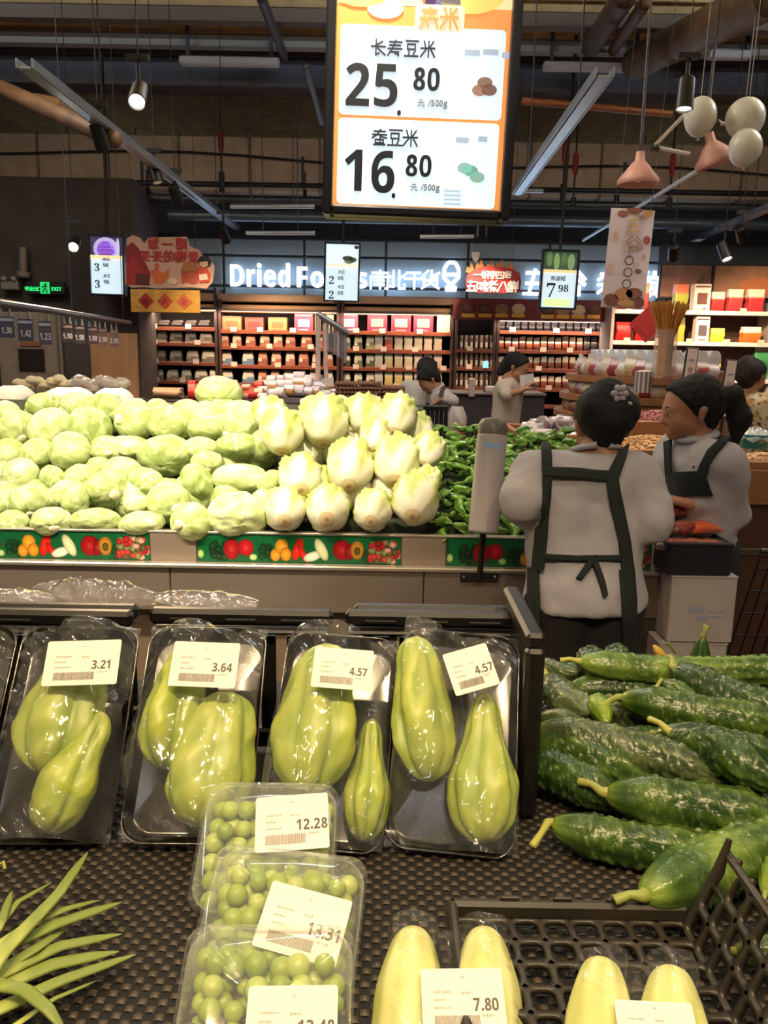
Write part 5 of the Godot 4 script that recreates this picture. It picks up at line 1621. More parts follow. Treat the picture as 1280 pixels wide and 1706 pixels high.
func beyond() -> void:
	# between the counters and the shelves
	var o: Node3D
	var m: MB
	# grey cabinet and tan board by the side wall
	var fr := 8.3
	var s := fr / FPX
	o = thing("grey_cabinet", "tall grey cabinet with a small dark window beside the price rail", "cabinet", Vector3(PZ(50, 600, fr).x, 0, -fr))
	var h := PZ(50, 520, fr).y
	part("body", bx(Vector3(104 * s, h, 0.4), 0.01, Vector3(0, h / 2, -0.22)), grain("8c8074", "7a6e64", 0.8, 0.6), o)
	part("window", bx(Vector3(42 * s, 36 * s, 0.02), 0.003, Vector3(2 * s, PZ(50, 600, fr).y, -0.01)), mat("2c2422", 0.3), o)
	part("red_bow", bx(Vector3(34 * s, 8 * s, 0.012), 0.004, Vector3(2 * s, PZ(50, 573, fr).y, -0.012)), mat("8c5434", 0.6), o)
	part("door_edge", bx(Vector3(0.02, h, 0.01), 0, Vector3(46 * s, h / 2, -0.01)), mat("6a6058", 0.6), o)
	o = thing("dark_doorway", "dark doorway panel between the grey cabinet and the tan board", "door", Vector3(PZ(128, 600, fr).x, 0, -fr - 0.02))
	part("frame", bx(Vector3(54 * s, h - 0.1, 0.1), 0.008, Vector3(0, h / 2, -0.1)), mat("3c4248", 0.6), o)
	part("leaf", bx(Vector3(44 * s, h - 0.3, 0.06), 0.005, Vector3(0, h / 2 - 0.1, -0.06)), mat("4a4040", 0.5), o)
	o = thing("tan_board", "plain tan wooden board standing beside the dark shelf unit", "board", Vector3(PZ(191, 600, fr - 0.3).x, 0, -fr + 0.3))
	h = PZ(191, 555, fr - 0.3).y
	part("board", bx(Vector3(72 * s, h, 0.06), 0.006, Vector3(0, h / 2, 0)), grain("b98c66", "a67a56", 1.0, 0.55, 0, Vector3(1, 0.2, 1)), o)
	part("edge_strip", bx(Vector3(10 * s, h, 0.01), 0.002, Vector3(30 * s, h / 2, 0.034)), mat("a8805c", 0.5), o)
	# slanting rail with hanging price tags
	var p0 := P(-40, 498, 4.6)
	var p1 := P(215, 538, 7.8)
	m = MB.new()
	m.tube([p0, p0.lerp(p1, 0.5), p1], 0.03, 10, true, 0.8)
	o = single("tag_rail", m, mat("56606e", 0.4, 0.4), "blue-grey rail slanting away at the side wall, hung with price tags", "rail")
	var mm := MB.new()
	for t in [0.06, 0.5, 0.94]:
		var q := p0.lerp(p1, t)
		mm.box(Vector3(q.x, (q.y + 4.6) / 2, q.z), Vector3(0.005, 4.6 - q.y, 0.005))
	part("hanger_rods", mm, mat("303034", 0.5), o)
	var tags := [[8, 510, 24, 34, "1", "30", "4a5070"], [40, 512, 24, 36, "1", "42", "4a4e68"], [73, 517, 20, 38, "1", "23", "5a566c"], [111, 536, 17, 30, "5", "90", "38343a"], [131, 537, 17, 30, "1", "98", "3c383c"], [153, 539, 16, 28, "1", "90", "4a3c3e"], [170, 541, 15, 28, "2", "90", "785c58"], [189, 543, 13, 28, "2", "98", "8c6a5c"]]
	var n := 0
	for k in tags:
		var t := clampf((k[0] + 40.0) / 255.0, 0, 1)
		# depth along the rail that lands on this column
		var lo := 0.0
		var hi := 1.0
		for i in 24:
			var q := (lo + hi) / 2
			var loc := cam_basis.inverse() * (p0.lerp(p1, q) - CAM)
			if 640.0 + loc.x / -loc.z * FPX < k[0]:
				lo = q
			else:
				hi = q
		var c := p0.lerp(p1, lo)
		var dd := -(cam_basis.inverse() * (c - CAM)).z
		var ts := dd / FPX
		o = thing("price_tag", "hanging %s price tag on the slanting rail, %s from the near end" % ["blue-grey" if n < 3 else ("dark" if n < 6 else "brownish"), ordinal(n)], "price tag", c + Vector3(0, -0.05 - k[3] * ts / 2 - 0.03, 0.0), "price tags on the slanting rail", Basis(Vector3.UP, 0.25))
		part("card", bx(Vector3(k[2] * ts, k[3] * ts, 0.006), 0.001), mat(k[6], 0.5), o)
		part("top_stripe", bx(Vector3(k[2] * ts * 0.9, 0.018, 0.004), 0, Vector3(0, k[3] * ts * 0.36, 0.004)), mat("b8c8e0" if n < 3 else "9c8c88", 0.5), o)
		write("price_digits", k[4] + "." + k[5], k[3] * ts * 0.3, mat("d8d8e4", 0.5), o, Vector3(0, -k[3] * ts * 0.16, 0.005), 0.6)
		for sd in [-1, 1]:
			var cm := MB.new()
			cm.tube([Vector3(sd * k[2] * ts * 0.28, k[3] * ts * 0.5, 0), Vector3(sd * k[2] * ts * 0.28, k[3] * ts * 0.5 + 0.05, 0.004)], [0.012, 0.004], 6)
			part("clip", cm, mat("a8a4a0", 0.4, 0.3), o)
		n += 1
	# low island shelf with sloping goods, red packs and white bagged goods
	fr = 6.6
	var xa := PZ(235, 665, fr).x
	var xb := PZ(690, 665, fr).x
	o = thing("low_island", "low dark island shelf before the dried food shelves, carrying red and white packs", "display", Vector3((xa + xb) / 2, 0, -fr))
	var ty := PZ(460, 670, fr).y
	part("top", bx(Vector3(xb - xa, 0.04, 0.7), 0.004, Vector3(0, ty - 0.02, -0.35)), mat("2c2426", 0.6), o)
	part("front", bx(Vector3(xb - xa, ty - 0.05, 0.03), 0, Vector3(0, ty / 2 - 0.03, 0.0)), mat("2a2224", 0.6), o)
	for i in 22:
		var px := 322.0 + (i % 11) * 11.0
		var dep := fr + 0.12 + (i / 11) * 0.2
		var p := PZ(px, 660 - (i / 11) * 9, dep)
		p.y = ty + 0.002 + (i / 11) * 0.04 + rng.randf() * 0.02
		pack("red_snack_pack", "small red and white snack pack on the low island behind the crown cabbage", "food pack", p, Vector3(0.08, rng.randf_range(0.06, 0.1), 0.08), ["b83028", "c86048", "d8b8a8"][i % 3], ["d8503c", "e8c8b8", "c03c2c"][i % 3], 4, "red snack packs on the low island", rng.randf_range(-0.5, 0.5))
	pack("paper_bag", "flat tan bag lying on the low island beside the red packs", "bag", Vector3(PZ(281, 664, fr + 0.25).x, ty + 0.002, -fr - 0.25), Vector3(0.26, 0.09, 0.2), "b89878", "c4a486", 4, "")
	for i in 26:
		var u := float(i % 9) / 8.0
		var lay := i / 9
		var px := 440.0 + u * 118.0
		var dep := fr + 0.08 + lay * 0.16
		var p := Vector3(PZ(px, 660, dep).x, ty + 0.002 + lay * 0.045 + 0.05 * sin(PI * u), -dep)
		pack("bagged_bun", "clear bag of pale goods in the white heap on the low island", "food pack", p, Vector3(rng.randf_range(0.08, 0.13), rng.randf_range(0.06, 0.1), 0.11), ["c8a06c", "dcd4dc", "e4e0ec"][(i * 2 + lay) % 3], ["e4dce8", "ece8f4"][i % 2], 4, "white heap on the low island", rng.randf_range(-0.6, 0.6), 0.2)
	# egg trays
	fr = 6.4
	s = fr / FPX
	n = 0
	for k in [[578, 633, 4], [617, 633, 6], [656, 640, 6]]:
		for j in k[2]:
			var base := PZ(k[0], k[1], fr).y
			m = MB.new()
			m.box(Vector3(0, 0, 0), Vector3(38 * s, 0.012, 0.24), Basis.IDENTITY, 0.002)
			for a in 6:
				for b in 2:
					m.ball(Vector3((a - 2.5) * 6.2 * s, 0.004, 0.1 - b * 0.1), Vector3(0.017, 0.018, 0.02), 8, 6)
			var o2 := single("egg_tray", m, mat(["8c6450", "946c56", "86604c"][j % 3], 0.85), "brown pulp egg tray, %s from the top of the %s stack beside the white heap" % [ordinal(j), ["low", "middle", "end"][n]], "egg tray", at(Vector3(PZ(k[0], k[1], fr).x, base - 0.03 - j * 0.033, -fr - 0.05)), "stacked egg trays")
		o = thing("egg_stand", "low stand under the %s stack of egg trays" % ["low", "middle", "end"][n], "stand", Vector3(PZ(k[0], 660, fr).x, 0, -fr - 0.05))
		var bh: float = PZ(k[0], k[1], fr).y - 0.03 - k[2] * 0.033 + 0.024
		part("block", bx(Vector3(36 * s, bh, 0.22), 0.004, Vector3(0, bh / 2, 0)), mat("46362e", 0.7), o)
		n += 1
	m = MB.new()
	m.surf(18, 9, func(u: float, w: float): return Vector3((u - 0.5) * 36 * s * (0.4 + 0.6 * w), (1 - w) * 20 * s + 0.012 * sin(u * 23.0), 0.05 * sin(u * PI) + 0.02 * sin(u * 17.0 + w * 5.0)))
	single("plastic_bag", m, mat("e4dcdc", 0.35), "crumpled white plastic bag leaning on the middle egg trays", "bag", at(PZ(621, 677, fr - 0.05)))
	# stand of hanging tags
	fr = 6.9
	s = fr / FPX
	o = thing("tag_stand", "pale metal stand with a slanting rail of hanging narrow tags over the white heap", "tag stand", Vector3(PZ(530, 640, fr).x, 0, -fr))
	m = MB.new()
	var q0 := PZ(528, 522, fr)
	var q1 := PZ(582, 556, fr)
	var ori := o.position
	m.tube([Vector3(0, ty, 0), PZ(530, 522, fr) - ori], 0.022, 8)
	m.tube([PZ(544, 640, fr) - ori, PZ(541, 540, fr) - ori], 0.018, 8)
	part("pole", m, mat("d8c0b8", 0.5), o)
	m = MB.new()
	m.tube([q0 - ori, q1 - ori], 0.025, 8)
	part("rail", m, mat("8c8890", 0.4, 0.4), o)
	for i in 7:
		var q := q0.lerp(q1, 0.22 + 0.11 * i) - ori
		part("narrow_tag", bx(Vector3(0.026, 46 * s, 0.006), 0.001, q + Vector3(0, -25 * s, 0)), mat(["8a8690", "a89c9c", "6e6a74"][i % 3], 0.5), o)
	part("price_plate", bx(Vector3(16 * s, 14 * s, 0.01), 0.002, PZ(548, 637, fr - 0.1) - ori), mat("e0d0cc", 0.5), o)
	# black slatted crate panel, plastic bag, till counter
	fr = 5.2
	s = fr / FPX
	o = thing("slatted_barrier", "black slatted barrier behind the napa cabbages, before two stooping shoppers", "barrier", Vector3(PZ(713, 700, fr).x, 0, -fr))
	var by := PZ(713, 742, fr).y
	var hy := PZ(713, 679, fr).y
	part("top_rail", bx(Vector3(66 * s, 8 * s, 0.05), 0.006, Vector3(0, hy, 0)), mat("17171a", 0.5), o)
	part("bottom_rail", bx(Vector3(66 * s, 8 * s, 0.05), 0.006, Vector3(0, by, 0)), mat("17171a", 0.5), o)
	for i in 9:
		part("slat", bx(Vector3(5.6 * s, hy - by, 0.03), 0.004, Vector3((i - 4) * 7.4 * s, (hy + by) / 2, 0)), mat("1c1b1f", 0.5), o)
	for sd in [-1, 1]:
		part("leg", bx(Vector3(0.05, by, 0.05), 0.004, Vector3(sd * 30 * s, by / 2, 0)), mat("17171a", 0.5), o)
	part("price_card_clip", bx(Vector3(6 * s, 6 * s, 0.02), 0.003, Vector3(-1 * s, hy + 5 * s, 0)), mat("101012", 0.5), o)
	m = MB.new()
	m.surf(22, 14, func(u: float, w: float):
		var a: float = TAU * u
		var r: float = (0.35 + 0.65 * sin(PI * clampf(w * 0.9 + 0.08, 0, 1))) * (1.0 + 0.12 * sin(a * 4.0 + w * 7.0))
		m.rgb(hex("e2d6d8") if (w < 0.5 or sin(a * 2.0 + w * 9.0) < 0.35) else hex("d87838"))
		return Vector3(cos(a) * r * 16 * s, (0.5 - w) * 62 * s, sin(a) * r * 0.06), true)
	single("shopping_bag", m, mat("vc", 0.35), "white and orange plastic shopping bag hanging at the end of the slatted barrier", "bag", at(PZ(761, 708, fr + 0.02)))
	fr = 8.6
	s = fr / FPX
	o = thing("till_counter", "dark till counter before the jars, with a small lit display on a post", "counter", Vector3(PZ(810, 680, fr).x, 0, -fr))
	var th := PZ(810, 658, fr).y
	part("body", bx(Vector3(190 * s, th, 0.5), 0.008, Vector3(0, th / 2, -0.2)), mat("3a3438", 0.5), o)
	part("top", bx(Vector3(194 * s, 0.03, 0.56), 0.006, Vector3(0, th + 0.015, -0.2)), mat("6a6468", 0.4), o)
	part("printer", bx(Vector3(24 * s, 10 * s, 0.15), 0.01, Vector3(10 * s, th + 0.03 + 5 * s, 0)), mat("b8b4b8", 0.4), o)
	part("post", bx(Vector3(3.5 * s, 48 * s, 0.03), 0.004, Vector3(-2 * s, th + 24 * s, -0.1)), mat("2a282c", 0.5), o)
	part("display_screen", bx(Vector3(9 * s, 11 * s, 0.03), 0.003, Vector3(-2 * s, th + 49 * s, -0.08)), mat("7cc8f0", 0.3, 0, 1, 1.1), o)
	part("white_post", bx(Vector3(10 * s, 30 * s, 0.08), 0.006, Vector3(-26 * s, th + 12 * s, 0.05)), mat("a89c98", 0.5), o)

func dry_goods() -> void:
	var o: Node3D
	var m: MB
	var n := 0
	# rounded tiered island of bagged goods
	var c := Vector3(PZ(1112, 640, 6.3).x, 0, -6.35)
	o = thing("tiered_island", "rounded three-tier wooden island stacked with bagged dried goods", "display", c)
	var wood := grain("b07c50", "94643c", 1.5, 0.5, 0, Vector3(0.3, 3, 0.3))
	var tiers := [[630, 0.86], [666, 0.9], [700, 0.94], [735, 0.98]]
	for t in tiers:
		var y := PZ(1000, t[0], 5.4).y
		var pl := PackedVector2Array()
		for i in 25:
			var a := lerpf(PI * 0.5, PI * 1.5, i / 24.0)
			pl.append(Vector2(cos(a), sin(a)) * t[1] + Vector2(0.1, 0))
		m = MB.new()
		m.prism(pl, 0.045, Transform3D(Basis(Vector3(1, 0, 0), Vector3(0, 0, 1), Vector3(0, 1, 0)), Vector3(0, y - 0.045, 0)))
		part("tier", m, wood, o)
	m = MB.new()
	m.box(Vector3(0.02, 0.7, 0), Vector3(0.3, 1.4, 0.7))
	part("core", m, mat("4a3428", 0.7), o)
	part("end_board", bx(Vector3(0.05, PZ(1118, 618, 5.4).y, 1.6), 0.005, Vector3(0.14, PZ(1118, 618, 5.4).y / 2, 0)), wood, o)
	var bagc := [["c8bcc0", "e0d8dc"], ["e4d8c0", "f0e8d8"], ["9c4048", "e0c8cc"], ["d8d0c4", "eceae4"], ["d0b890", "e8dcc8"], ["b0505c", "e8d8d8"]]
	for t in 3:
		var y := PZ(1000, tiers[t][0], 5.4).y
		for i in 22:
			var a := lerpf(PI * 0.52, PI * 1.12, i / 21.0)
			var r: float = tiers[t][1] - 0.1
			var p := c + Vector3(cos(a) * r + 0.1, y + 0.002, sin(a) * r)
			var col: Array = bagc[(i * 5 + t * 2) % 6] if t < 2 else [["b88c50", "c8a068"], ["8c5c3c", "b08a60"]][i % 2]
			pack("bagged_goods", "dried goods bag on the %s island tier, %s round from the nut bins" % [["top", "middle", "lowest"][t], ordinal(i)], "food bag", p, Vector3(0.09, [0.12, 0.1, 0.1][t] + 0.015 * (i % 3), 0.09), col[0], col[1], 0, "bags on the rounded island", -a - PI / 2, 0.3)
	for i in 16:
		var a := lerpf(PI * 0.5, PI * 1.1, i / 15.0)
		var p := c + Vector3(cos(a) * 0.62 + 0.1, PZ(1000, 627, 5.4).y + 0.06, sin(a) * 0.62)
		pack("bagged_goods", "puffy pale bag in the raised back row on top of the rounded island", "food bag", p, Vector3(0.12, 0.12, 0.11), ["d8d4d8", "e8e0d8", "ccd8e4"][i % 3], ["f0eef0", "e8e8ec"][i % 2], 4, "back row on the rounded island", -a, 0.25)
	# striped tub and spaghetti bundle in a glass
	m = MB.new()
	m.surf(24, 4, func(u: float, w: float):
		m.rgb(hex("3c3a48") if int(u * 24.0) % 2 == 0 else hex("c8c0c4"))
		return Vector3(cos(TAU * u) * 0.06, w * 0.14, sin(TAU * u) * 0.06), true)
	m.rgb(hex("e0d8c8"))
	m.ball(Vector3(0, 0.135, 0), Vector3(0.056, 0.015, 0.056), 12, 5)
	var yt := PZ(1000, 627, 5.4).y
	single("striped_tub", m, mat("vc", 0.5), "dark striped round tub on the top tier beside the spaghetti", "tub", at(P(1072, 634, 5.45) + Vector3(0, -0.08, 0)))
	var sp := P(1106, 615, 5.35)
	o = thing("spaghetti_display", "tall bundle of dry golden spaghetti fanning out of a clear vase", "display", sp)
	m = MB.new()
	m.lathe([Vector2(0.001, -0.06), Vector2(0.075, -0.06), Vector2(0.08, -0.05), Vector2(0.07, 0.26), Vector2(0.067, 0.26), Vector2(0.075, -0.04), Vector2(0.001, -0.05)], 24)
	part("vase", m, mat("e8e4e0", 0.05, 0, 0.12), o)
	m = MB.new()
	for i in 150:
		var a := rng.randf() * TAU
		var r := sqrt(rng.randf())
		var lo := Vector3(cos(a) * 0.05 * r, -0.045, sin(a) * 0.05 * r)
		var md := Vector3(cos(a) * 0.05 * r, 0.2, sin(a) * 0.05 * r)
		var hi := Vector3(cos(a) * 0.13 * r, 0.4 + 0.04 * rng.randf(), sin(a) * 0.13 * r)
		m.tube([lo, md, hi], 0.0045, 4, true)
	var sg := part("spaghetti", m, grain("d49a4c", "b87a34", 2.0, 0.5), o)
	sg.set_meta("kind", "stuff")
	# two narrow sign holders
	for k in [[1148, 583, 640, 20, "narrow white sign in a black frame beside the spaghetti vase"], [1212, 603, 668, 19, "narrow white sign in a black frame between two shoppers' heads"]]:
		var fr := 4.6
		var s := fr / FPX
		var p := P(k[0], (k[1] + k[2]) / 2.0 + 12, fr)
		o = thing("sign_holder", k[4], "sign", p, "", Basis(Vector3.BACK, -0.06))
		var hh: float = (k[2] - k[1] + 30) * s
		part("frame", bx(Vector3(k[3] * s, hh, 0.02), 0.003), mat("1a181a", 0.5), o)
		part("sheet", bx(Vector3(k[3] * s - 0.012, hh - 0.012, 0.004), 0, Vector3(0, 0, 0.0095)), mat("e4d8dc", 0.5), o)
		ink("lettering", "谷干货", 0.028, mat("b0788c", 0.6), o, Vector3(0, -0.01, 0.013), 0.1, Basis.IDENTITY, 0.002, 1.25, true)
		write("small_lettering", "2024", 0.008, mat("8c8088", 0.6), o, Vector3(0, 0.08, 0.0125))
		m = MB.new()
		m.tube([Vector3(0, -hh / 2, 0), Vector3(0, -p.y + 0.02, 0)], 0.01, 8)
		part("stem", m, mat("2a2626", 0.5), o)
	# bulk tables with wooden edges
	var bins := [["heap of pale cellophane-wrapped sweets in a wooden bin beside the green peppers", 930, 715, 4.5, 150, "c0b0b8", "e0d8e0", 0.05, 0], ["heap of golden nuts in a wooden bin between the two workers", 1085, 738, 4.1, 190, "c89858", "a87840", 0.014, 0], ["heap of dark red dates beyond the golden nuts", 1095, 695, 4.8, 120, "6c2c2c", "8c4440", 0.016, 0], ["heap of mixed nuts beside the turquoise box", 1275, 768, 3.9, 170, "b88858", "d8b080", 0.014, 0]]
	for k in bins:
		var d: float = k[3]
		var s := d / FPX
		var p := P(k[1], k[2], d)
		var w: float = k[4] * s
		var b := thing("bulk_bin", "wooden bulk bin holding the %s" % str(k[0]).split(" in a")[0].replace("heap of ", ""), "bin", Vector3(p.x, 0, p.z))
		var top := p.y - 0.08
		for sd in [-1, 1]:
			part("side_board", bx(Vector3(0.03, 0.16, 0.6), 0.004, Vector3(sd * w / 2, top, 0)), wood, b)
			part("end_board", bx(Vector3(w, 0.16, 0.03), 0.004, Vector3(0, top, sd * 0.3)), wood, b)
		part("base", bx(Vector3(w, top - 0.08, 0.58), 0.004, Vector3(0, (top - 0.08) / 2, 0)), mat("5a3c2c", 0.6), b)
		if k[7] > 0.03:
			for i in 44:
				var u := rng.randf()
				var v := rng.randf()
				var pp := Vector3(p.x + (u - 0.5) * w * 0.92, top - 0.04 + 0.13 * sin(PI * u) * sin(PI * v) + 0.02 * rng.randf(), p.z + (v - 0.5) * 0.54)
				pack("wrapped_sweet_bag", "clear bag of pale sweets in the heap beside the green peppers", "food bag", pp, Vector3(0.1, 0.07, 0.09), [k[5], "a89498", "d0c4cc"][i % 3], k[6], 4, "bags of sweets in the wooden bin", rng.randf() * TAU, 0.15)
		else:
			m = MB.new()
			m.surf(24, 16, func(u: float, v: float):
				m.rgb(hex(k[5]).lerp(hex(k[6]), rng.randf()))
				return Vector3((u - 0.5) * w * 0.97, top - 0.05 + 0.16 * pow(sin(PI * u) * sin(PI * v), 0.6) + 0.006 * rng.randf(), (v - 0.5) * 0.57))
			for i in 900:
				var u := rng.randf()
				var v := rng.randf()
				m.rgb(hex(k[5]).lerp(hex(k[6]), rng.randf()).lightened(rng.randf() * 0.25))
				m.ball(Vector3((u - 0.5) * w * 0.95, top - 0.045 + 0.16 * pow(sin(PI * u) * sin(PI * v), 0.6), (v - 0.5) * 0.55), Vector3(1.2, 0.7, 0.8) * k[7] * 0.8, 6, 4, Basis(Vector3.UP, rng.randf() * TAU))
			var hp := single("nut_heap", m, mat("vc", 0.5), k[0], "nuts", at(Vector3(p.x, 0, p.z)))
			hp.set_meta("kind", "stuff")
	# turquoise tub wrapped in plastic
	o = thing("wrapped_tub", "turquoise tub covered with clear plastic on the mixed nuts", "tub", P(1258, 730, 3.75))
	m = MB.new()
	m.lathe([Vector2(0.001, -0.045), Vector2(0.06, -0.045), Vector2(0.075, 0.02), Vector2(0.07, 0.02), Vector2(0.001, -0.03)], 24)
	part("tub", m, mat("3c9ca0", 0.4), o)
	part("orange_mark", bx(Vector3(0.02, 0.014, 0.003), 0, Vector3(0, -0.01, 0.072)), mat("c89040", 0.5), o)
	m = MB.new()
	m.surf(30, 10, func(u: float, w: float): return Vector3(cos(TAU * u) * (0.08 * sin(PI * 0.5 * w) + 0.004 * sin(u * 70.0)), 0.05 - 0.055 * w + 0.01 * sin(u * 44.0 + w * 9.0), sin(TAU * u) * 0.08 * sin(PI * 0.5 * w)), true)
	part("plastic_cover", m, mat("e4e8ec", 0.15, 0, 0.5), o)
	# wooden stall with dark posts and the shopping cart
	o = thing("wooden_stall", "wooden stall front with dark posts behind the smiling worker", "stall", P(1280, 860, 3.7))
	o.position.y = 0
	for k in [[-0.13, "3a302c", 0.06], [0.1, "b88858", 0.36]]:
		part("post" if k[2] < 0.1 else "board", bx(Vector3(k[2], 0.42, 0.05), 0.005, Vector3(k[0], 1.0, 0)), mat(k[1], 0.6), o)
	part("rail", bx(Vector3(0.6, 0.035, 0.06), 0.004, Vector3(0.05, 1.2, 0.02)), wood, o)
	part("rail", bx(Vector3(0.6, 0.035, 0.06), 0.004, Vector3(0.05, 0.8, 0.02)), mat("6a6058", 0.4, 0.4), o)
	part("leg", bx(Vector3(0.05, 0.8, 0.05), 0.004, Vector3(-0.13, 0.4, 0)), mat("3a302c", 0.6), o)
	part("leg", bx(Vector3(0.05, 0.8, 0.05), 0.004, Vector3(0.26, 0.4, 0)), mat("3a302c", 0.6), o)
	write("lettering", "== =", 0.02, mat("5a4430", 0.6), o, Vector3(0.12, 1.06, 0.028))
	o = thing("shopping_cart", "black wire shopping cart half out of view behind the white cartons", "shopping cart", P(1272, 960, 3.2))
	o.position.y = 0
	m = MB.new()
	for i in 8:
		m.tube([Vector3(-0.07 + i * 0.045, 0.92, 0.1), Vector3(-0.16 + i * 0.045, 0.5, 0.1)], 0.0035, 6)
	for i in 5:
		m.tube([Vector3(-0.09 - i * 0.018, 0.88 - i * 0.09, 0.1), Vector3(0.3, 0.88 - i * 0.09, 0.1)], 0.0035, 6)
	part("wire_basket", m, mat("201c1c", 0.4, 0.5), o)
	m = MB.new()
	m.tube([Vector3(-0.07, 0.95, 0.1), Vector3(0.3, 0.95, 0.1)], 0.012, 8)
	part("handle", m, mat("2a2626", 0.4), o)
	m = MB.new()
	m.tube([Vector3(-0.14, 0.5, 0.1), Vector3(0.0, 0.12, 0.1)], 0.014, 8)
	m.tube([Vector3(-0.16, 0.5, 0.1), Vector3(0.3, 0.5, 0.1)], 0.012, 8)
	m.tube([Vector3(0.0, 0.12, 0.1), Vector3(0.3, 0.12, 0.1)], 0.014, 8)
	part("frame", m, mat("2c2828", 0.4, 0.5), o)
	for x in [0.02, 0.26]:
		m = MB.new()
		m.tube([Vector3(x, 0.06, 0.085), Vector3(x, 0.06, 0.115)], 0.06, 16)
		part("wheel", m, mat("1a1818", 0.6), o)
	# cartons, crate and bags at the counter's end
	var cz := 2.62
	var cb := [[1172, 1020, 112, 122, "upper white carton at the counter end, with faint blue print", 0], [1163, 1100, 118, 120, "lower white carton at the counter end, with a red printed mark", 1]]
	var y := PZ(1172, 961, cz).y
	for k in cb:
		var s := 2.75 / FPX
		var hh := 0.235
		var w: float = k[2] * s * 0.97
		o = thing("carton", k[4], "box", Vector3(PZ(k[0], 1000, cz).x, y - hh - k[5] * (hh + 0.004), -cz - 0.17), "white cartons")
		part("box", bx(Vector3(w, hh, 0.34), 0.004, Vector3(0, hh / 2, 0)), grain("b8b0b0", "aaa2a2", 1.0, 0.7), o)
		part("flap", bx(Vector3(w + 0.004, 0.004, 0.17), 0.001, Vector3(0, hh - 0.001, 0.087)), mat("b4acac", 0.7), o)
		if k[5] == 0:
			for q in [[-0.02, 0.12, 0.05, 0.02], [0.0, 0.09, 0.028, 0.018], [0.05, 0.095, 0.07, 0.007], [0.05, 0.112, 0.05, 0.006]]:
				part("faint_print", bx(Vector3(q[2], q[3], 0.002), 0, Vector3(q[0], q[1], 0.1705)), mat("9aa0b4", 0.7), o)
		else:
			part("red_mark", bx(Vector3(0.044, 0.03, 0.002), 0.0005, Vector3(-0.06, 0.17, 0.1705)), mat("b04450", 0.6), o)
			for q in [[0.04, 0.185, 0.09, 0.006], [0.05, 0.17, 0.07, 0.005], [0.045, 0.155, 0.08, 0.005]]:
				part("faint_print", bx(Vector3(q[2], q[3], 0.002), 0, Vector3(q[0], q[1], 0.1705)), mat("98909c", 0.7), o)
	o = thing("pallet_block", "low grey pallet block under the white cartons", "pallet", Vector3(PZ(1168, 1000, cz).x, 0, -cz - 0.17))
	var bh := y - 2 * 0.235 - 0.006
	part("block", bx(Vector3(0.22, bh, 0.3), 0.004, Vector3(0, bh / 2, 0)), mat("5a504a", 0.7), o)
	var s2 := 2.7 / FPX
	o = thing("black_crate", "black plastic crate full of bagged carrots on the white cartons", "crate", Vector3(PZ(1168, 930, cz).x, y + 0.004, -cz - 0.16))
	var cw := 104 * s2
	part("floor", bx(Vector3(cw, 0.012, 0.3), 0.002, Vector3(0, 0.006, 0)), mat("20202a", 0.45), o)
	for sd in [-1, 1]:
		part("side_wall", bx(Vector3(0.012, 0.11, 0.3), 0.003, Vector3(sd * cw / 2, 0.055, 0)), mat("20202a", 0.45), o)
		part("end_wall", bx(Vector3(cw, 0.11, 0.012), 0.003, Vector3(0, 0.055, sd * 0.15)), mat("22222c", 0.4), o)
	part("rim", bx(Vector3(cw + 0.012, 0.012, 0.018), 0.003, Vector3(0, 0.107, 0.152)), mat("2a2a34", 0.35), o)
	for i in 9:
		var u := float(i % 3) - 1.0
		var p := o.position + Vector3(u * cw * 0.3 + rng.randf_range(-0.01, 0.01), 0.085 + (i / 3) * 0.045, (float(i / 3) - 1.0) * -0.09)
		var bag := thing("carrot_bag", "film bag of roots in the crate, %s" % [["front row beside the peppers", "front row in the middle", "front row at the outer end", "middle row beside the peppers", "middle row in the middle", "middle row at the outer end, bright orange", "back row beside the peppers", "back row in the middle", "back row at the outer end, bright orange"][i]][0], "food bag", p, "bags in the black crate", Basis(Vector3.UP, rng.randf_range(-0.6, 0.6)))
		var hot: bool = i in [5, 8]
		for j in 4:
			m = MB.new()
			m.tube([Vector3(-0.05, 0.0, -0.03 + j * 0.02), Vector3(0, 0.008 * (j % 2), -0.03 + j * 0.02), Vector3(0.05, 0.0, -0.026 + j * 0.018)], [0.018, 0.019, 0.009], 8)
			part("carrot", m, mat("d4581c" if hot else ["a03c24", "8c3430", "b4522c"][(i + j) % 3], 0.5), bag)
		m = MB.new()
		m.surf(20, 10, func(u2: float, w: float):
			var e: float = sin(PI * clampf(w, 0.02, 0.98)) ** 0.5
			return Vector3((w - 0.5) * 0.15, cos(TAU * u2) * 0.027 * e + 0.006 * noise.get_noise_2d(u2 * 900 + i * 90, w * 900), sin(TAU * u2) * 0.05 * e), true)
		part("film", m, mat("e8c0b0", 0.08, 0, 0.12), bag)

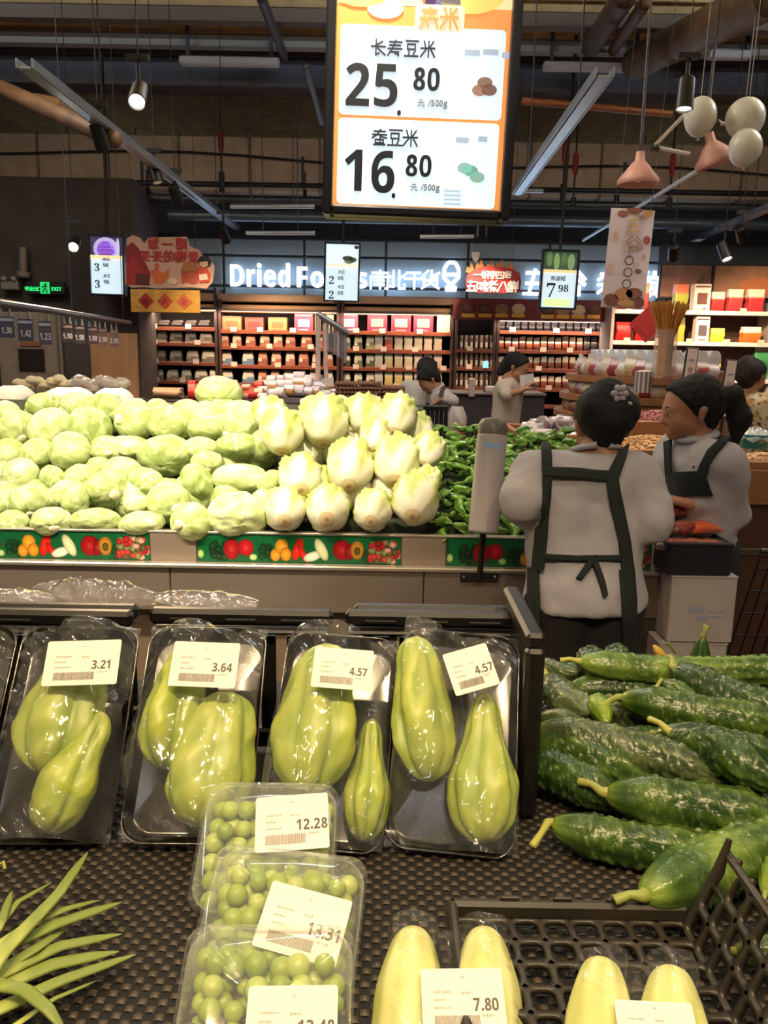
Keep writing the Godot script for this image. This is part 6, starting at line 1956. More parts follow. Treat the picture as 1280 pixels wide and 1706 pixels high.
func ceiling_decor() -> void:
	var o: Node3D
	var m: MB
	var n := 0
	for k in [[1167, 195, 28, 32, "white balloon beside the bright spotlight"], [1242, 198, 33, 33, "largest white balloon, above another balloon"], [1242, 247, 28, 30, "lower white balloon at the frame edge"]]:
		var d := 5.2
		var s := d / FPX
		o = thing("balloon", k[4], "balloon", P(k[0], k[1], d - 0.04 * n), "white balloons")
		m = MB.new()
		m.surf(24, 16, func(u: float, w: float):
			var e: float = PI * w
			var r: float = sin(e) * (1.0 - 0.12 * w)
			return Vector3(cos(TAU * u) * r * k[2], cos(e) * k[3], sin(TAU * u) * r * k[2]) * s, true)
		part("skin", m, mat("d8d6cc", 0.3), o)
		m = MB.new()
		m.lathe([Vector2(0.002, -k[3] * s + 0.002), Vector2(0.012, -k[3] * s - 0.016), Vector2(0.001, -k[3] * s - 0.014)], 8)
		part("knot", m, mat("cfccc0", 0.4), o)
		m = MB.new()
		m.tube([Vector3(0, k[3] * s * 0.9, -0.02), Vector3(0.05, 1.2, -0.1)], 0.003, 5)
		part("string", m, mat("8a8680", 0.6), o)
		n += 1
	for k in [[1066, 272, 0.0, "pink pendant lamp shade hanging clear of the balloons"], [1186, 240, 0.35, "pink pendant lamp shade tilted among the balloons"]]:
		var d := 5.4
		var s := d / FPX
		o = thing("pendant_lamp", k[3], "pendant lamp", P(k[0], k[1], d), "pink pendant lamps", Basis(Vector3.BACK, k[2]))
		m = MB.new()
		m.surf(28, 7, func(u: float, w: float):
			var pr: Vector2 = [Vector2(7, 18), Vector2(8, 4), Vector2(16, -4), Vector2(24, -14), Vector2(34, -26), Vector2(34, -34), Vector2(31, -34), Vector2(22, -16)][int(round(w * 7))]
			return Vector3(cos(TAU * u) * pr.x, pr.y, sin(TAU * u) * pr.x) * s, true)
		part("shade", m, mat("d09a8c", 0.5), o)
		m = MB.new()
		m.ball(Vector3(0, -20 * s, 0), Vector3(9, 9, 9) * s, 12, 8)
		part("bulb", m, mat("f0d8c4", 0.4, 0, 1, 0.4), o)
		m = MB.new()
		var tb := o.basis.inverse()
		m.tube([Vector3(0, 16 * s, 0), Vector3(0, 34 * s, 0), tb * Vector3(0.02, 4.64 - o.position.y, -0.1)], [0.012, 0.012, 0.006], 8)
		part("stem", m, mat("3a3436", 0.5), o)
	for k in [[1088, 246, 1142, 190, "white lamp arm rising from the clear pendant to the spotlight"], [1095, 246, 1150, 257, "white lamp arm lying level towards the tilted pendant"], [1196, 205, 1245, 210, "short white rod between two balloons"]]:
		m = MB.new()
		m.tube([P(k[0], k[1], 5.4), P(k[2], k[3], 5.35)], 0.013, 10)
		var r := single("lamp_arm", m, mat("d4cdc6", 0.4), k[4], "lamp arm")
		m = MB.new()
		m.ball(P(k[0], k[1], 5.4), Vector3.ONE * 0.024, 10, 8)
		part("joint", m, mat("3c3838", 0.5), r)
# ---------------------------------------------------------------- people
func hand_bones(f: Field, w: Vector3, tip: Vector3, up: Vector3, r := 1.0, curl := 0.5) -> void:
	# a palm and five bent fingers from the wrist towards tip; up is the back of the hand
	var d := (tip - w).normalized()
	var s := d.cross(up).normalized()
	var n := s.cross(d).normalized()
	var k0 := w + d * 0.085 * r
	for i in 4:
		var x := (i - 1.5) * 0.0195 * r
		f.bone(w + s * x * 0.5, k0 + s * x - n * 0.002, 0.016 * r, 0.012 * r, 0.012)
		var l: float = [0.032, 0.038, 0.036, 0.028][i] * r
		var a := k0 + s * x
		var b := a + d.rotated(s, -curl * 0.6) * l
		var c := b + d.rotated(s, -curl * 1.5) * l * 0.75
		var e := c + d.rotated(s, -curl * 2.2) * l * 0.6
		f.bone(a, b, 0.0095 * r, 0.0088 * r, 0.004)
		f.bone(b, c, 0.0088 * r, 0.008 * r, 0.003)
		f.bone(c, e, 0.008 * r, 0.007 * r, 0.003)
	var t0 := w + d * 0.03 * r + s * 0.022 * r
	var t1 := t0 + (d * 0.6 + s * 0.8 - n * 0.3).normalized() * 0.038 * r
	f.bone(t0, t1, 0.013 * r, 0.0105 * r, 0.01)
	f.bone(t1, t1 + (d * 0.9 + s * 0.3 - n * 0.4).normalized() * 0.032 * r, 0.0105 * r, 0.0085 * r, 0.004)

func person(label: String, p: Vector3, turn: float, o: Dictionary) -> Dictionary:
	var node := thing("person", label, "person", p, "", Basis(Vector3.UP, turn))
	var inv := node.transform.affine_inverse()
	var hs: float = o.get("h", 1.0)
	var cell: float = o.get("cell", 0.02)
	var lean: float = o.get("lean", 0.0)
	var rot := Basis(Vector3.RIGHT, lean)
	var pivot := Vector3(0, 0.93, 0)
	var T := func(q: Vector3) -> Vector3: return (pivot + rot * (q - pivot)) * hs
	var S := func(q: Vector3) -> Vector3: return q * hs
	var sw: float = o.get("shoulder", 0.16)
	var arms := {}
	for sd in [1, -1]:
		var key := "left" if sd == 1 else "right"
		var sh: Vector3 = T.call(Vector3(sd * sw, 1.335, -0.01))
		var el: Vector3 = T.call(Vector3(sd * (sw + 0.06), 1.07, -0.03))
		var wr: Vector3 = T.call(Vector3(sd * (sw + 0.03), 0.9, 0.14))
		var tp := wr + Vector3(0, -0.05, 0.12)
		if o.has(key):
			var k: Array = o[key]
			el = inv * (k[0] as Vector3)
			wr = inv * (k[1] as Vector3)
			tp = inv * (k[2] as Vector3)
		arms[key] = [sh, el, wr, tp]
	var torso := func(f: Field, e: float, legs: bool):
		for sd in [-1, 1]:
			f.bone(T.call(Vector3(sd * 0.06, 0.95, 0)), T.call(Vector3(sd * 0.085, 1.27, -0.005)), (0.095 + e) * hs, (0.1 + e) * hs, 0.05)
		f.bone(T.call(Vector3(-sw * 0.8, 1.335, -0.012)), T.call(Vector3(sw * 0.8, 1.335, -0.012)), (0.062 + e) * hs, (0.062 + e) * hs, 0.06)
	var limbs := func(f: Field, e: float, reach: float):
		for key in arms:
			var a: Array = arms[key]
			f.bone(a[0], a[1], (0.048 + e) * hs, (0.038 + e) * hs, 0.03)
			f.bone(a[1], (a[1] as Vector3).lerp(a[2], reach), (0.038 + e) * hs, (lerpf(0.036, 0.026, reach) + e * 0.8) * hs, 0.02)
	# the body: one surface
	var skin := Field.new()
	torso.call(skin, 0.0, true)
	limbs.call(skin, 0.0, 1.0)
	skin.bone(T.call(Vector3(0, 1.34, -0.01)), T.call(Vector3(o.get("head_dx", 0.0), 1.46, 0.012)), 0.06 * hs, 0.049 * hs, 0.03)
	for sd in [-1, 1]:
		skin.bone(S.call(Vector3(sd * 0.085, 0.9, 0)), S.call(Vector3(sd * 0.09, 0.47, 0.01)), 0.085 * hs, 0.055 * hs, 0.03)
		skin.bone(S.call(Vector3(sd * 0.09, 0.47, 0.01)), S.call(Vector3(sd * 0.09, 0.09, -0.02)), 0.055 * hs, 0.036 * hs, 0.02)
		skin.bone(S.call(Vector3(sd * 0.09, 0.05, -0.03)), S.call(Vector3(sd * 0.1, 0.03, 0.13)), 0.04 * hs, 0.03 * hs, 0.02)
	var m := MB.new()
	skin.mesh(m, cell)
	var hb := rot * Basis(Vector3.UP, o.get("yaw", 0.0)) * Basis(Vector3.RIGHT, o.get("nod", 0.0))
	var hx: float = o.get("head_dx", 0.0)
	var hp: Vector3 = T.call(Vector3(hx, 1.445 + o.get("head_dy", 0.0), 0.005))
	var H := func(x: float, y: float, z: float) -> Vector3: return hp + hb * Vector3(x, y, z) * hs
	var fine: float = o.get("fine", 0.012)
	var head := Field.new()
	head.bone(H.call(0, 0.1, -0.02), H.call(0, 0.1, 0.02), 0.08 * hs, 0.076 * hs, 0.03)
	head.bone(H.call(0, 0.06, 0.045), H.call(0, 0.03, 0.05), 0.058 * hs, 0.052 * hs, 0.03)
	head.bone(H.call(-0.035, 0.02, 0.035), H.call(0, -0.005, 0.075), 0.03 * hs, 0.024 * hs, 0.025)
	head.bone(H.call(0.035, 0.02, 0.035), H.call(0, -0.005, 0.075), 0.03 * hs, 0.024 * hs, 0.025)
	head.bone(H.call(0, 0.08, 0.094), H.call(0, 0.045, 0.112), 0.008 * hs, 0.012 * hs, 0.014)
	head.bone(H.call(-0.012, 0.042, 0.1), H.call(0.012, 0.042, 0.1), 0.009 * hs, 0.009 * hs, 0.01)
	head.bone(H.call(-0.016, 0.018, 0.092), H.call(0.016, 0.018, 0.092), 0.009 * hs, 0.009 * hs, 0.008)
	head.bone(H.call(-0.032, 0.088, 0.083), H.call(0.032, 0.088, 0.083), 0.014 * hs, 0.014 * hs, 0.02)
	for sd in [-1, 1]:
		head.bone(H.call(sd * 0.079, 0.072, -0.012), H.call(sd * 0.077, 0.035, 0.0), 0.016 * hs, 0.009 * hs, 0.008)
		head.bone(H.call(sd * 0.038, 0.04, 0.07), H.call(sd * 0.034, 0.03, 0.075), 0.026 * hs, 0.022 * hs, 0.02)
	head.bone(H.call(0, -0.07, -0.015), H.call(0, 0.03, -0.01), 0.049 * hs, 0.05 * hs, 0.03)
	head.mesh(m, fine)
	for key in arms:
		var a: Array = arms[key]
		if o.get("hands", true):
			var hf := Field.new()
			hand_bones(hf, a[2], a[3], Vector3.UP, hs, o.get("curl", 0.5))
			hf.bone((a[1] as Vector3).lerp(a[2], 0.8), a[2], 0.03 * hs, 0.024 * hs, 0.012)
			hf.mesh(m, maxf(fine * 0.8, 0.0035))
	part("body", m, grain(o.get("skin", "b48466"), o.get("skin", "b48466"), 1.0, 0.5), node)
	if o.get("face", true):
		for sd in [-1, 1]:
			m = MB.new()
			m.ball(H.call(sd * 0.032, 0.07, 0.0915), Vector3(0.0125, 0.0075, 0.0085) * hs, 10, 6, hb)
			var eye := part("eye", m, mat("d8d0c8", 0.3), node)
			m = MB.new()
			m.ball(H.call(sd * 0.032, 0.0695, 0.097), Vector3(0.006, 0.006, 0.004) * hs, 8, 6, hb)
			part("iris", m, mat("1c1412", 0.2), eye)
			m = MB.new()
			m.tube([H.call(sd * 0.016, 0.095, 0.102), H.call(sd * 0.032, 0.098, 0.0985), H.call(sd * 0.048, 0.093, 0.086)], [0.003, 0.004, 0.002], 6)
			part("eyebrow", m, mat("241a18", 0.7), node)
		m = MB.new()
		m.tube([H.call(-0.02, 0.019, 0.095), H.call(0, 0.021, 0.103), H.call(0.02, 0.019, 0.095)], [0.001, 0.0035, 0.001], 6)
		m.tube([H.call(-0.018, 0.016, 0.095), H.call(0, 0.013, 0.102), H.call(0.018, 0.016, 0.095)], [0.001, 0.004, 0.001], 6)
		part("lips", m, mat("a05a50", 0.45), node)
	# hair
	var hair := Field.new()
	hair.bone(H.call(0, 0.105, -0.028), H.call(0, 0.107, 0.022), 0.092 * hs, 0.084 * hs, 0.03)
	hair.bone(H.call(0, 0.05, -0.045), H.call(0, 0.02, -0.04), 0.068 * hs, 0.05 * hs, 0.03)
	var fw := hb * Vector3(0, -0.53, 0.848)
	hair.planes.append([fw, fw.dot(H.call(0, 0.155, 0.078))])
	match o.get("hair", "cap"):
		"bun":
			hair.bone(H.call(0, 0.13, -0.1), H.call(0, 0.14, -0.125), 0.045 * hs, 0.04 * hs, 0.015)
		"tail":
			hair.bone(H.call(0, 0.1, -0.1), H.call(0, 0.09, -0.15), 0.03 * hs, 0.034 * hs, 0.015)
			hair.bone(H.call(0, 0.09, -0.15), H.call(0, 0.0, -0.165), 0.034 * hs, 0.042 * hs, 0.02)
			hair.bone(H.call(0, 0.0, -0.165), H.call(0, -0.09, -0.135), 0.042 * hs, 0.016 * hs, 0.02)
		"up":
			hair.bone(H.call(-0.035, 0.1, -0.07), H.call(0.035, 0.1, -0.07), 0.062 * hs, 0.062 * hs, 0.03)
			hair.bone(H.call(0, 0.15, -0.075), H.call(0, 0.06, -0.09), 0.05 * hs, 0.05 * hs, 0.03)
		"long":
			hair.bone(H.call(0, 0.08, -0.085), H.call(0, -0.03, -0.1), 0.05 * hs, 0.04 * hs, 0.03)
	hair.ruffle = FastNoiseLite.new()
	hair.ruffle.frequency = 0.35
	hair.ruffle_size = 0.006
	m = MB.new()
	hair.mesh(m, fine * 1.2)
	var hm := part("hair", m, grain(o.get("hair_colour", "0d0a0b"), "080607", 6.0, 0.8, 0, Vector3(1, 0.2, 1)), node)
	# shirt
	var broad: float = o.get("broad", 0.0)
	var trunk := Field.new()
	torso.call(trunk, 0.016, false)
	var wrinkle := FastNoiseLite.new()
	wrinkle.seed = 3
	wrinkle.frequency = 0.07
	wrinkle.fractal_octaves = 3
	var shirt := Field.new()
	torso.call(shirt, 0.016, false)
	limbs.call(shirt, o.get("loose", 0.014), o.get("sleeve", 0.93))
	shirt.bone(T.call(Vector3(-0.055, 0.93, 0)), T.call(Vector3(0.055, 0.93, 0)), (0.122 + broad) * hs, (0.122 + broad) * hs, 0.04)
	shirt.bone(T.call(Vector3(0, 1.34, -0.012)), T.call(Vector3(hx * 0.5, 1.405, 0.002)), 0.07 * hs, 0.057 * hs, 0.03)
	var nk: Vector3 = rot * Vector3(0, 0.97, -0.25).normalized()
	shirt.planes.append([nk, nk.dot(T.call(Vector3(0, 1.412, 0.0)))])
	shirt.planes.append([Vector3.DOWN, -o.get("hem", 0.9) * hs])
	shirt.ruffle = wrinkle
	shirt.ruffle_size = 0.014 if cell < 0.015 else 0.008
	m = MB.new()
	shirt.mesh(m, cell)
	if o.get("floral", false):
		m.tint = true
		for i in m.v.size():
			var q := m.v[i]
			var n1 := noise.get_noise_3dv(q * 1400.0)
			var n2 := noise.get_noise_3dv(q * 2300.0 + Vector3.ONE * 900.0)
			m.cl[i] = hex("4a3c2c" if n2 > 0.3 else ("c09840" if n1 > 0.12 else "d8c8a8")).srgb_to_linear()
	part("shirt", m, mat("vc", 0.8) if o.get("floral", false) else grain(o.get("shirt", "d8d0d0"), o.get("shirt", "d8d0d0"), 1.0, 0.85), node)
	if o.get("collar", true):
		m = MB.new()
		var cp := []
		var cr := []
		for i in 17:
			var a := lerpf(-PI * 0.42, PI * 1.42, i / 16.0)
			cp.append(T.call(Vector3(hx * 0.6 + cos(a) * 0.068, 1.412 + 0.012 * -sin(a), -sin(a) * -0.062 + 0.0)))
			cr.append(0.022)
		m.tube(cp, cr, 8, true, 0.5)
		part("collar", m, grain(o.get("shirt", "d8d0d0"), o.get("shirt", "d8d0d0"), 1.0, 0.85), node)
	# trousers or skirt, with shoes
	var low := Field.new()
	low.bone(T.call(Vector3(-0.06, 0.97, 0)), T.call(Vector3(0.06, 0.97, 0)), 0.105 * hs, 0.105 * hs, 0.04)
	for sd in [-1, 1]:
		low.bone(S.call(Vector3(sd * 0.085, 0.92, 0)), S.call(Vector3(sd * 0.09, 0.47, 0.01)), (0.1 + broad) * hs, (0.072 + broad) * hs, 0.03)
		low.bone(S.call(Vector3(sd * 0.09, 0.47, 0.01)), S.call(Vector3(sd * 0.09, 0.1, -0.02)), (0.072 + broad) * hs, (0.05 + broad * 0.5) * hs, 0.02)
	low.planes.append([Vector3.UP, 1.0 * hs])
	m = MB.new()
	low.mesh(m, maxf(cell, 0.016))
	part("trousers", m, mat(o.get("trousers", "1c1a1c"), 0.85), node)
	m = MB.new()
	for sd in [-1, 1]:
		m.tube([S.call(Vector3(sd * 0.09, 0.05, -0.07)), S.call(Vector3(sd * 0.09, 0.055, 0.0)), S.call(Vector3(sd * 0.1, 0.035, 0.14))], [0.045, 0.05, 0.038], 10)
	part("shoes", m, mat("161416", 0.5), node)
	return {"node": node, "inv": inv, "shirt": shirt, "trunk": trunk, "low": low, "hair": hair, "head": H, "hb": hb, "T": T}

func drape(w: Dictionary, called: String, on: Array, lft: Array, rgt: Array, m: Material, off := 0.014, across := 4, label := "") -> void:
	# a strip of cloth laid on the figure along two edges given as photo pixels
	var f := Field.new()
	for q in on:
		f.bones.append_array(w[q].bones)
	var inv: Transform3D = w.inv
	var o: Vector3 = inv * CAM
	var rows := []
	var n: int = lft.size() / 2
	for i in n:
		var steps := 5 if i < n - 1 else 1
		for k in steps:
			var t := k / 5.0
			var j := mini(i + 1, n - 1)
			var a := Vector2(lft[i * 2], lft[i * 2 + 1]).lerp(Vector2(lft[j * 2], lft[j * 2 + 1]), t)
			var b := Vector2(rgt[i * 2], rgt[i * 2 + 1]).lerp(Vector2(rgt[j * 2], rgt[j * 2 + 1]), t)
			var row := []
			for s in across + 1:
				var q := a.lerp(b, float(s) / across)
				var p := f.meet(o, (inv.basis * ray(q.x, q.y)).normalized())
				row.append([p, f.normal(p)])
			rows.append(row)
	var mb := MB.new()
	var c := across + 1
	mb.surf(c * 2, rows.size() - 1, func(u: float, v: float):
		var i := int(round(v * (rows.size() - 1)))
		var k := int(round(u * c * 2)) % (c * 2)
		var e: Array = rows[i][k] if k < c else rows[i][2 * c - 1 - k]
		return e[0] + e[1] * (off + 0.004 if k < c else off - 0.006), true)
	var r := part(called, mb, m, w.node)
	if label:
		r.set_meta("label", label)

func people() -> void:
	var green := grain("1c2622", "141c1a", 3.0, 0.85)
	var b := P(978, 930, 2.50)
	var A := person("person in white shirt and dark apron, back turned, hair up, bending over the peppers", Vector3(b.x, 0, b.z), PI + 0.06, {"h": 0.985, "cell": 0.012, "fine": 0.007, "lean": 0.2, "nod": 0.16, "head_dx": -0.062, "head_dy": -0.018, "hair": "up", "shoulder": 0.165, "hem": 0.915, "loose": 0.026, "broad": 0.012, "trousers": "171517",
		"left": [P(868, 838, 2.44), P(900, 868, 2.66), P(915, 872, 2.76)], "right": [P(1088, 868, 2.46), P(1072, 885, 2.68), P(1050, 890, 2.78)], "shirt": "aaa6ae", "skin": "a87c60"})
	drape(A, "apron_strap", ["shirt"], [902, 742, 903, 790, 899, 850, 896, 900, 892, 950], [916, 740, 920, 790, 917, 850, 914, 900, 909, 950], green)
	drape(A, "apron_strap", ["shirt"], [1029, 758, 1008, 796, 1018, 850, 1029, 900, 1034, 960], [1049, 746, 1029, 800, 1038, 850, 1046, 900, 1052, 960], green)
	drape(A, "apron_back_band", ["shirt"], [903, 781, 960, 783, 1014, 787], [903, 796, 960, 799, 1014, 803], green)
	drape(A, "waist_tie", ["shirt", "low"], [893, 921, 960, 925, 1042, 924], [893, 931, 960, 935, 1042, 934], green, 0.01)
	drape(A, "bow_tail", ["shirt", "low"], [982, 926, 970, 945, 958, 964], [992, 930, 980, 950, 966, 968], green, 0.016)
	drape(A, "bow_tail", ["shirt", "low"], [978, 928, 988, 950, 998, 978, 1003, 996], [990, 924, 998, 948, 1006, 972, 1010, 992], green, 0.016)
	drape(A, "apron_side", ["shirt", "low"], [886, 945, 884, 1000, 884, 1085], [900, 950, 902, 1000, 904, 1085], green, 0.012)
	drape(A, "apron_side", ["shirt", "low"], [1030, 950, 1034, 1000, 1036, 1085], [1052, 955, 1056, 1000, 1056, 1085], green, 0.012)
	var clip := MB.new()
	var H: Callable = A.head
	var cp := (A.hair as Field).meet(A.inv * CAM, (A.inv.basis * ray(1032, 656)).normalized())
	for i in 6:
		var a := TAU * i / 6.0
		clip.ball(cp + Vector3(cos(a) * 0.016, sin(a) * 0.018, -0.006), Vector3(0.013, 0.011, 0.006), 8, 5, Basis(Vector3.BACK, a))
	clip.ball(cp + Vector3(0, 0, -0.012), Vector3(0.007, 0.007, 0.006), 8, 5)
	clip.ball(cp + Vector3(-0.03, -0.03, -0.006), Vector3(0.012, 0.008, 0.005), 8, 5)
	part("hair_clip", clip, mat("b4acb2", 0.35, 0.2), A.node)
	b = P(1158, 900, 3.05)
	var B := person("smiling person with a ponytail in white shirt and dark green apron", Vector3(b.x, 0, b.z), -1.32, {"h": 0.985, "cell": 0.012, "fine": 0.0055, "lean": 0.08, "nod": 0.14, "yaw": -0.28, "hair": "tail", "shoulder": 0.155, "hem": 0.98, "loose": 0.02, "broad": 0.012, "trousers": "1a1b1c", "sleeve": 0.88,
		"left": [P(1222, 856, 2.93), P(1152, 840, 2.86), P(1112, 830, 2.88)], "right": [P(1100, 812, 3.1), P(1098, 838, 2.95), P(1075, 846, 2.9)], "shirt": "b2aeb4", "skin": "b07c62", "curl": 0.7})
	drape(B, "apron_bib", ["trunk"], [1117, 789, 1117, 808, 1120, 826], [1176, 784, 1182, 804, 1188, 824], green, 0.02, 8)
	drape(B, "apron_strap", ["trunk"], [1112, 742, 1114, 765, 1116, 792], [1124, 738, 1124, 765, 1128, 792], green, 0.02)
	drape(B, "apron_strap", ["trunk"], [1203, 735, 1182, 754, 1172, 772, 1164, 790], [1215, 736, 1194, 760, 1184, 776, 1180, 792], green, 0.02)
	var badge := MB.new()
	var bp := (B.shirt as Field).meet(B.inv * CAM, (B.inv.basis * ray(1156, 778)).normalized())
	badge.ball(bp, Vector3(0.006, 0.006, 0.006), 8, 6)
	part("name_badge", badge, mat("7c3c3c", 0.4), B.node)
	var sk := Field.new()
	sk.bone(Vector3(-0.05, 0.98, 0.0), Vector3(0.05, 0.98, 0.0), 0.125, 0.125, 0.04)
	sk.bone(Vector3(-0.06, 0.9, 0.0), Vector3(-0.06, 0.5, 0.02), 0.13, 0.13, 0.04)
	sk.bone(Vector3(0.06, 0.9, 0.0), Vector3(0.06, 0.5, 0.02), 0.13, 0.13, 0.04)
	sk.planes.append([Vector3.UP, 1.02])
	var skm := MB.new()
	sk.mesh(skm, 0.018)
	part("apron_skirt", skm, green, B.node)
	# shoppers and staff further off
	b = P(698, 660, 7.6)
	person("person in a plain white shirt stooping behind the slatted barrier, back turned", Vector3(b.x, 0, b.z), PI - 0.5, {"lean": 0.22, "shirt": "ddd6d0", "hem": 0.86, "nod": 0.3, "hair_colour": "3a2c26", "hands": false, "face": false, "loose": 0.03})
	b = P(752, 660, 7.4)
	var D := person("dark-haired person in a grey apron stooping beside the white-shirted one", Vector3(b.x, 0, b.z), -1.35, {"lean": 0.32, "nod": 0.5, "h": 0.97, "shirt": "c8c0c2", "hair": "bun", "hands": true, "left": [P(755, 668, 7.2), P(735, 664, 7.15), P(728, 668, 7.15)], "right": [P(738, 655, 7.5), P(728, 664, 7.4), P(722, 668, 7.4)]})
	drape(D, "apron_strap", ["shirt"], [744, 636, 736, 648, 732, 660], [748, 638, 741, 650, 738, 662], mat("4a4448", 0.8), 0.01, 3)
	b = P(843, 660, 7.3)
	person("person in a cream T-shirt and dark skirt reading a white sheet by the nut shelves", Vector3(b.x, 0, b.z), 1.2, {"h": 1.03, "lean": 0.08, "nod": 0.4, "shirt": "d0c0b0", "sleeve": 0.05, "collar": false, "hair": "long", "hem": 0.98, "right": [P(845, 657, 7.0), P(868, 652, 6.95), P(876, 645, 6.95)], "left": [P(850, 655, 7.4), P(868, 650, 7.2), P(876, 645, 7.2)]})
	var sh := MB.new()
	sh.surf(6, 6, func(u: float, w: float): return Vector3((u - 0.5) * 0.12, (0.5 - w) * 0.14, 0.015 * sin(u * 4.0 + w * 2.0)))
	single("paper_sheet", sh, mat("d8d8e0", 0.6), "white paper sheet held by the person in the cream T-shirt", "paper", Transform3D(Basis(Vector3.UP, -0.4) * Basis(Vector3.BACK, 0.2), P(879, 637, 6.98)))
	b = P(1243, 690, 5.6)
	person("person in a yellow and cream floral blouse, hair clipped up, at the bulk nuts", Vector3(b.x, 0, b.z), 2.2, {"h": 1.02, "floral": true, "hair": "up", "hair_colour": "4a3834", "shirt": "d8c8a8", "hem": 0.9, "cell": 0.014, "fine": 0.01, "sleeve": 0.5, "collar": false, "nod": 0.15})
	b = P(1180, 690, 6.4)
	person("dark-haired person mostly hidden between the two narrow white signs", Vector3(b.x, 0, b.z), 2.6, {"h": 0.985, "hair": "bun", "shirt": "5a4a4c", "collar": false})
# ---------------------------------------------------------------- the table in front
const TABLE := 1.09
func table() -> void:
	var o := thing("display_table", "dark display table covered with a black mesh mat under the wrapped vegetables", "table", Vector3(0, 0, -0.86))
	part("table_top", bx(Vector3(2.6, 0.04, 1.06), 0.006, Vector3(0.1, TABLE - 0.028, 0)), mat("16130f", 0.6), o)
	part("front_board", bx(Vector3(2.6, 0.5, 0.03), 0.004, Vector3(0.1, TABLE - 0.3, -0.5)), mat("2a2624", 0.6), o)
	for x in [-1.1, 1.3]:
		for z in [-0.46, 0.46]:
			part("leg", bx(Vector3(0.06, TABLE - 0.05, 0.06), 0.005, Vector3(x, (TABLE - 0.05) / 2, z)), mat("1c1a1a", 0.5), o)
	# the mesh mat: woven knots, past counting
	var base := bx(Vector3(2.5, 0.002, 1.03), 0, Vector3(0.1, TABLE - 0.0065, 0))
	part("mat_ground", base, mat("0f0d0b", 0.7), o)
	var k := MB.new()
	k.surf(5, 4, func(u: float, w: float):
		var x := u - 0.5
		var z := w - 0.5
		return Vector3(x, 0.35 * (1.0 - 3.0 * x * x) * (1.0 - 2.0 * z * z), z))
	var mm := MultiMesh.new()
	mm.transform_format = MultiMesh.TRANSFORM_3D
	var km := k.commit()
	km.surface_set_material(0, mat("4a4036", 0.42))
	mm.mesh = km
	var pitch := 0.0098
	var spots := []
	for j in range(-8, 98):
		for i in range(-62, 100):
			if (i + j) % 2:
				continue
			var x := i * pitch
			var z := -0.52 - j * pitch * 0.86
			if z < -1.02 and x < 0.15:
				continue
			spots.append(Vector3(x + 0.0008 * sin(j * 0.7), TABLE - 0.0055, z + 0.001 * sin(i * 0.3)))
	mm.instance_count = spots.size()
	for i in spots.size():
		mm.set_instance_transform(i, Transform3D(Basis.from_scale(Vector3(0.0085, 0.0085, 0.0072)), spots[i]))
	var mi := MultiMeshInstance3D.new()
	mi.name = "mesh_mat"
	mi.multimesh = mm
	mi.material_override = mat("4a4036", 0.42)
	o.add_child(mi)
	mi.position = -o.position
	mi.set_meta("kind", "stuff")

func crate_panels() -> void:
	# upright black plastic divider panels behind the trays
	var dk := grain("1b1917", "121110", 2.0, 0.4)
	var n := 0
	for k in [[-160, 222, 1010, 1.17, "black plastic crate side behind the wrapped chayotes, at the scallion end"], [250, 556, 1010, 1.17, "black plastic crate side behind the wrapped chayotes, middle one"], [576, 866, 1014, 1.16, "black plastic crate side behind the wrapped chayotes, beside the cucumbers"], [590, 872, 1004, 1.22, "second black crate side just behind the one beside the cucumbers"], [-150, 230, 1000, 1.24, "second black crate side behind the one at the scallion end"]]:
		var p0 := P(k[0], k[2] + 4, k[3])
		var p1 := P(k[1], k[2] + 4, k[3])
		var c := (p0 + p1) / 2
		var w := p1.x - p0.x
		var top := c.y
		var o := thing("crate_side", k[4], "crate", Vector3(c.x, TABLE, c.z), "black crate sides")
		var h := top - TABLE
		part("top_rail", bx(Vector3(w, 0.024, 0.022), 0.006, Vector3(0, h - 0.012, 0)), dk, o)
		part("rail_lip", bx(Vector3(w - 0.01, 0.007, 0.03), 0.003, Vector3(0, h - 0.03, 0.004)), dk, o)
		part("bottom_rail", bx(Vector3(w, 0.03, 0.016), 0.004, Vector3(0, 0.017, 0)), dk, o)
		for i in 3:
			part("handle_slot", bx(Vector3(0.045, 0.005, 0.004), 0.001, Vector3((i - 1) * w * 0.3, h - 0.014, 0.0115)), mat("060606", 0.6), o)
		var cnt := int(w / 0.034)
		for i in cnt:
			part("slat", bx(Vector3(0.022, h - 0.06, 0.008), 0.002, Vector3((i + 0.5 - cnt / 2.0) * w / cnt, (h - 0.03) / 2 + 0.005, 0)), dk, o)
		n += 1
	var a := P(842, 1022, 1.10)
	var o := thing("crate_side", "black crate end wall between the wrapped chayotes and the cucumbers", "crate", Vector3(PY(868, 1330, TABLE).x + 0.0, TABLE, -1.05), "black crate sides")
	var h := a.y - TABLE + 0.01
	part("wall", bx(Vector3(0.012, h - 0.02, 0.2), 0.003, Vector3(0, (h - 0.02) / 2, 0)), dk, o)
	part("top_rail", bx(Vector3(0.024, 0.022, 0.21), 0.005, Vector3(0, h - 0.012, 0)), dk, o)
	part("front_post", bx(Vector3(0.024, h - 0.02, 0.02), 0.005, Vector3(0, (h - 0.02) / 2, 0.1)), dk, o)

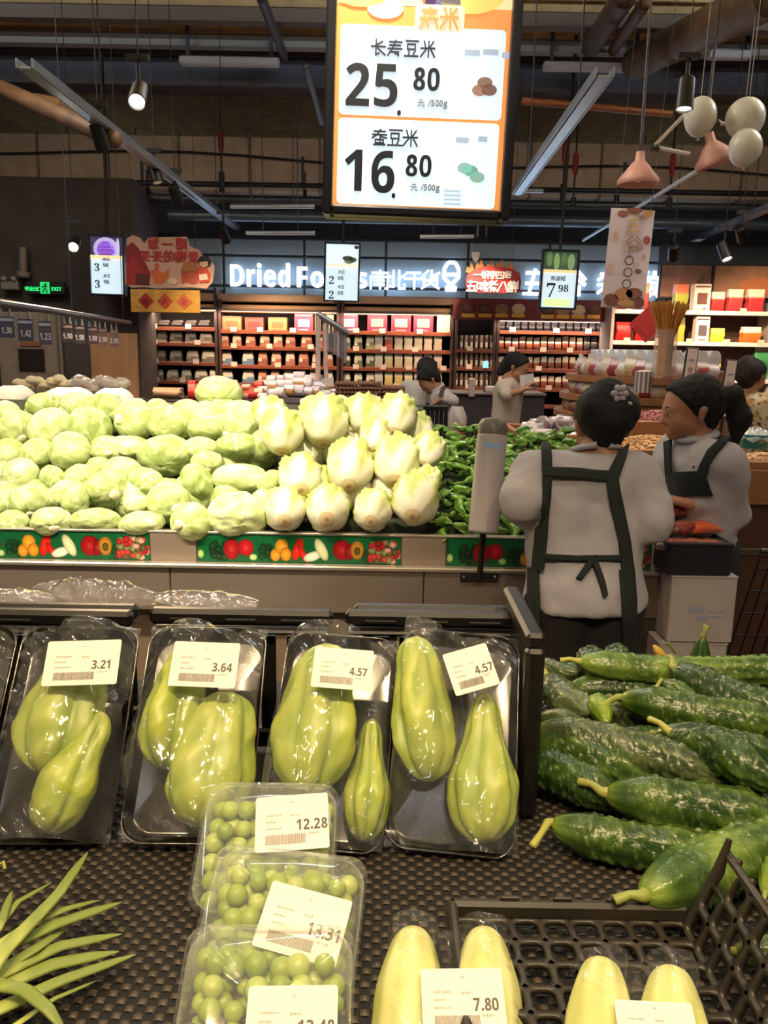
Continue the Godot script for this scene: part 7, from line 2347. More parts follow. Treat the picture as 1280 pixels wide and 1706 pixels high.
func chayote_mesh(seed: int) -> ArrayMesh:
	# unit pear along y: neck at +0.5, broad end at -0.5, deep furrows
	var m := MB.new()
	var lobes: int = [5, 4, 5, 6][seed % 4]
	m.surf(72, 34, func(u: float, w: float):
		var a: float = TAU * u
		var y: float = 0.5 - w
		var neck: float = [0.52, 0.62, 0.78, 0.56][seed % 4]
		var yy := cos(PI * w)
		y = yy * 0.5
		var r: float = lerpf(neck, 1.0, smoothstep(0.55, -0.35, yy)) * pow(maxf(1.0 - pow(absf(yy), 4.5 if yy > 0 else 3.2), 0.0), 0.5)
		var fold := 0.0
		for l in lobes:
			var c: float = TAU * (l + 0.14 * sin(l * 2.3 + seed)) / lobes + 0.25 * sin(w * 3.0 + seed)
			var dd: float = absf(wrapf(a - c, -PI, PI))
			fold = maxf(fold, exp(-absf(dd) / 0.26) * (0.75 + 0.25 * sin(l * 5.1 + seed * 1.7)))
		fold *= smoothstep(0.0, 0.25, w) * 0.85 + 0.3 * smoothstep(0.7, 0.98, w) + 0.15
		r *= 1.0 - 0.36 * fold
		var nz: float = noise.get_noise_3dv(Vector3(cos(a), y * 3.0, sin(a)) * 110.0 + Vector3(seed * 70.0, 0, 0))
		r *= 1.0 + 0.12 * nz
		var dry: float = smoothstep(0.965, 1.0, w)
		m.rgb(hex("92a63e").lerp(hex("b4bc56"), clampf(0.5 + nz + 0.25 * (0.5 - fold), 0, 1)).lerp(hex("6f8c30"), fold * 0.45).lerp(hex("8c8448"), dry * 0.5))
		return Vector3(cos(a) * r, y, sin(a) * r * 0.92), true)
	return m.commit()

func frame_of(px: float, py: float, d: float, slope: float, turn: float) -> Transform3D:
	# x across, y up the slope, z out of it
	var b := Basis(Vector3.RIGHT, slope - PI / 2) * Basis(Vector3.BACK, turn)
	return Transform3D(b, P(px, py, d))

func on_plane(xf: Transform3D, px: float, py: float, z: float) -> Vector2:
	var inv := xf.affine_inverse()
	var o := inv * CAM
	var d := inv.basis * ray(px, py)
	var p := o + d * ((z - o.z) / d.z)
	return Vector2(p.x, p.y)

func sticker(o: Node3D, c: Vector3, w: float, h: float, b: Basis, price: String, seed: int, below := false) -> void:
	var pl := PackedVector2Array()
	for i in 24:
		pl.append(rrect((i + 0.01) / 24.0, w, h, h * 0.05))
	var m := MB.new()
	m.prism(pl, 0.0008)
	var st := part("label_sticker", m, mat("f0e8dc", 0.5), o, Transform3D(b, c))
	st.set_meta("label", "white weighed-price sticker reading " + price)
	var inkm := mat("3c3834", 0.6)
	write("price_print", price, h * 0.19, mat("5a544e", 0.6), st, Vector3(w * 0.27, -h * 0.06, 0.001), 0.85, Basis.IDENTITY, 0.0006)
	var r := RandomNumberGenerator.new()
	r.seed = seed
	m = MB.new()
	var x := -w * 0.36
	while x < w * 0.18:
		var t := r.randf_range(0.006, 0.018) * w
		m.box(Vector3(x + t / 2, -h * 0.3, 0.0012), Vector3(t * 0.4, h * 0.17, 0.0006))
		x += t
	part("barcode", m, mat("6a645e", 0.6), st)
	m = MB.new()
	for k in [[-0.24, 0.14, 0.2], [-0.28, 0.02, 0.14], [-0.24, -0.1, 0.2], [0.02, 0.36, 0.05], [0.3, -0.22, 0.14], [0.05, 0.12, 0.12]]:
		var n := int(k[2] / 0.022)
		for i in n:
			m.box(Vector3(w * (k[0] + (i - n / 2.0) * 0.024), h * k[1], 0.0011), Vector3(w * 0.014, h * r.randf_range(0.02, 0.045), 0.0004))
	part("small_print", m, mat("b0a69a", 0.6), st)

func film_over(o: Node3D, w: float, l: float, rim: float, lumps: Array, seed: int, alpha := 0.035) -> Array:
	# cling film pulled over lumps [a, b, ra, rb, z] and stuck to the tray's rim; returns the height grid
	var nx := 44
	var ny := 66
	var g := PackedFloat32Array()
	g.resize((nx + 1) * (ny + 1))
	for j in ny + 1:
		for i in nx + 1:
			var x := (float(i) / nx - 0.5) * w
			var y := (float(j) / ny - 0.5) * l
			var z := rim - 0.004
			for k in lumps:
				var a: Vector2 = k[0]
				var b: Vector2 = k[1]
				var ab := b - a
				var t := clampf((Vector2(x, y) - a).dot(ab) / ab.length_squared(), 0, 1)
				var r: float = lerpf(k[2], k[3], smoothstep(0.1, 0.8, t))
				var q := r * r - (Vector2(x, y) - a - ab * t).length_squared()
				if q > 0:
					z = maxf(z, k[4] + sqrt(q))
			g[j * (nx + 1) + i] = z
	var src := g.duplicate()
	for it in 10:
		for j in range(1, ny):
			for i in range(1, nx):
				var c := j * (nx + 1) + i
				g[c] = maxf(src[c], (g[c - 1] + g[c + 1] + g[c - nx - 1] + g[c + nx + 1]) * 0.25)
	var m := MB.new()
	m.surf(nx, ny, func(u: float, v: float):
		var i := int(round(u * nx))
		var j := int(round(v * ny))
		var x := (u - 0.5) * w
		var y := (v - 0.5) * l
		var edge := minf(minf(u, 1 - u), minf(v, 1 - v))
		var cr := 0.0024 * sin((x * 0.8 + y) * 260.0 + 5.0 * noise.get_noise_2d(x * 900.0, y * 900.0 + seed * 100)) * smoothstep(0.25, 0.0, edge)
		cr += 0.0032 * noise.get_noise_2d(x * 3500.0 + seed * 300, y * 1400.0)
		return Vector3(x, y, g[j * (nx + 1) + i] + 0.0025 + cr))
	part("cling_film", m, mat("f4f8ff", 0.06, 0, alpha), o)
	return g

func tray_shell(o: Node3D, w: float, l: float, d: float, m: Material, called := "tray_shell") -> void:
	var mb := MB.new()
	var prof := [[0.0, 0.0, 0.0], [0.5, 0.5, 0.0], [0.9, 0.9, 0.0], [0.93, 0.95, 0.15], [0.965, 0.975, 0.9], [1.0, 1.0, 0.93], [1.0, 1.0, 1.0], [0.955, 0.967, 0.98], [0.92, 0.94, 0.2], [0.88, 0.88, 0.06], [0.5, 0.5, 0.06], [0.0, 0.0, 0.06]]
	mb.surf(48, prof.size() - 1, func(u: float, v: float):
		var k: Array = prof[int(round(v * (prof.size() - 1)))]
		var p := rrect(u, maxf(w * k[0], 0.001), maxf(l * k[1], 0.001), maxf(0.028 * k[0], 0.0004))
		return Vector3(p.x, p.y, d * k[2]), true)
	part(called, mb, m, o)

func chayotes() -> void:
	var protos := []
	for s in 4:
		protos.append(chayote_mesh(s))
	var slope := deg_to_rad(50.0)
	# tray: centre px, turn, size; two chayotes [neck px, broad px, radius px, kind]; sticker [px, w, h, turn, price]
	var names := ["at the scallion end", "second from the scallions", "third from the scallions", "beside the cucumbers"]
	var sets := [
		[118, 1222, 0.02, 0.158, 0.275, [[146, 1072, 72, 1290, 74, 2], [172, 1188, 72, 1388, 66, 1]], [137, 1104, 122, 74, 0.05, "3.21"]],
		[335, 1222, 0.0, 0.158, 0.275, [[318, 1080, 274, 1282, 70, 2], [388, 1156, 326, 1378, 74, 2]], [341, 1107, 110, 74, -0.02, "3.64"]],
		[556, 1234, -0.07, 0.15, 0.272, [[548, 1078, 508, 1326, 80, 2], [620, 1196, 606, 1402, 52, 3]], [571, 1114, 98, 66, -0.06, "4.57"]],
		[757, 1234, -0.09, 0.158, 0.28, [[694, 1062, 714, 1302, 66, 2], [808, 1155, 804, 1404, 62, 0]], [785, 1115, 78, 72, 0.3, "4.57"]]]
	var n := 0
	for t in sets:
		var d := 1.045
		var xf := frame_of(t[0], t[1], d, slope, t[2])
		var o := thing("vegetable_tray", "film-wrapped black tray of two chayotes %s, sticker %s" % [names[n], t[6][5]], "food tray", xf.origin, "wrapped chayote trays", xf.basis)
		tray_shell(o, t[3], t[4], 0.026, mat("191715", 0.16, 0, 0.8))
		var lumps := []
		var i := 0
		for k in t[5]:
			var z := 0.03
			var a := on_plane(xf, k[0], k[1], 0.04)
			var b := on_plane(xf, k[2], k[3], 0.04)
			var r: float = k[4] * d / FPX * 0.97
			var l := (a - b).length()
			var y := Vector3(a.x - b.x, a.y - b.y, 0).normalized()
			var bs := Basis(y.cross(Vector3.BACK).normalized(), y, Vector3.BACK)
			var c := Vector3((a.x + b.x) / 2, (a.y + b.y) / 2, r * 0.75 + 0.002)
			var ch := thing("chayote", "%s furrowed green chayote in the tray %s" % [["broad upper", "lower"][i], names[n]], "chayote", xf * c, "chayotes in the wrapped trays", xf.basis * bs * Basis(Vector3.UP, n * 1.3 + i * 2.1) * Basis.from_scale(Vector3(r, l, r * 0.82)))
			part("fruit", protos[k[5]], mat("vc", 0.38), ch)
			var nub := MB.new()
			nub.ball(Vector3(0, 0.488, 0), Vector3(0.16, 0.02, 0.16), 10, 6)
			part("stem_scar", nub, mat("9c9a58", 0.7), ch)
			lumps.append([a, b, r * [0.55, 0.64, 0.8, 0.58][k[5]], r, r * 0.62])
			i += 1
		film_over(o, t[3] * 0.99, t[4] * 0.99, 0.026, lumps, n)
		var sp: Array = t[6]
		var zt := 0.072
		for q in lumps:
			zt = maxf(zt, q[4] + q[3] + 0.006 if n < 3 else 0.082)
		var sc := on_plane(xf, sp[0], sp[1], zt)
		var ks := 1.0 * d * 0.955 / FPX
		sticker(o, Vector3(sc.x, sc.y, zt), sp[2] * ks, sp[3] * ks * 1.03, Basis(Vector3.BACK, sp[4] - t[2]), sp[5], 40 + n)
		n += 1
	# sliver of one more tray at the frame's edge
	var xf := frame_of(-92, 1222, 1.045, slope, 0.02)
	var o := thing("vegetable_tray", "sliver of a black film-wrapped tray at the frame edge above the scallions", "food tray", xf.origin, "wrapped chayote trays", xf.basis)
	tray_shell(o, 0.158, 0.275, 0.026, mat("191715", 0.16, 0, 0.8))
	film_over(o, 0.156, 0.272, 0.026, [[Vector2(0, 0.06), Vector2(-0.02, -0.07), 0.03, 0.045, 0.02]], 9)
	# spare film packs lying behind
	n = 0
	for k in [[160, 990, 200, 46, "crumpled clear film pack lying behind the crate sides, largest"], [345, 1000, 170, 22, "flat clear film strip behind the middle crate side"], [28, 998, 120, 26, "clear film pack at the scallion end, behind the crate sides"]]:
		var d := 1.3
		var s := d / FPX
		var m := MB.new()
		m.surf(34, 16, func(u: float, w: float):
			var a: float = TAU * w
			var e: float = pow(sin(PI * clampf(u, 0.02, 0.98)), 0.35)
			var nz: float = noise.get_noise_2d(u * 700.0 + n * 90, w * 500.0)
			return Vector3((u - 0.5) * k[2] * s, (cos(a) * 0.5 + nz * 0.3) * k[3] * s * e, sin(a) * 0.04 * e + nz * 0.01), false, true)
		var o2 := single("film_pack", m, mat("e4e0e4", 0.06, 0, 0.07), k[4], "plastic film", Transform3D(Basis(Vector3.BACK, -0.06), P(k[0], k[1], d)))
		n += 1

func pea_packs() -> void:
	var pea := MB.new()
	pea.ball(Vector3.ZERO, Vector3(1, 0.96, 1), 14, 9)
	var peam := pea.commit()
	var tones := [mat("96ac44", 0.35), mat("a6ba54", 0.35), mat("86a03c", 0.35), mat("b2c266", 0.35)]
	var names := ["uppermost", "middle", "front"]
	var sets := [[449, 1428, 0.905, 0.0, [487, 1370, 124, 84, 0.1, "12.28"], 0.149, 0.14], [472, 1552, 0.825, -0.09, [505, 1538, 142, 92, -0.23, "13.31"], 0.158, 0.135], [446, 1700, 0.745, 0.01, [486, 1705, 150, 96, 0.03, "13.48"], 0.156, 0.14]]
	var n := 0
	for t in sets:
		var xf := frame_of(t[0], t[1], t[2], deg_to_rad(33.0), t[3])
		var o := thing("pea_box", "clear plastic box of shelled peas, %s of three, price sticker %s" % [names[n], t[4][5]], "food box", xf.origin, "boxes of shelled peas", xf.basis)
		tray_shell(o, t[5], t[6], 0.03, mat("e8eee4", 0.07, 0, 0.12), "box_base")
		var r := 0.011
		var i := 0
		var rg := RandomNumberGenerator.new()
		rg.seed = 31 + n
		for layer in 2:
			var cx := 7 - layer
			var cy := 6 - layer
			for a in cx:
				for b in cy:
					if layer == 1 and rg.randf() < 0.12:
						continue
					var rr := r * rg.randf_range(0.85, 1.08)
					var p := Vector3((a - (cx - 1) / 2.0) * 0.0198 + rg.randf_range(-0.003, 0.003), (b - (cy - 1) / 2.0) * 0.0195 + rg.randf_range(-0.003, 0.003) - 0.002, 0.0035 + r + layer * 0.0155)
					var po := single("pea", peam, tones[(i * 7 + rg.randi_range(0, 1)) % 4], "round green shelled pea in the %s clear box" % names[n], "pea", Transform3D((xf.basis * Basis.from_euler(Vector3(rg.randf() * 3, rg.randf() * 3, 0))).scaled_local(Vector3(rr, rr, rr)), xf * p), "shelled peas in the %s box" % names[n])
					i += 1
		# lid: a shallow clear cover with a raised rim
		var m := MB.new()
		var prof := [[1.03, 1.03, 0.027], [1.03, 1.03, 0.034], [0.97, 0.97, 0.036], [0.93, 0.93, 0.047], [0.6, 0.6, 0.049], [0.0, 0.0, 0.05]]
		m.surf(48, 5, func(u: float, v: float):
			var k: Array = prof[int(round(v * 5))]
			var p := rrect(u, maxf(t[5] * k[0], 0.001), maxf(t[6] * k[1], 0.001), maxf(0.02 * k[0], 0.0004))
			return Vector3(p.x, p.y, k[2] + 0.0006 * sin(u * 90.0)), true)
		part("lid", m, mat("eef4ee", 0.06, 0, 0.09), o)
		var q: Array = t[4]
		var z := 0.0515
		var sc := on_plane(xf, q[0], q[1], z)
		var ks: float = t[2] * 0.955 / FPX
		sticker(o, Vector3(sc.x, sc.y, z), q[2] * ks, q[3] * ks * 1.15, Basis(Vector3.BACK, q[4] - t[3]), q[5], 60 + n)
		n += 1

func gourd_mesh(seed: int) -> ArrayMesh:
	var m := MB.new()
	m.surf(32, 26, func(u: float, w: float):
		var a: float = TAU * u
		var yy := cos(PI * w)
		var r: float = lerpf(0.62, 1.0, smoothstep(1.0, 0.1, yy)) * pow(maxf(1.0 - pow(absf(yy), 9.0), 0.0), 0.5)
		r *= 1.0 + 0.025 * cos(a * 8.0)
		var nz: float = noise.get_noise_3dv(Vector3(cos(a) * 40, w * 160, sin(a) * 40) * 2.0 + Vector3(seed * 60, 0, 0))
		var tip: float = smoothstep(0.1, 0.0, w)
		m.rgb(hex("c0c470").lerp(hex("dcdc9c"), clampf(0.5 + 0.3 * cos(a * 8.0) + nz, 0, 1)).lerp(hex("c09a50"), tip * 0.8))
		return Vector3(cos(a) * r, 0.5 * yy, sin(a) * r), true)
	return m.commit()

func gourds() -> void:
	var protos := [gourd_mesh(0), gourd_mesh(1)]
	var packs := [[[690, 1545, 672, 1850, 58], [806, 1545, 818, 1850, 57], [772, 1668, 140, 92, 0.03, "7.80"], "in front of the basket grid", 0.78], [[1003, 1596, 996, 1900, 57], [1118, 1610, 1130, 1900, 58], [1095, 1712, 130, 70, -0.03, "7.60"], "against the basket's slanting wall", 0.74]]
	var n := 0
	for k in packs:
		var xf := frame_of((k[0][0] + k[1][0]) / 2.0, 1680, k[4] - 0.05, deg_to_rad(30.0), 0.0)
		var o := thing("gourd_pack", "film-wrapped pair of pale gourds %s, sticker %s" % [k[3], k[2][5]], "food pack", xf.origin, "wrapped gourd pairs", xf.basis)
		var lumps := []
		for i in 2:
			var g: Array = k[i]
			var a := on_plane(xf, g[0], g[1], 0.0)
			var b := on_plane(xf, g[2], g[3], 0.0)
			var r: float = g[4] * (k[4] - 0.04) / FPX
			var y := Vector3(a.x - b.x, a.y - b.y, 0)
			var l := y.length()
			y = y.normalized()
			var bs := Basis(y.cross(Vector3.BACK).normalized(), y, Vector3.BACK)
			var go := thing("gourd", "pale gourd %s in the pair %s" % [["on the pea-box side", "away from the pea boxes"][i], k[3]], "gourd", xf * Vector3((a.x + b.x) / 2, (a.y + b.y) / 2, 0), "wrapped gourds", xf.basis * bs * Basis(Vector3.UP, i * 1.4 + n) * Basis.from_scale(Vector3(r, l, r)))
			part("fruit", protos[i], mat("vc", 0.4), go)
			var st := MB.new()
			st.ball(Vector3(0, 0.485, 0), Vector3(0.3, 0.012, 0.3), 12, 6)
			part("cut_stem", st, mat("b8864c", 0.7), go)
			lumps.append([a, b, r * 0.75, r, 0.0])
		var ctr: Vector2 = (lumps[0][0] + lumps[1][0]) * 0.5 + Vector2(0, -0.085)
		for q2 in lumps:
			q2[0] -= ctr
			q2[1] -= ctr
		film_over(o, (lumps[0][0] - lumps[1][0]).length() + 0.05, 0.18, -0.02, lumps, 20 + n, 0.03)
		(o.get_node("cling_film") as Node3D).position = Vector3(ctr.x, ctr.y, 0)
		var q: Array = k[2]
		var z := 0.038
		var sc := on_plane(xf, q[0], q[1], z)
		var ks: float = (k[4] - 0.06) * 0.96 / FPX
		sticker(o, Vector3(sc.x, sc.y, z), q[2] * ks, q[3] * ks * 1.1, Basis(Vector3.BACK, q[4]), q[5], 80 + n)
		n += 1

func leaf_strip(pts: Array, w0: float, w1: float, seed: int) -> MB:
	# a folded, tapering scallion leaf
	var m := MB.new()
	var c := Curve3D.new()
	for i in pts.size():
		var t: Vector3 = (pts[mini(i + 1, pts.size() - 1)] - pts[maxi(i - 1, 0)]) / 6.0
		c.add_point(pts[i], -t, t)
	var l := c.get_baked_length()
	var line := []
	var rad := []
	for i in 17:
		var t := i / 16.0
		line.append(c.sample_baked(l * t))
		rad.append(lerpf(w0, w1, t) * (1.0 if t < 0.8 else sqrt(maxf(1.0 - (t - 0.8) / 0.2, 0.03))))
	m.tube(line, rad, 8, true, 0.38)
	m.tint = true
	for i in m.v.size():
		var t := clampf(float(i / 8) / 16.0, 0, 1)
		m.cl[i] = hex("bcc468").lerp(hex("7c8c40"), smoothstep(0.0, 0.5, t + 0.1 * sin(i * 1.3 + seed))).srgb_to_linear()
	return m

func scallions() -> void:
	var v := [
		[[[-40, 1660, 0, 1590, 95, 1492, 146, 1420], 13, 0.05], [[-40, 1600, 0, 1540, 20, 1484], 9, 0.03], "scallion whose longest leaf rises highest, towards the chayote trays"],
		[[[-60, 1640, 20, 1572, 90, 1540, 202, 1503], 15, 0.035], [[-40, 1600, 50, 1538, 110, 1514, 168, 1499], 9, 0.04], "scallion with two parallel leaves reaching furthest over the mat, upper one"],
		[[[-60, 1680, 0, 1622, 100, 1576, 202, 1556], 14, 0.03], [[-40, 1640, 60, 1580, 112, 1545], 11, 0.035], "scallion in the middle of the bunch with a thin curved leaf"],
		[[[-60, 1660, 10, 1638, 90, 1606, 198, 1585], 16, 0.025], [[-60, 1630, 40, 1648, 80, 1680, 112, 1725], 13, 0.04], "scallion with one leaf bent down towards the frame's bottom edge"],
		[[[-60, 1700, 0, 1680, 100, 1634, 226, 1590], 13, 0.022], [[20, 1712, 90, 1664, 160, 1634], 5, 0.018], "lowest scallion, its pale leaf reaching towards the pea boxes"],
		[[[-30, 1575, 0, 1540, 30, 1502, 86, 1470], 7, 0.02], [], "thin dark scallion leaf lying behind the bunch"]]
	var n := 0
	for k in v:
		var o := thing("scallion", k[2], "scallion", PY(-40, 1660, TABLE), "bunch of scallions")
		for j in 2:
			var e: Array = k[j]
			if e.is_empty():
				continue
			var pts := []
			var px: Array = e[0]
			var cnt: int = px.size() / 2
			for i in cnt:
				var t := float(i) / (cnt - 1)
				pts.append(PY(px[i * 2], px[i * 2 + 1], TABLE + 0.004 + e[2] * (0.4 + 0.6 * sin(PI * minf(t * 0.8 + 0.1, 1.0)))) - o.position)
			part("leaf", leaf_strip(pts, e[1] * 0.95 / FPX, e[1] * 0.5 / FPX, n + j), mat("vc", 0.45), o)
			if j == 0:
				var s := MB.new()
				s.tube([pts[0] + (pts[0] - pts[1]) * 0.8, pts[0] + (pts[0] - pts[1]) * 0.3, pts[0]], [0.007, 0.0075, e[1] * 0.7 / FPX], 10)
				part("white_stem", s, mat("d4d4a8", 0.45), o)
		n += 1
	var sc := MB.new()
	sc.tube([PY(-3, 1442, TABLE + 0.003), PY(6, 1436, TABLE + 0.005), PY(8, 1448, TABLE + 0.003)], 0.0022, 6)
	single("vegetable_scrap", sc, mat("a0a050", 0.5), "small curled green scrap on the mat below the frame-edge tray", "scrap")

# ---------------------------------------------------------------- cucumbers and the basket
func cucumbers() -> void:
	# stem px, body start px, body end px, radius px, height above the table, tone, wording
	var v := [
		[887, 1410, 918, 1374, 1192, 1416, 33, 0.028, 0, "cucumber nearest the chayote trays with a bent-down pale stem"],
		[1024, 1500, 1072, 1494, 1345, 1372, 45, 0.036, 1, "largest cucumber slanting up behind the black basket's peak"],
		[966, 1302, 1008, 1322, 1310, 1368, 36, 0.05, 0, "long warty cucumber lying level with a small curved stem"],
		[850, 1248, 866, 1266, 1040, 1340, 30, 0.028, 2, "cucumber under the long warty one, at the crate end wall"],
		[862, 1212, 872, 1232, 1090, 1305, 28, 0.045, 0, "warty cucumber just above the one at the crate end wall"],
		[878, 1206, 890, 1218, 1215, 1300, 29, 0.062, 3, "ridged cucumber crossing over two others in the middle of the heap"],
		[1083, 1198, 1118, 1222, 1300, 1312, 30, 0.085, 2, "cucumber with a brown-tipped curled stem, pointing at the crate"],
		[1000, 1178, 1034, 1164, 1310, 1208, 27, 0.075, 0, "long wet-looking cucumber with a stem drooping towards the crate"],
		[1117, 1094, 1124, 1114, 1310, 1186, 27, 0.085, 2, "smooth dark cucumber below the rearmost one, its stem hooked"],
		[934, 1100, 966, 1103, 1320, 1114, 22, 0.075, 1, "rearmost long cucumber lying level across the back of the heap"],
		[984, 1108, 986, 1120, 1000, 1158, 22, 0.06, 2, "short dark cucumber seen end-on, nearer the crate"],
		[1028, 1106, 1030, 1120, 1062, 1154, 21, 0.06, 2, "short dark cucumber seen end-on, beside its twin"],
		[902, 1112, 912, 1128, 980, 1190, 24, 0.06, 3, "greyish stubby cucumber leaning down from the crate end wall"],
		[884, 1092, 894, 1098, 962, 1122, 16, 0.07, 3, "small pale cucumber tucked under the rear one's stem end"],
		[1092, 1148, 1104, 1136, 1160, 1160, 18, 0.07, 0, "small cucumber tip with a short stem, under the smooth dark one"],
		[1008, 1220, 1010, 1204, 990, 1165, 17, 0.06, 4, "bright yellow-green cucumber end in the hollow of the heap"],
		[880, 1198, 878, 1190, 884, 1140, 15, 0.055, 4, "bright yellow-green cucumber tip beside the crate end wall"],
		[1075, 1235, 1090, 1224, 1310, 1262, 24, 0.06, 2, "shaded cucumber behind the one with the curled stem"],
		[880, 1190, 896, 1196, 985, 1218, 18, 0.045, 3, "half hidden dark cucumber below the greyish stubby one"],
		[1270, 1512, 1276, 1490, 1330, 1400, 22, 0.03, 4, "cucumber tip at the frame edge above the basket"],
		[1205, 1585, 1222, 1586, 1340, 1592, 24, 0.016, 3, "grey-green cucumber outside the basket's slanting wall"],
		[880, 1262, 900, 1268, 1180, 1330, 26, 0.02, 2, "shaded cucumber at the bottom of the heap"],
		[1120, 1402, 1140, 1398, 1345, 1340, 34, 0.024, 0, "shaded cucumber under the largest slanting one"],
		[1000, 1232, 1012, 1230, 1300, 1268, 26, 0.03, 2, "shaded cucumber deep in the hollow of the heap, upper one"],
		[925, 1186, 940, 1182, 1200, 1215, 24, 0.028, 3, "shaded cucumber deep in the hollow of the heap, lower one"],
		[940, 1150, 950, 1146, 1300, 1150, 24, 0.03, 2, "shaded cucumber under the two short end-on ones"],
		[900, 1120, 915, 1122, 1310, 1140, 22, 0.028, 2, "shaded cucumber below the rearmost long one"],
		[1085, 1330, 1110, 1332, 1330, 1400, 30, 0.026, 2, "shaded cucumber between the level warty one and the largest"]]
	var tones := [["263c16", "506828"], ["365020", "769040"], ["1e3216", "3c5626"], ["364428", "626f46"], ["587222", "94ac3c"]]
	var skin: StandardMaterial3D = mat("vc", 0.24).duplicate()
	skin.resource_name = "cucumber skin"
	var fz := FastNoiseLite.new()
	fz.frequency = 0.06
	var bt := NoiseTexture2D.new()
	bt.width = 256
	bt.height = 256
	bt.seamless = true
	bt.noise = fz
	bt.as_normal_map = true
	bt.bump_strength = 3.0
	skin.normal_enabled = true
	skin.normal_texture = bt
	skin.normal_scale = 0.7
	skin.uv1_triplanar = true
	skin.uv1_scale = Vector3(9, 16, 16)
	var n := 0
	for k in v:
		var y: float = TABLE + k[7]
		var s0 := PY(k[0], k[1], y)
		var a := PY(k[2], k[3], y)
		var b := PY(k[4], k[5], y)
		if n in [10, 11]:
			b = a + Vector3(0.03, -0.02, -0.12)
		var dd := -(cam_basis.inverse() * (a - CAM)).z
		var r: float = k[6] * 1.14 * dd / FPX
		var l := (b - a).length()
		var ax := (b - a).normalized()
		var bs := Basis(ax, Vector3.UP, ax.cross(Vector3.UP).normalized()).orthonormalized()
		var o := thing("cucumber", k[9], "cucumber", a, "heap of cucumbers", bs)
		var m := MB.new()
		var rg := RandomNumberGenerator.new()
		rg.seed = 200 + n
		var warts := {}
		var segs := int(clampf(l / 0.0024, 24, 150))
		var c0 := hex(tones[k[8]][0])
		var c1 := hex(tones[k[8]][1])
		var sag := rg.randf_range(-0.012, 0.014)
		m.surf(52, segs, func(u: float, w: float):
			var an: float = TAU * u
			var e := pow(clampf(w * l / (r * 1.7), 0, 1), 0.42) * pow(clampf((1.0 - w) * l / (r * 1.5), 0, 1), 0.5)
			var ridge: float = cos(an * 9.0 + sin(w * 5.0))
			var nz: float = noise.get_noise_3dv(Vector3(w * l * 1500.0, cos(an) * 38.0, sin(an) * 38.0) + Vector3(0, n * 90.0, 0))
			var wart: float = smoothstep(0.1, 0.42, noise.get_noise_3dv(Vector3(w * l * 9500.0, cos(an) * 210.0, sin(an) * 210.0) + Vector3(n * 50.0, 0, 0))) * smoothstep(0.1, 0.3, w)
			var rr: float = r * e * (1.0 + 0.022 * ridge + 0.05 * nz + 0.085 * wart)
			var pale: float = smoothstep(0.12, 0.0, w)
			m.rgb(c0.lerp(c1, clampf(0.4 + 0.35 * ridge * smoothstep(0.2, 0.9, w) + nz * 0.9, 0, 1)).lerp(hex("8c9c5c"), wart * 0.4).lerp(hex("94a84c"), pale * 0.6))
			return Vector3(w * l, cos(an) * rr + sag * sin(PI * w), sin(an) * rr), true)
		part("fruit", m, skin, o)
		var inv := o.transform.affine_inverse()
		var st := MB.new()
		var sl := inv * s0
		st.tube([Vector3(r * 0.25, 0, 0), Vector3(-r * 0.15, 0.002, 0), sl * 0.5 + Vector3(0, 0.004, 0), sl], [r * 0.34, r * 0.2, r * 0.15, r * 0.18], 8)
		part("stem", st, mat(["a8a850", "8c9848", "98984c"][n % 3], 0.5), o)
		n += 1
	# the upright tip at the back
	var p := P(1168, 1088, 1.44)
	var o := thing("cucumber", "dark cucumber standing on end at the back before the white cartons", "cucumber", p, "heap of cucumbers")
	var m := MB.new()
	m.surf(24, 20, func(u: float, w: float):
		var r: float = 0.024 * pow(clampf(w / 0.75, 0, 1), 0.5) * (1.0 + 0.05 * cos(TAU * u * 9.0))
		m.rgb(hex("22381a").lerp(hex("3c5428"), 0.5 + 0.5 * cos(TAU * u * 9.0)))
		return Vector3(cos(TAU * u) * r, 0.034 - w * 0.1, sin(TAU * u) * r), true)
	part("fruit", m, mat("vc", 0.35), o)
	m = MB.new()
	m.tube([Vector3(0, 0.03, 0), Vector3(0.004, 0.042, 0), Vector3(0.006, 0.052, 0)], [0.006, 0.004, 0.007], 8)
	part("stem", m, mat("8c8c4c", 0.5), o)
	for k in [[1095, 1083, "small yellow withered cucumber flower at the back of the heap", "c0a040"], [1118, 1078, "thin cucumber stem poking up before the white cartons", "6c6c40"]]:
		m = MB.new()
		m.tube([Vector3(0.01, -0.012, 0), Vector3(0, 0, 0), Vector3(-0.006, 0.008, 0)], [0.009, 0.007, 0.003] if k[3] == "c0a040" else [0.002, 0.002, 0.004], 8)
		single("withered_flower" if k[3] == "c0a040" else "green_sprout", m, mat(k[3], 0.6), k[2], "vegetable bit", at(P(k[0], k[1], 1.42)))

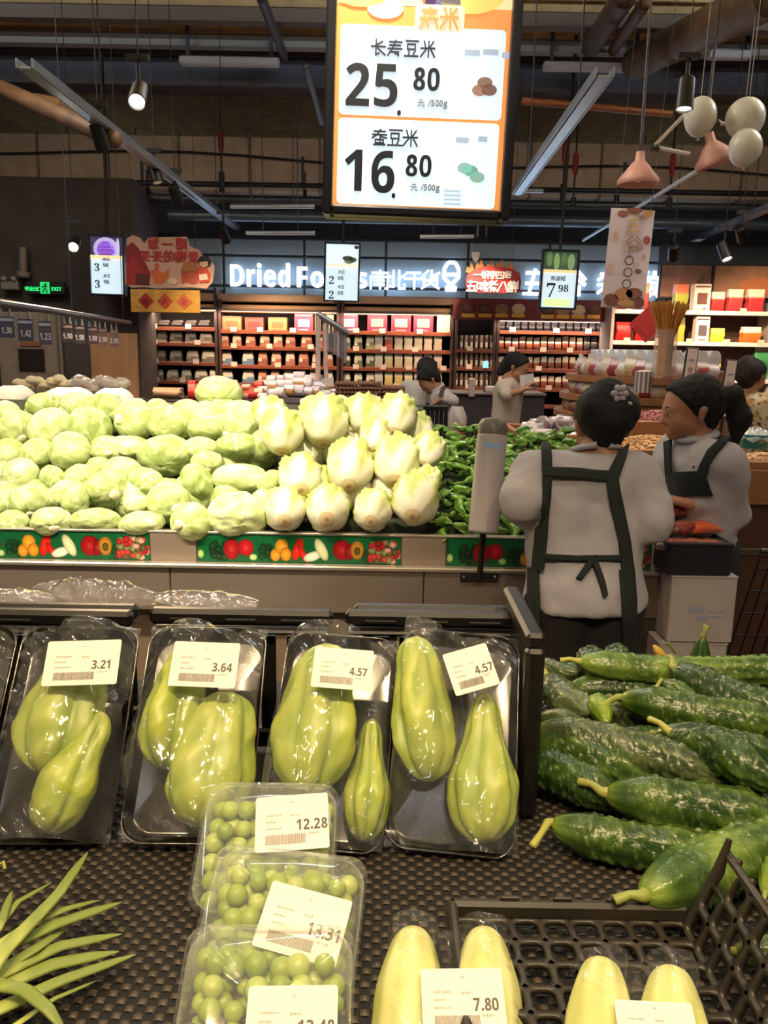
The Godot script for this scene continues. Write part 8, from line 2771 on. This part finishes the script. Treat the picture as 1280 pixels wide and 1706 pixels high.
func hole_plate(m: MB, origin: Vector3, ex: Vector3, ey: Vector3, nx: int, ny: int, cut: float, thick: float, pick: Callable) -> void:
	# a plate of nx by ny cells, each with a rounded square hole
	var nrm := ex.cross(ey).normalized() * thick
	for j in ny:
		for i in nx:
			if not pick.call(i, j):
				continue
			var o := origin + ex * i + ey * j
			var b := m.v.size()
			var cnt := 24
			for k in cnt:
				var a := TAU * (k + 0.5) / cnt
				var d := Vector2(cos(a), sin(a))
				var sq := d / maxf(absf(d.x), absf(d.y)) * 0.5
				var inn := d * pow(pow(absf(d.x), 5) + pow(absf(d.y), 5), -0.2) * 0.5 * cut
				for q in [sq, inn]:
					m.add(o + ex * (q.x + 0.5) + ey * (q.y + 0.5) + nrm)
				m.add(o + ex * (inn.x + 0.5) + ey * (inn.y + 0.5))
				m.add(o + ex * (sq.x + 0.5) + ey * (sq.y + 0.5))
			for k in cnt:
				var p := b + k * 4
				var q := b + ((k + 1) % cnt) * 4
				for e in 3:
					m.ix.append_array(PackedInt32Array([p + e, q + e + 1, q + e, p + e, p + e + 1, q + e + 1]))

func basket() -> void:
	var dk := grain("3a342c", "2c2721", 2.0, 0.36)
	var y := TABLE + 0.01
	var a := PY(752, 1522, y)
	var c := PY(1120, 1560, y)
	var back_z := a.z
	var o := thing("black_basket", "black plastic basket with a square-holed floor and one spiky slanting wall under the gourds", "basket", Vector3(a.x, y, back_z))
	var w := PY(1135, 1530, y).x - a.x
	var pit := w / 8.0
	var nr := 8
	var m := MB.new()
	hole_plate(m, Vector3(0, 0, 0.012), Vector3(pit, 0, 0), Vector3(0, 0, pit), 8, nr, 0.76, -0.005, func(i: int, j: int): return true)
	part("floor_grid", m, dk, o)
	part("back_rim", bx(Vector3(w + 0.01, 0.02, 0.012), 0.004, Vector3(w / 2, 0.01, 0.004)), dk, o)
	part("side_rim", bx(Vector3(0.01, 0.02, pit * nr), 0.003, Vector3(0, 0.01, pit * nr / 2)), dk, o)
	for i in 4:
		part("rim_notch", bx(Vector3(0.02, 0.006, 0.004), 0.001, Vector3(0.06 + i * 0.055, 0.022, 0.004)), dk, o)
	# the slanting side wall
	m = MB.new()
	var ey := Vector3(0.012, pit * 0.92, 0)
	hole_plate(m, Vector3(w, 0.0, 0.02), Vector3(0, 0, pit * 0.95), ey, nr, 3, 0.74, 0.006, func(i: int, j: int): return j < 2 or i > 0)
	part("side_wall", m, dk, o)
	m = MB.new()
	m.tube([Vector3(w + 0.036, pit * 2.76, 0.012), Vector3(w + 0.038, pit * 2.76, pit * nr)], 0.0045, 8)
	m.tube([Vector3(w, 0.0, 0.016), Vector3(w + 0.028, pit * 2.2, 0.014), Vector3(w + 0.036, pit * 3.3, 0.012)], [0.006, 0.006, 0.003], 8)
	part("wall_edge", m, dk, o)
	for i in 7:
		m = MB.new()
		m.tube([Vector3(w + 0.037, pit * 2.72, 0.03 + i * pit), Vector3(w + 0.041, pit * 2.95, 0.03 + i * pit)], [0.005, 0.003], 8)
		part("wall_knob", m, dk, o)
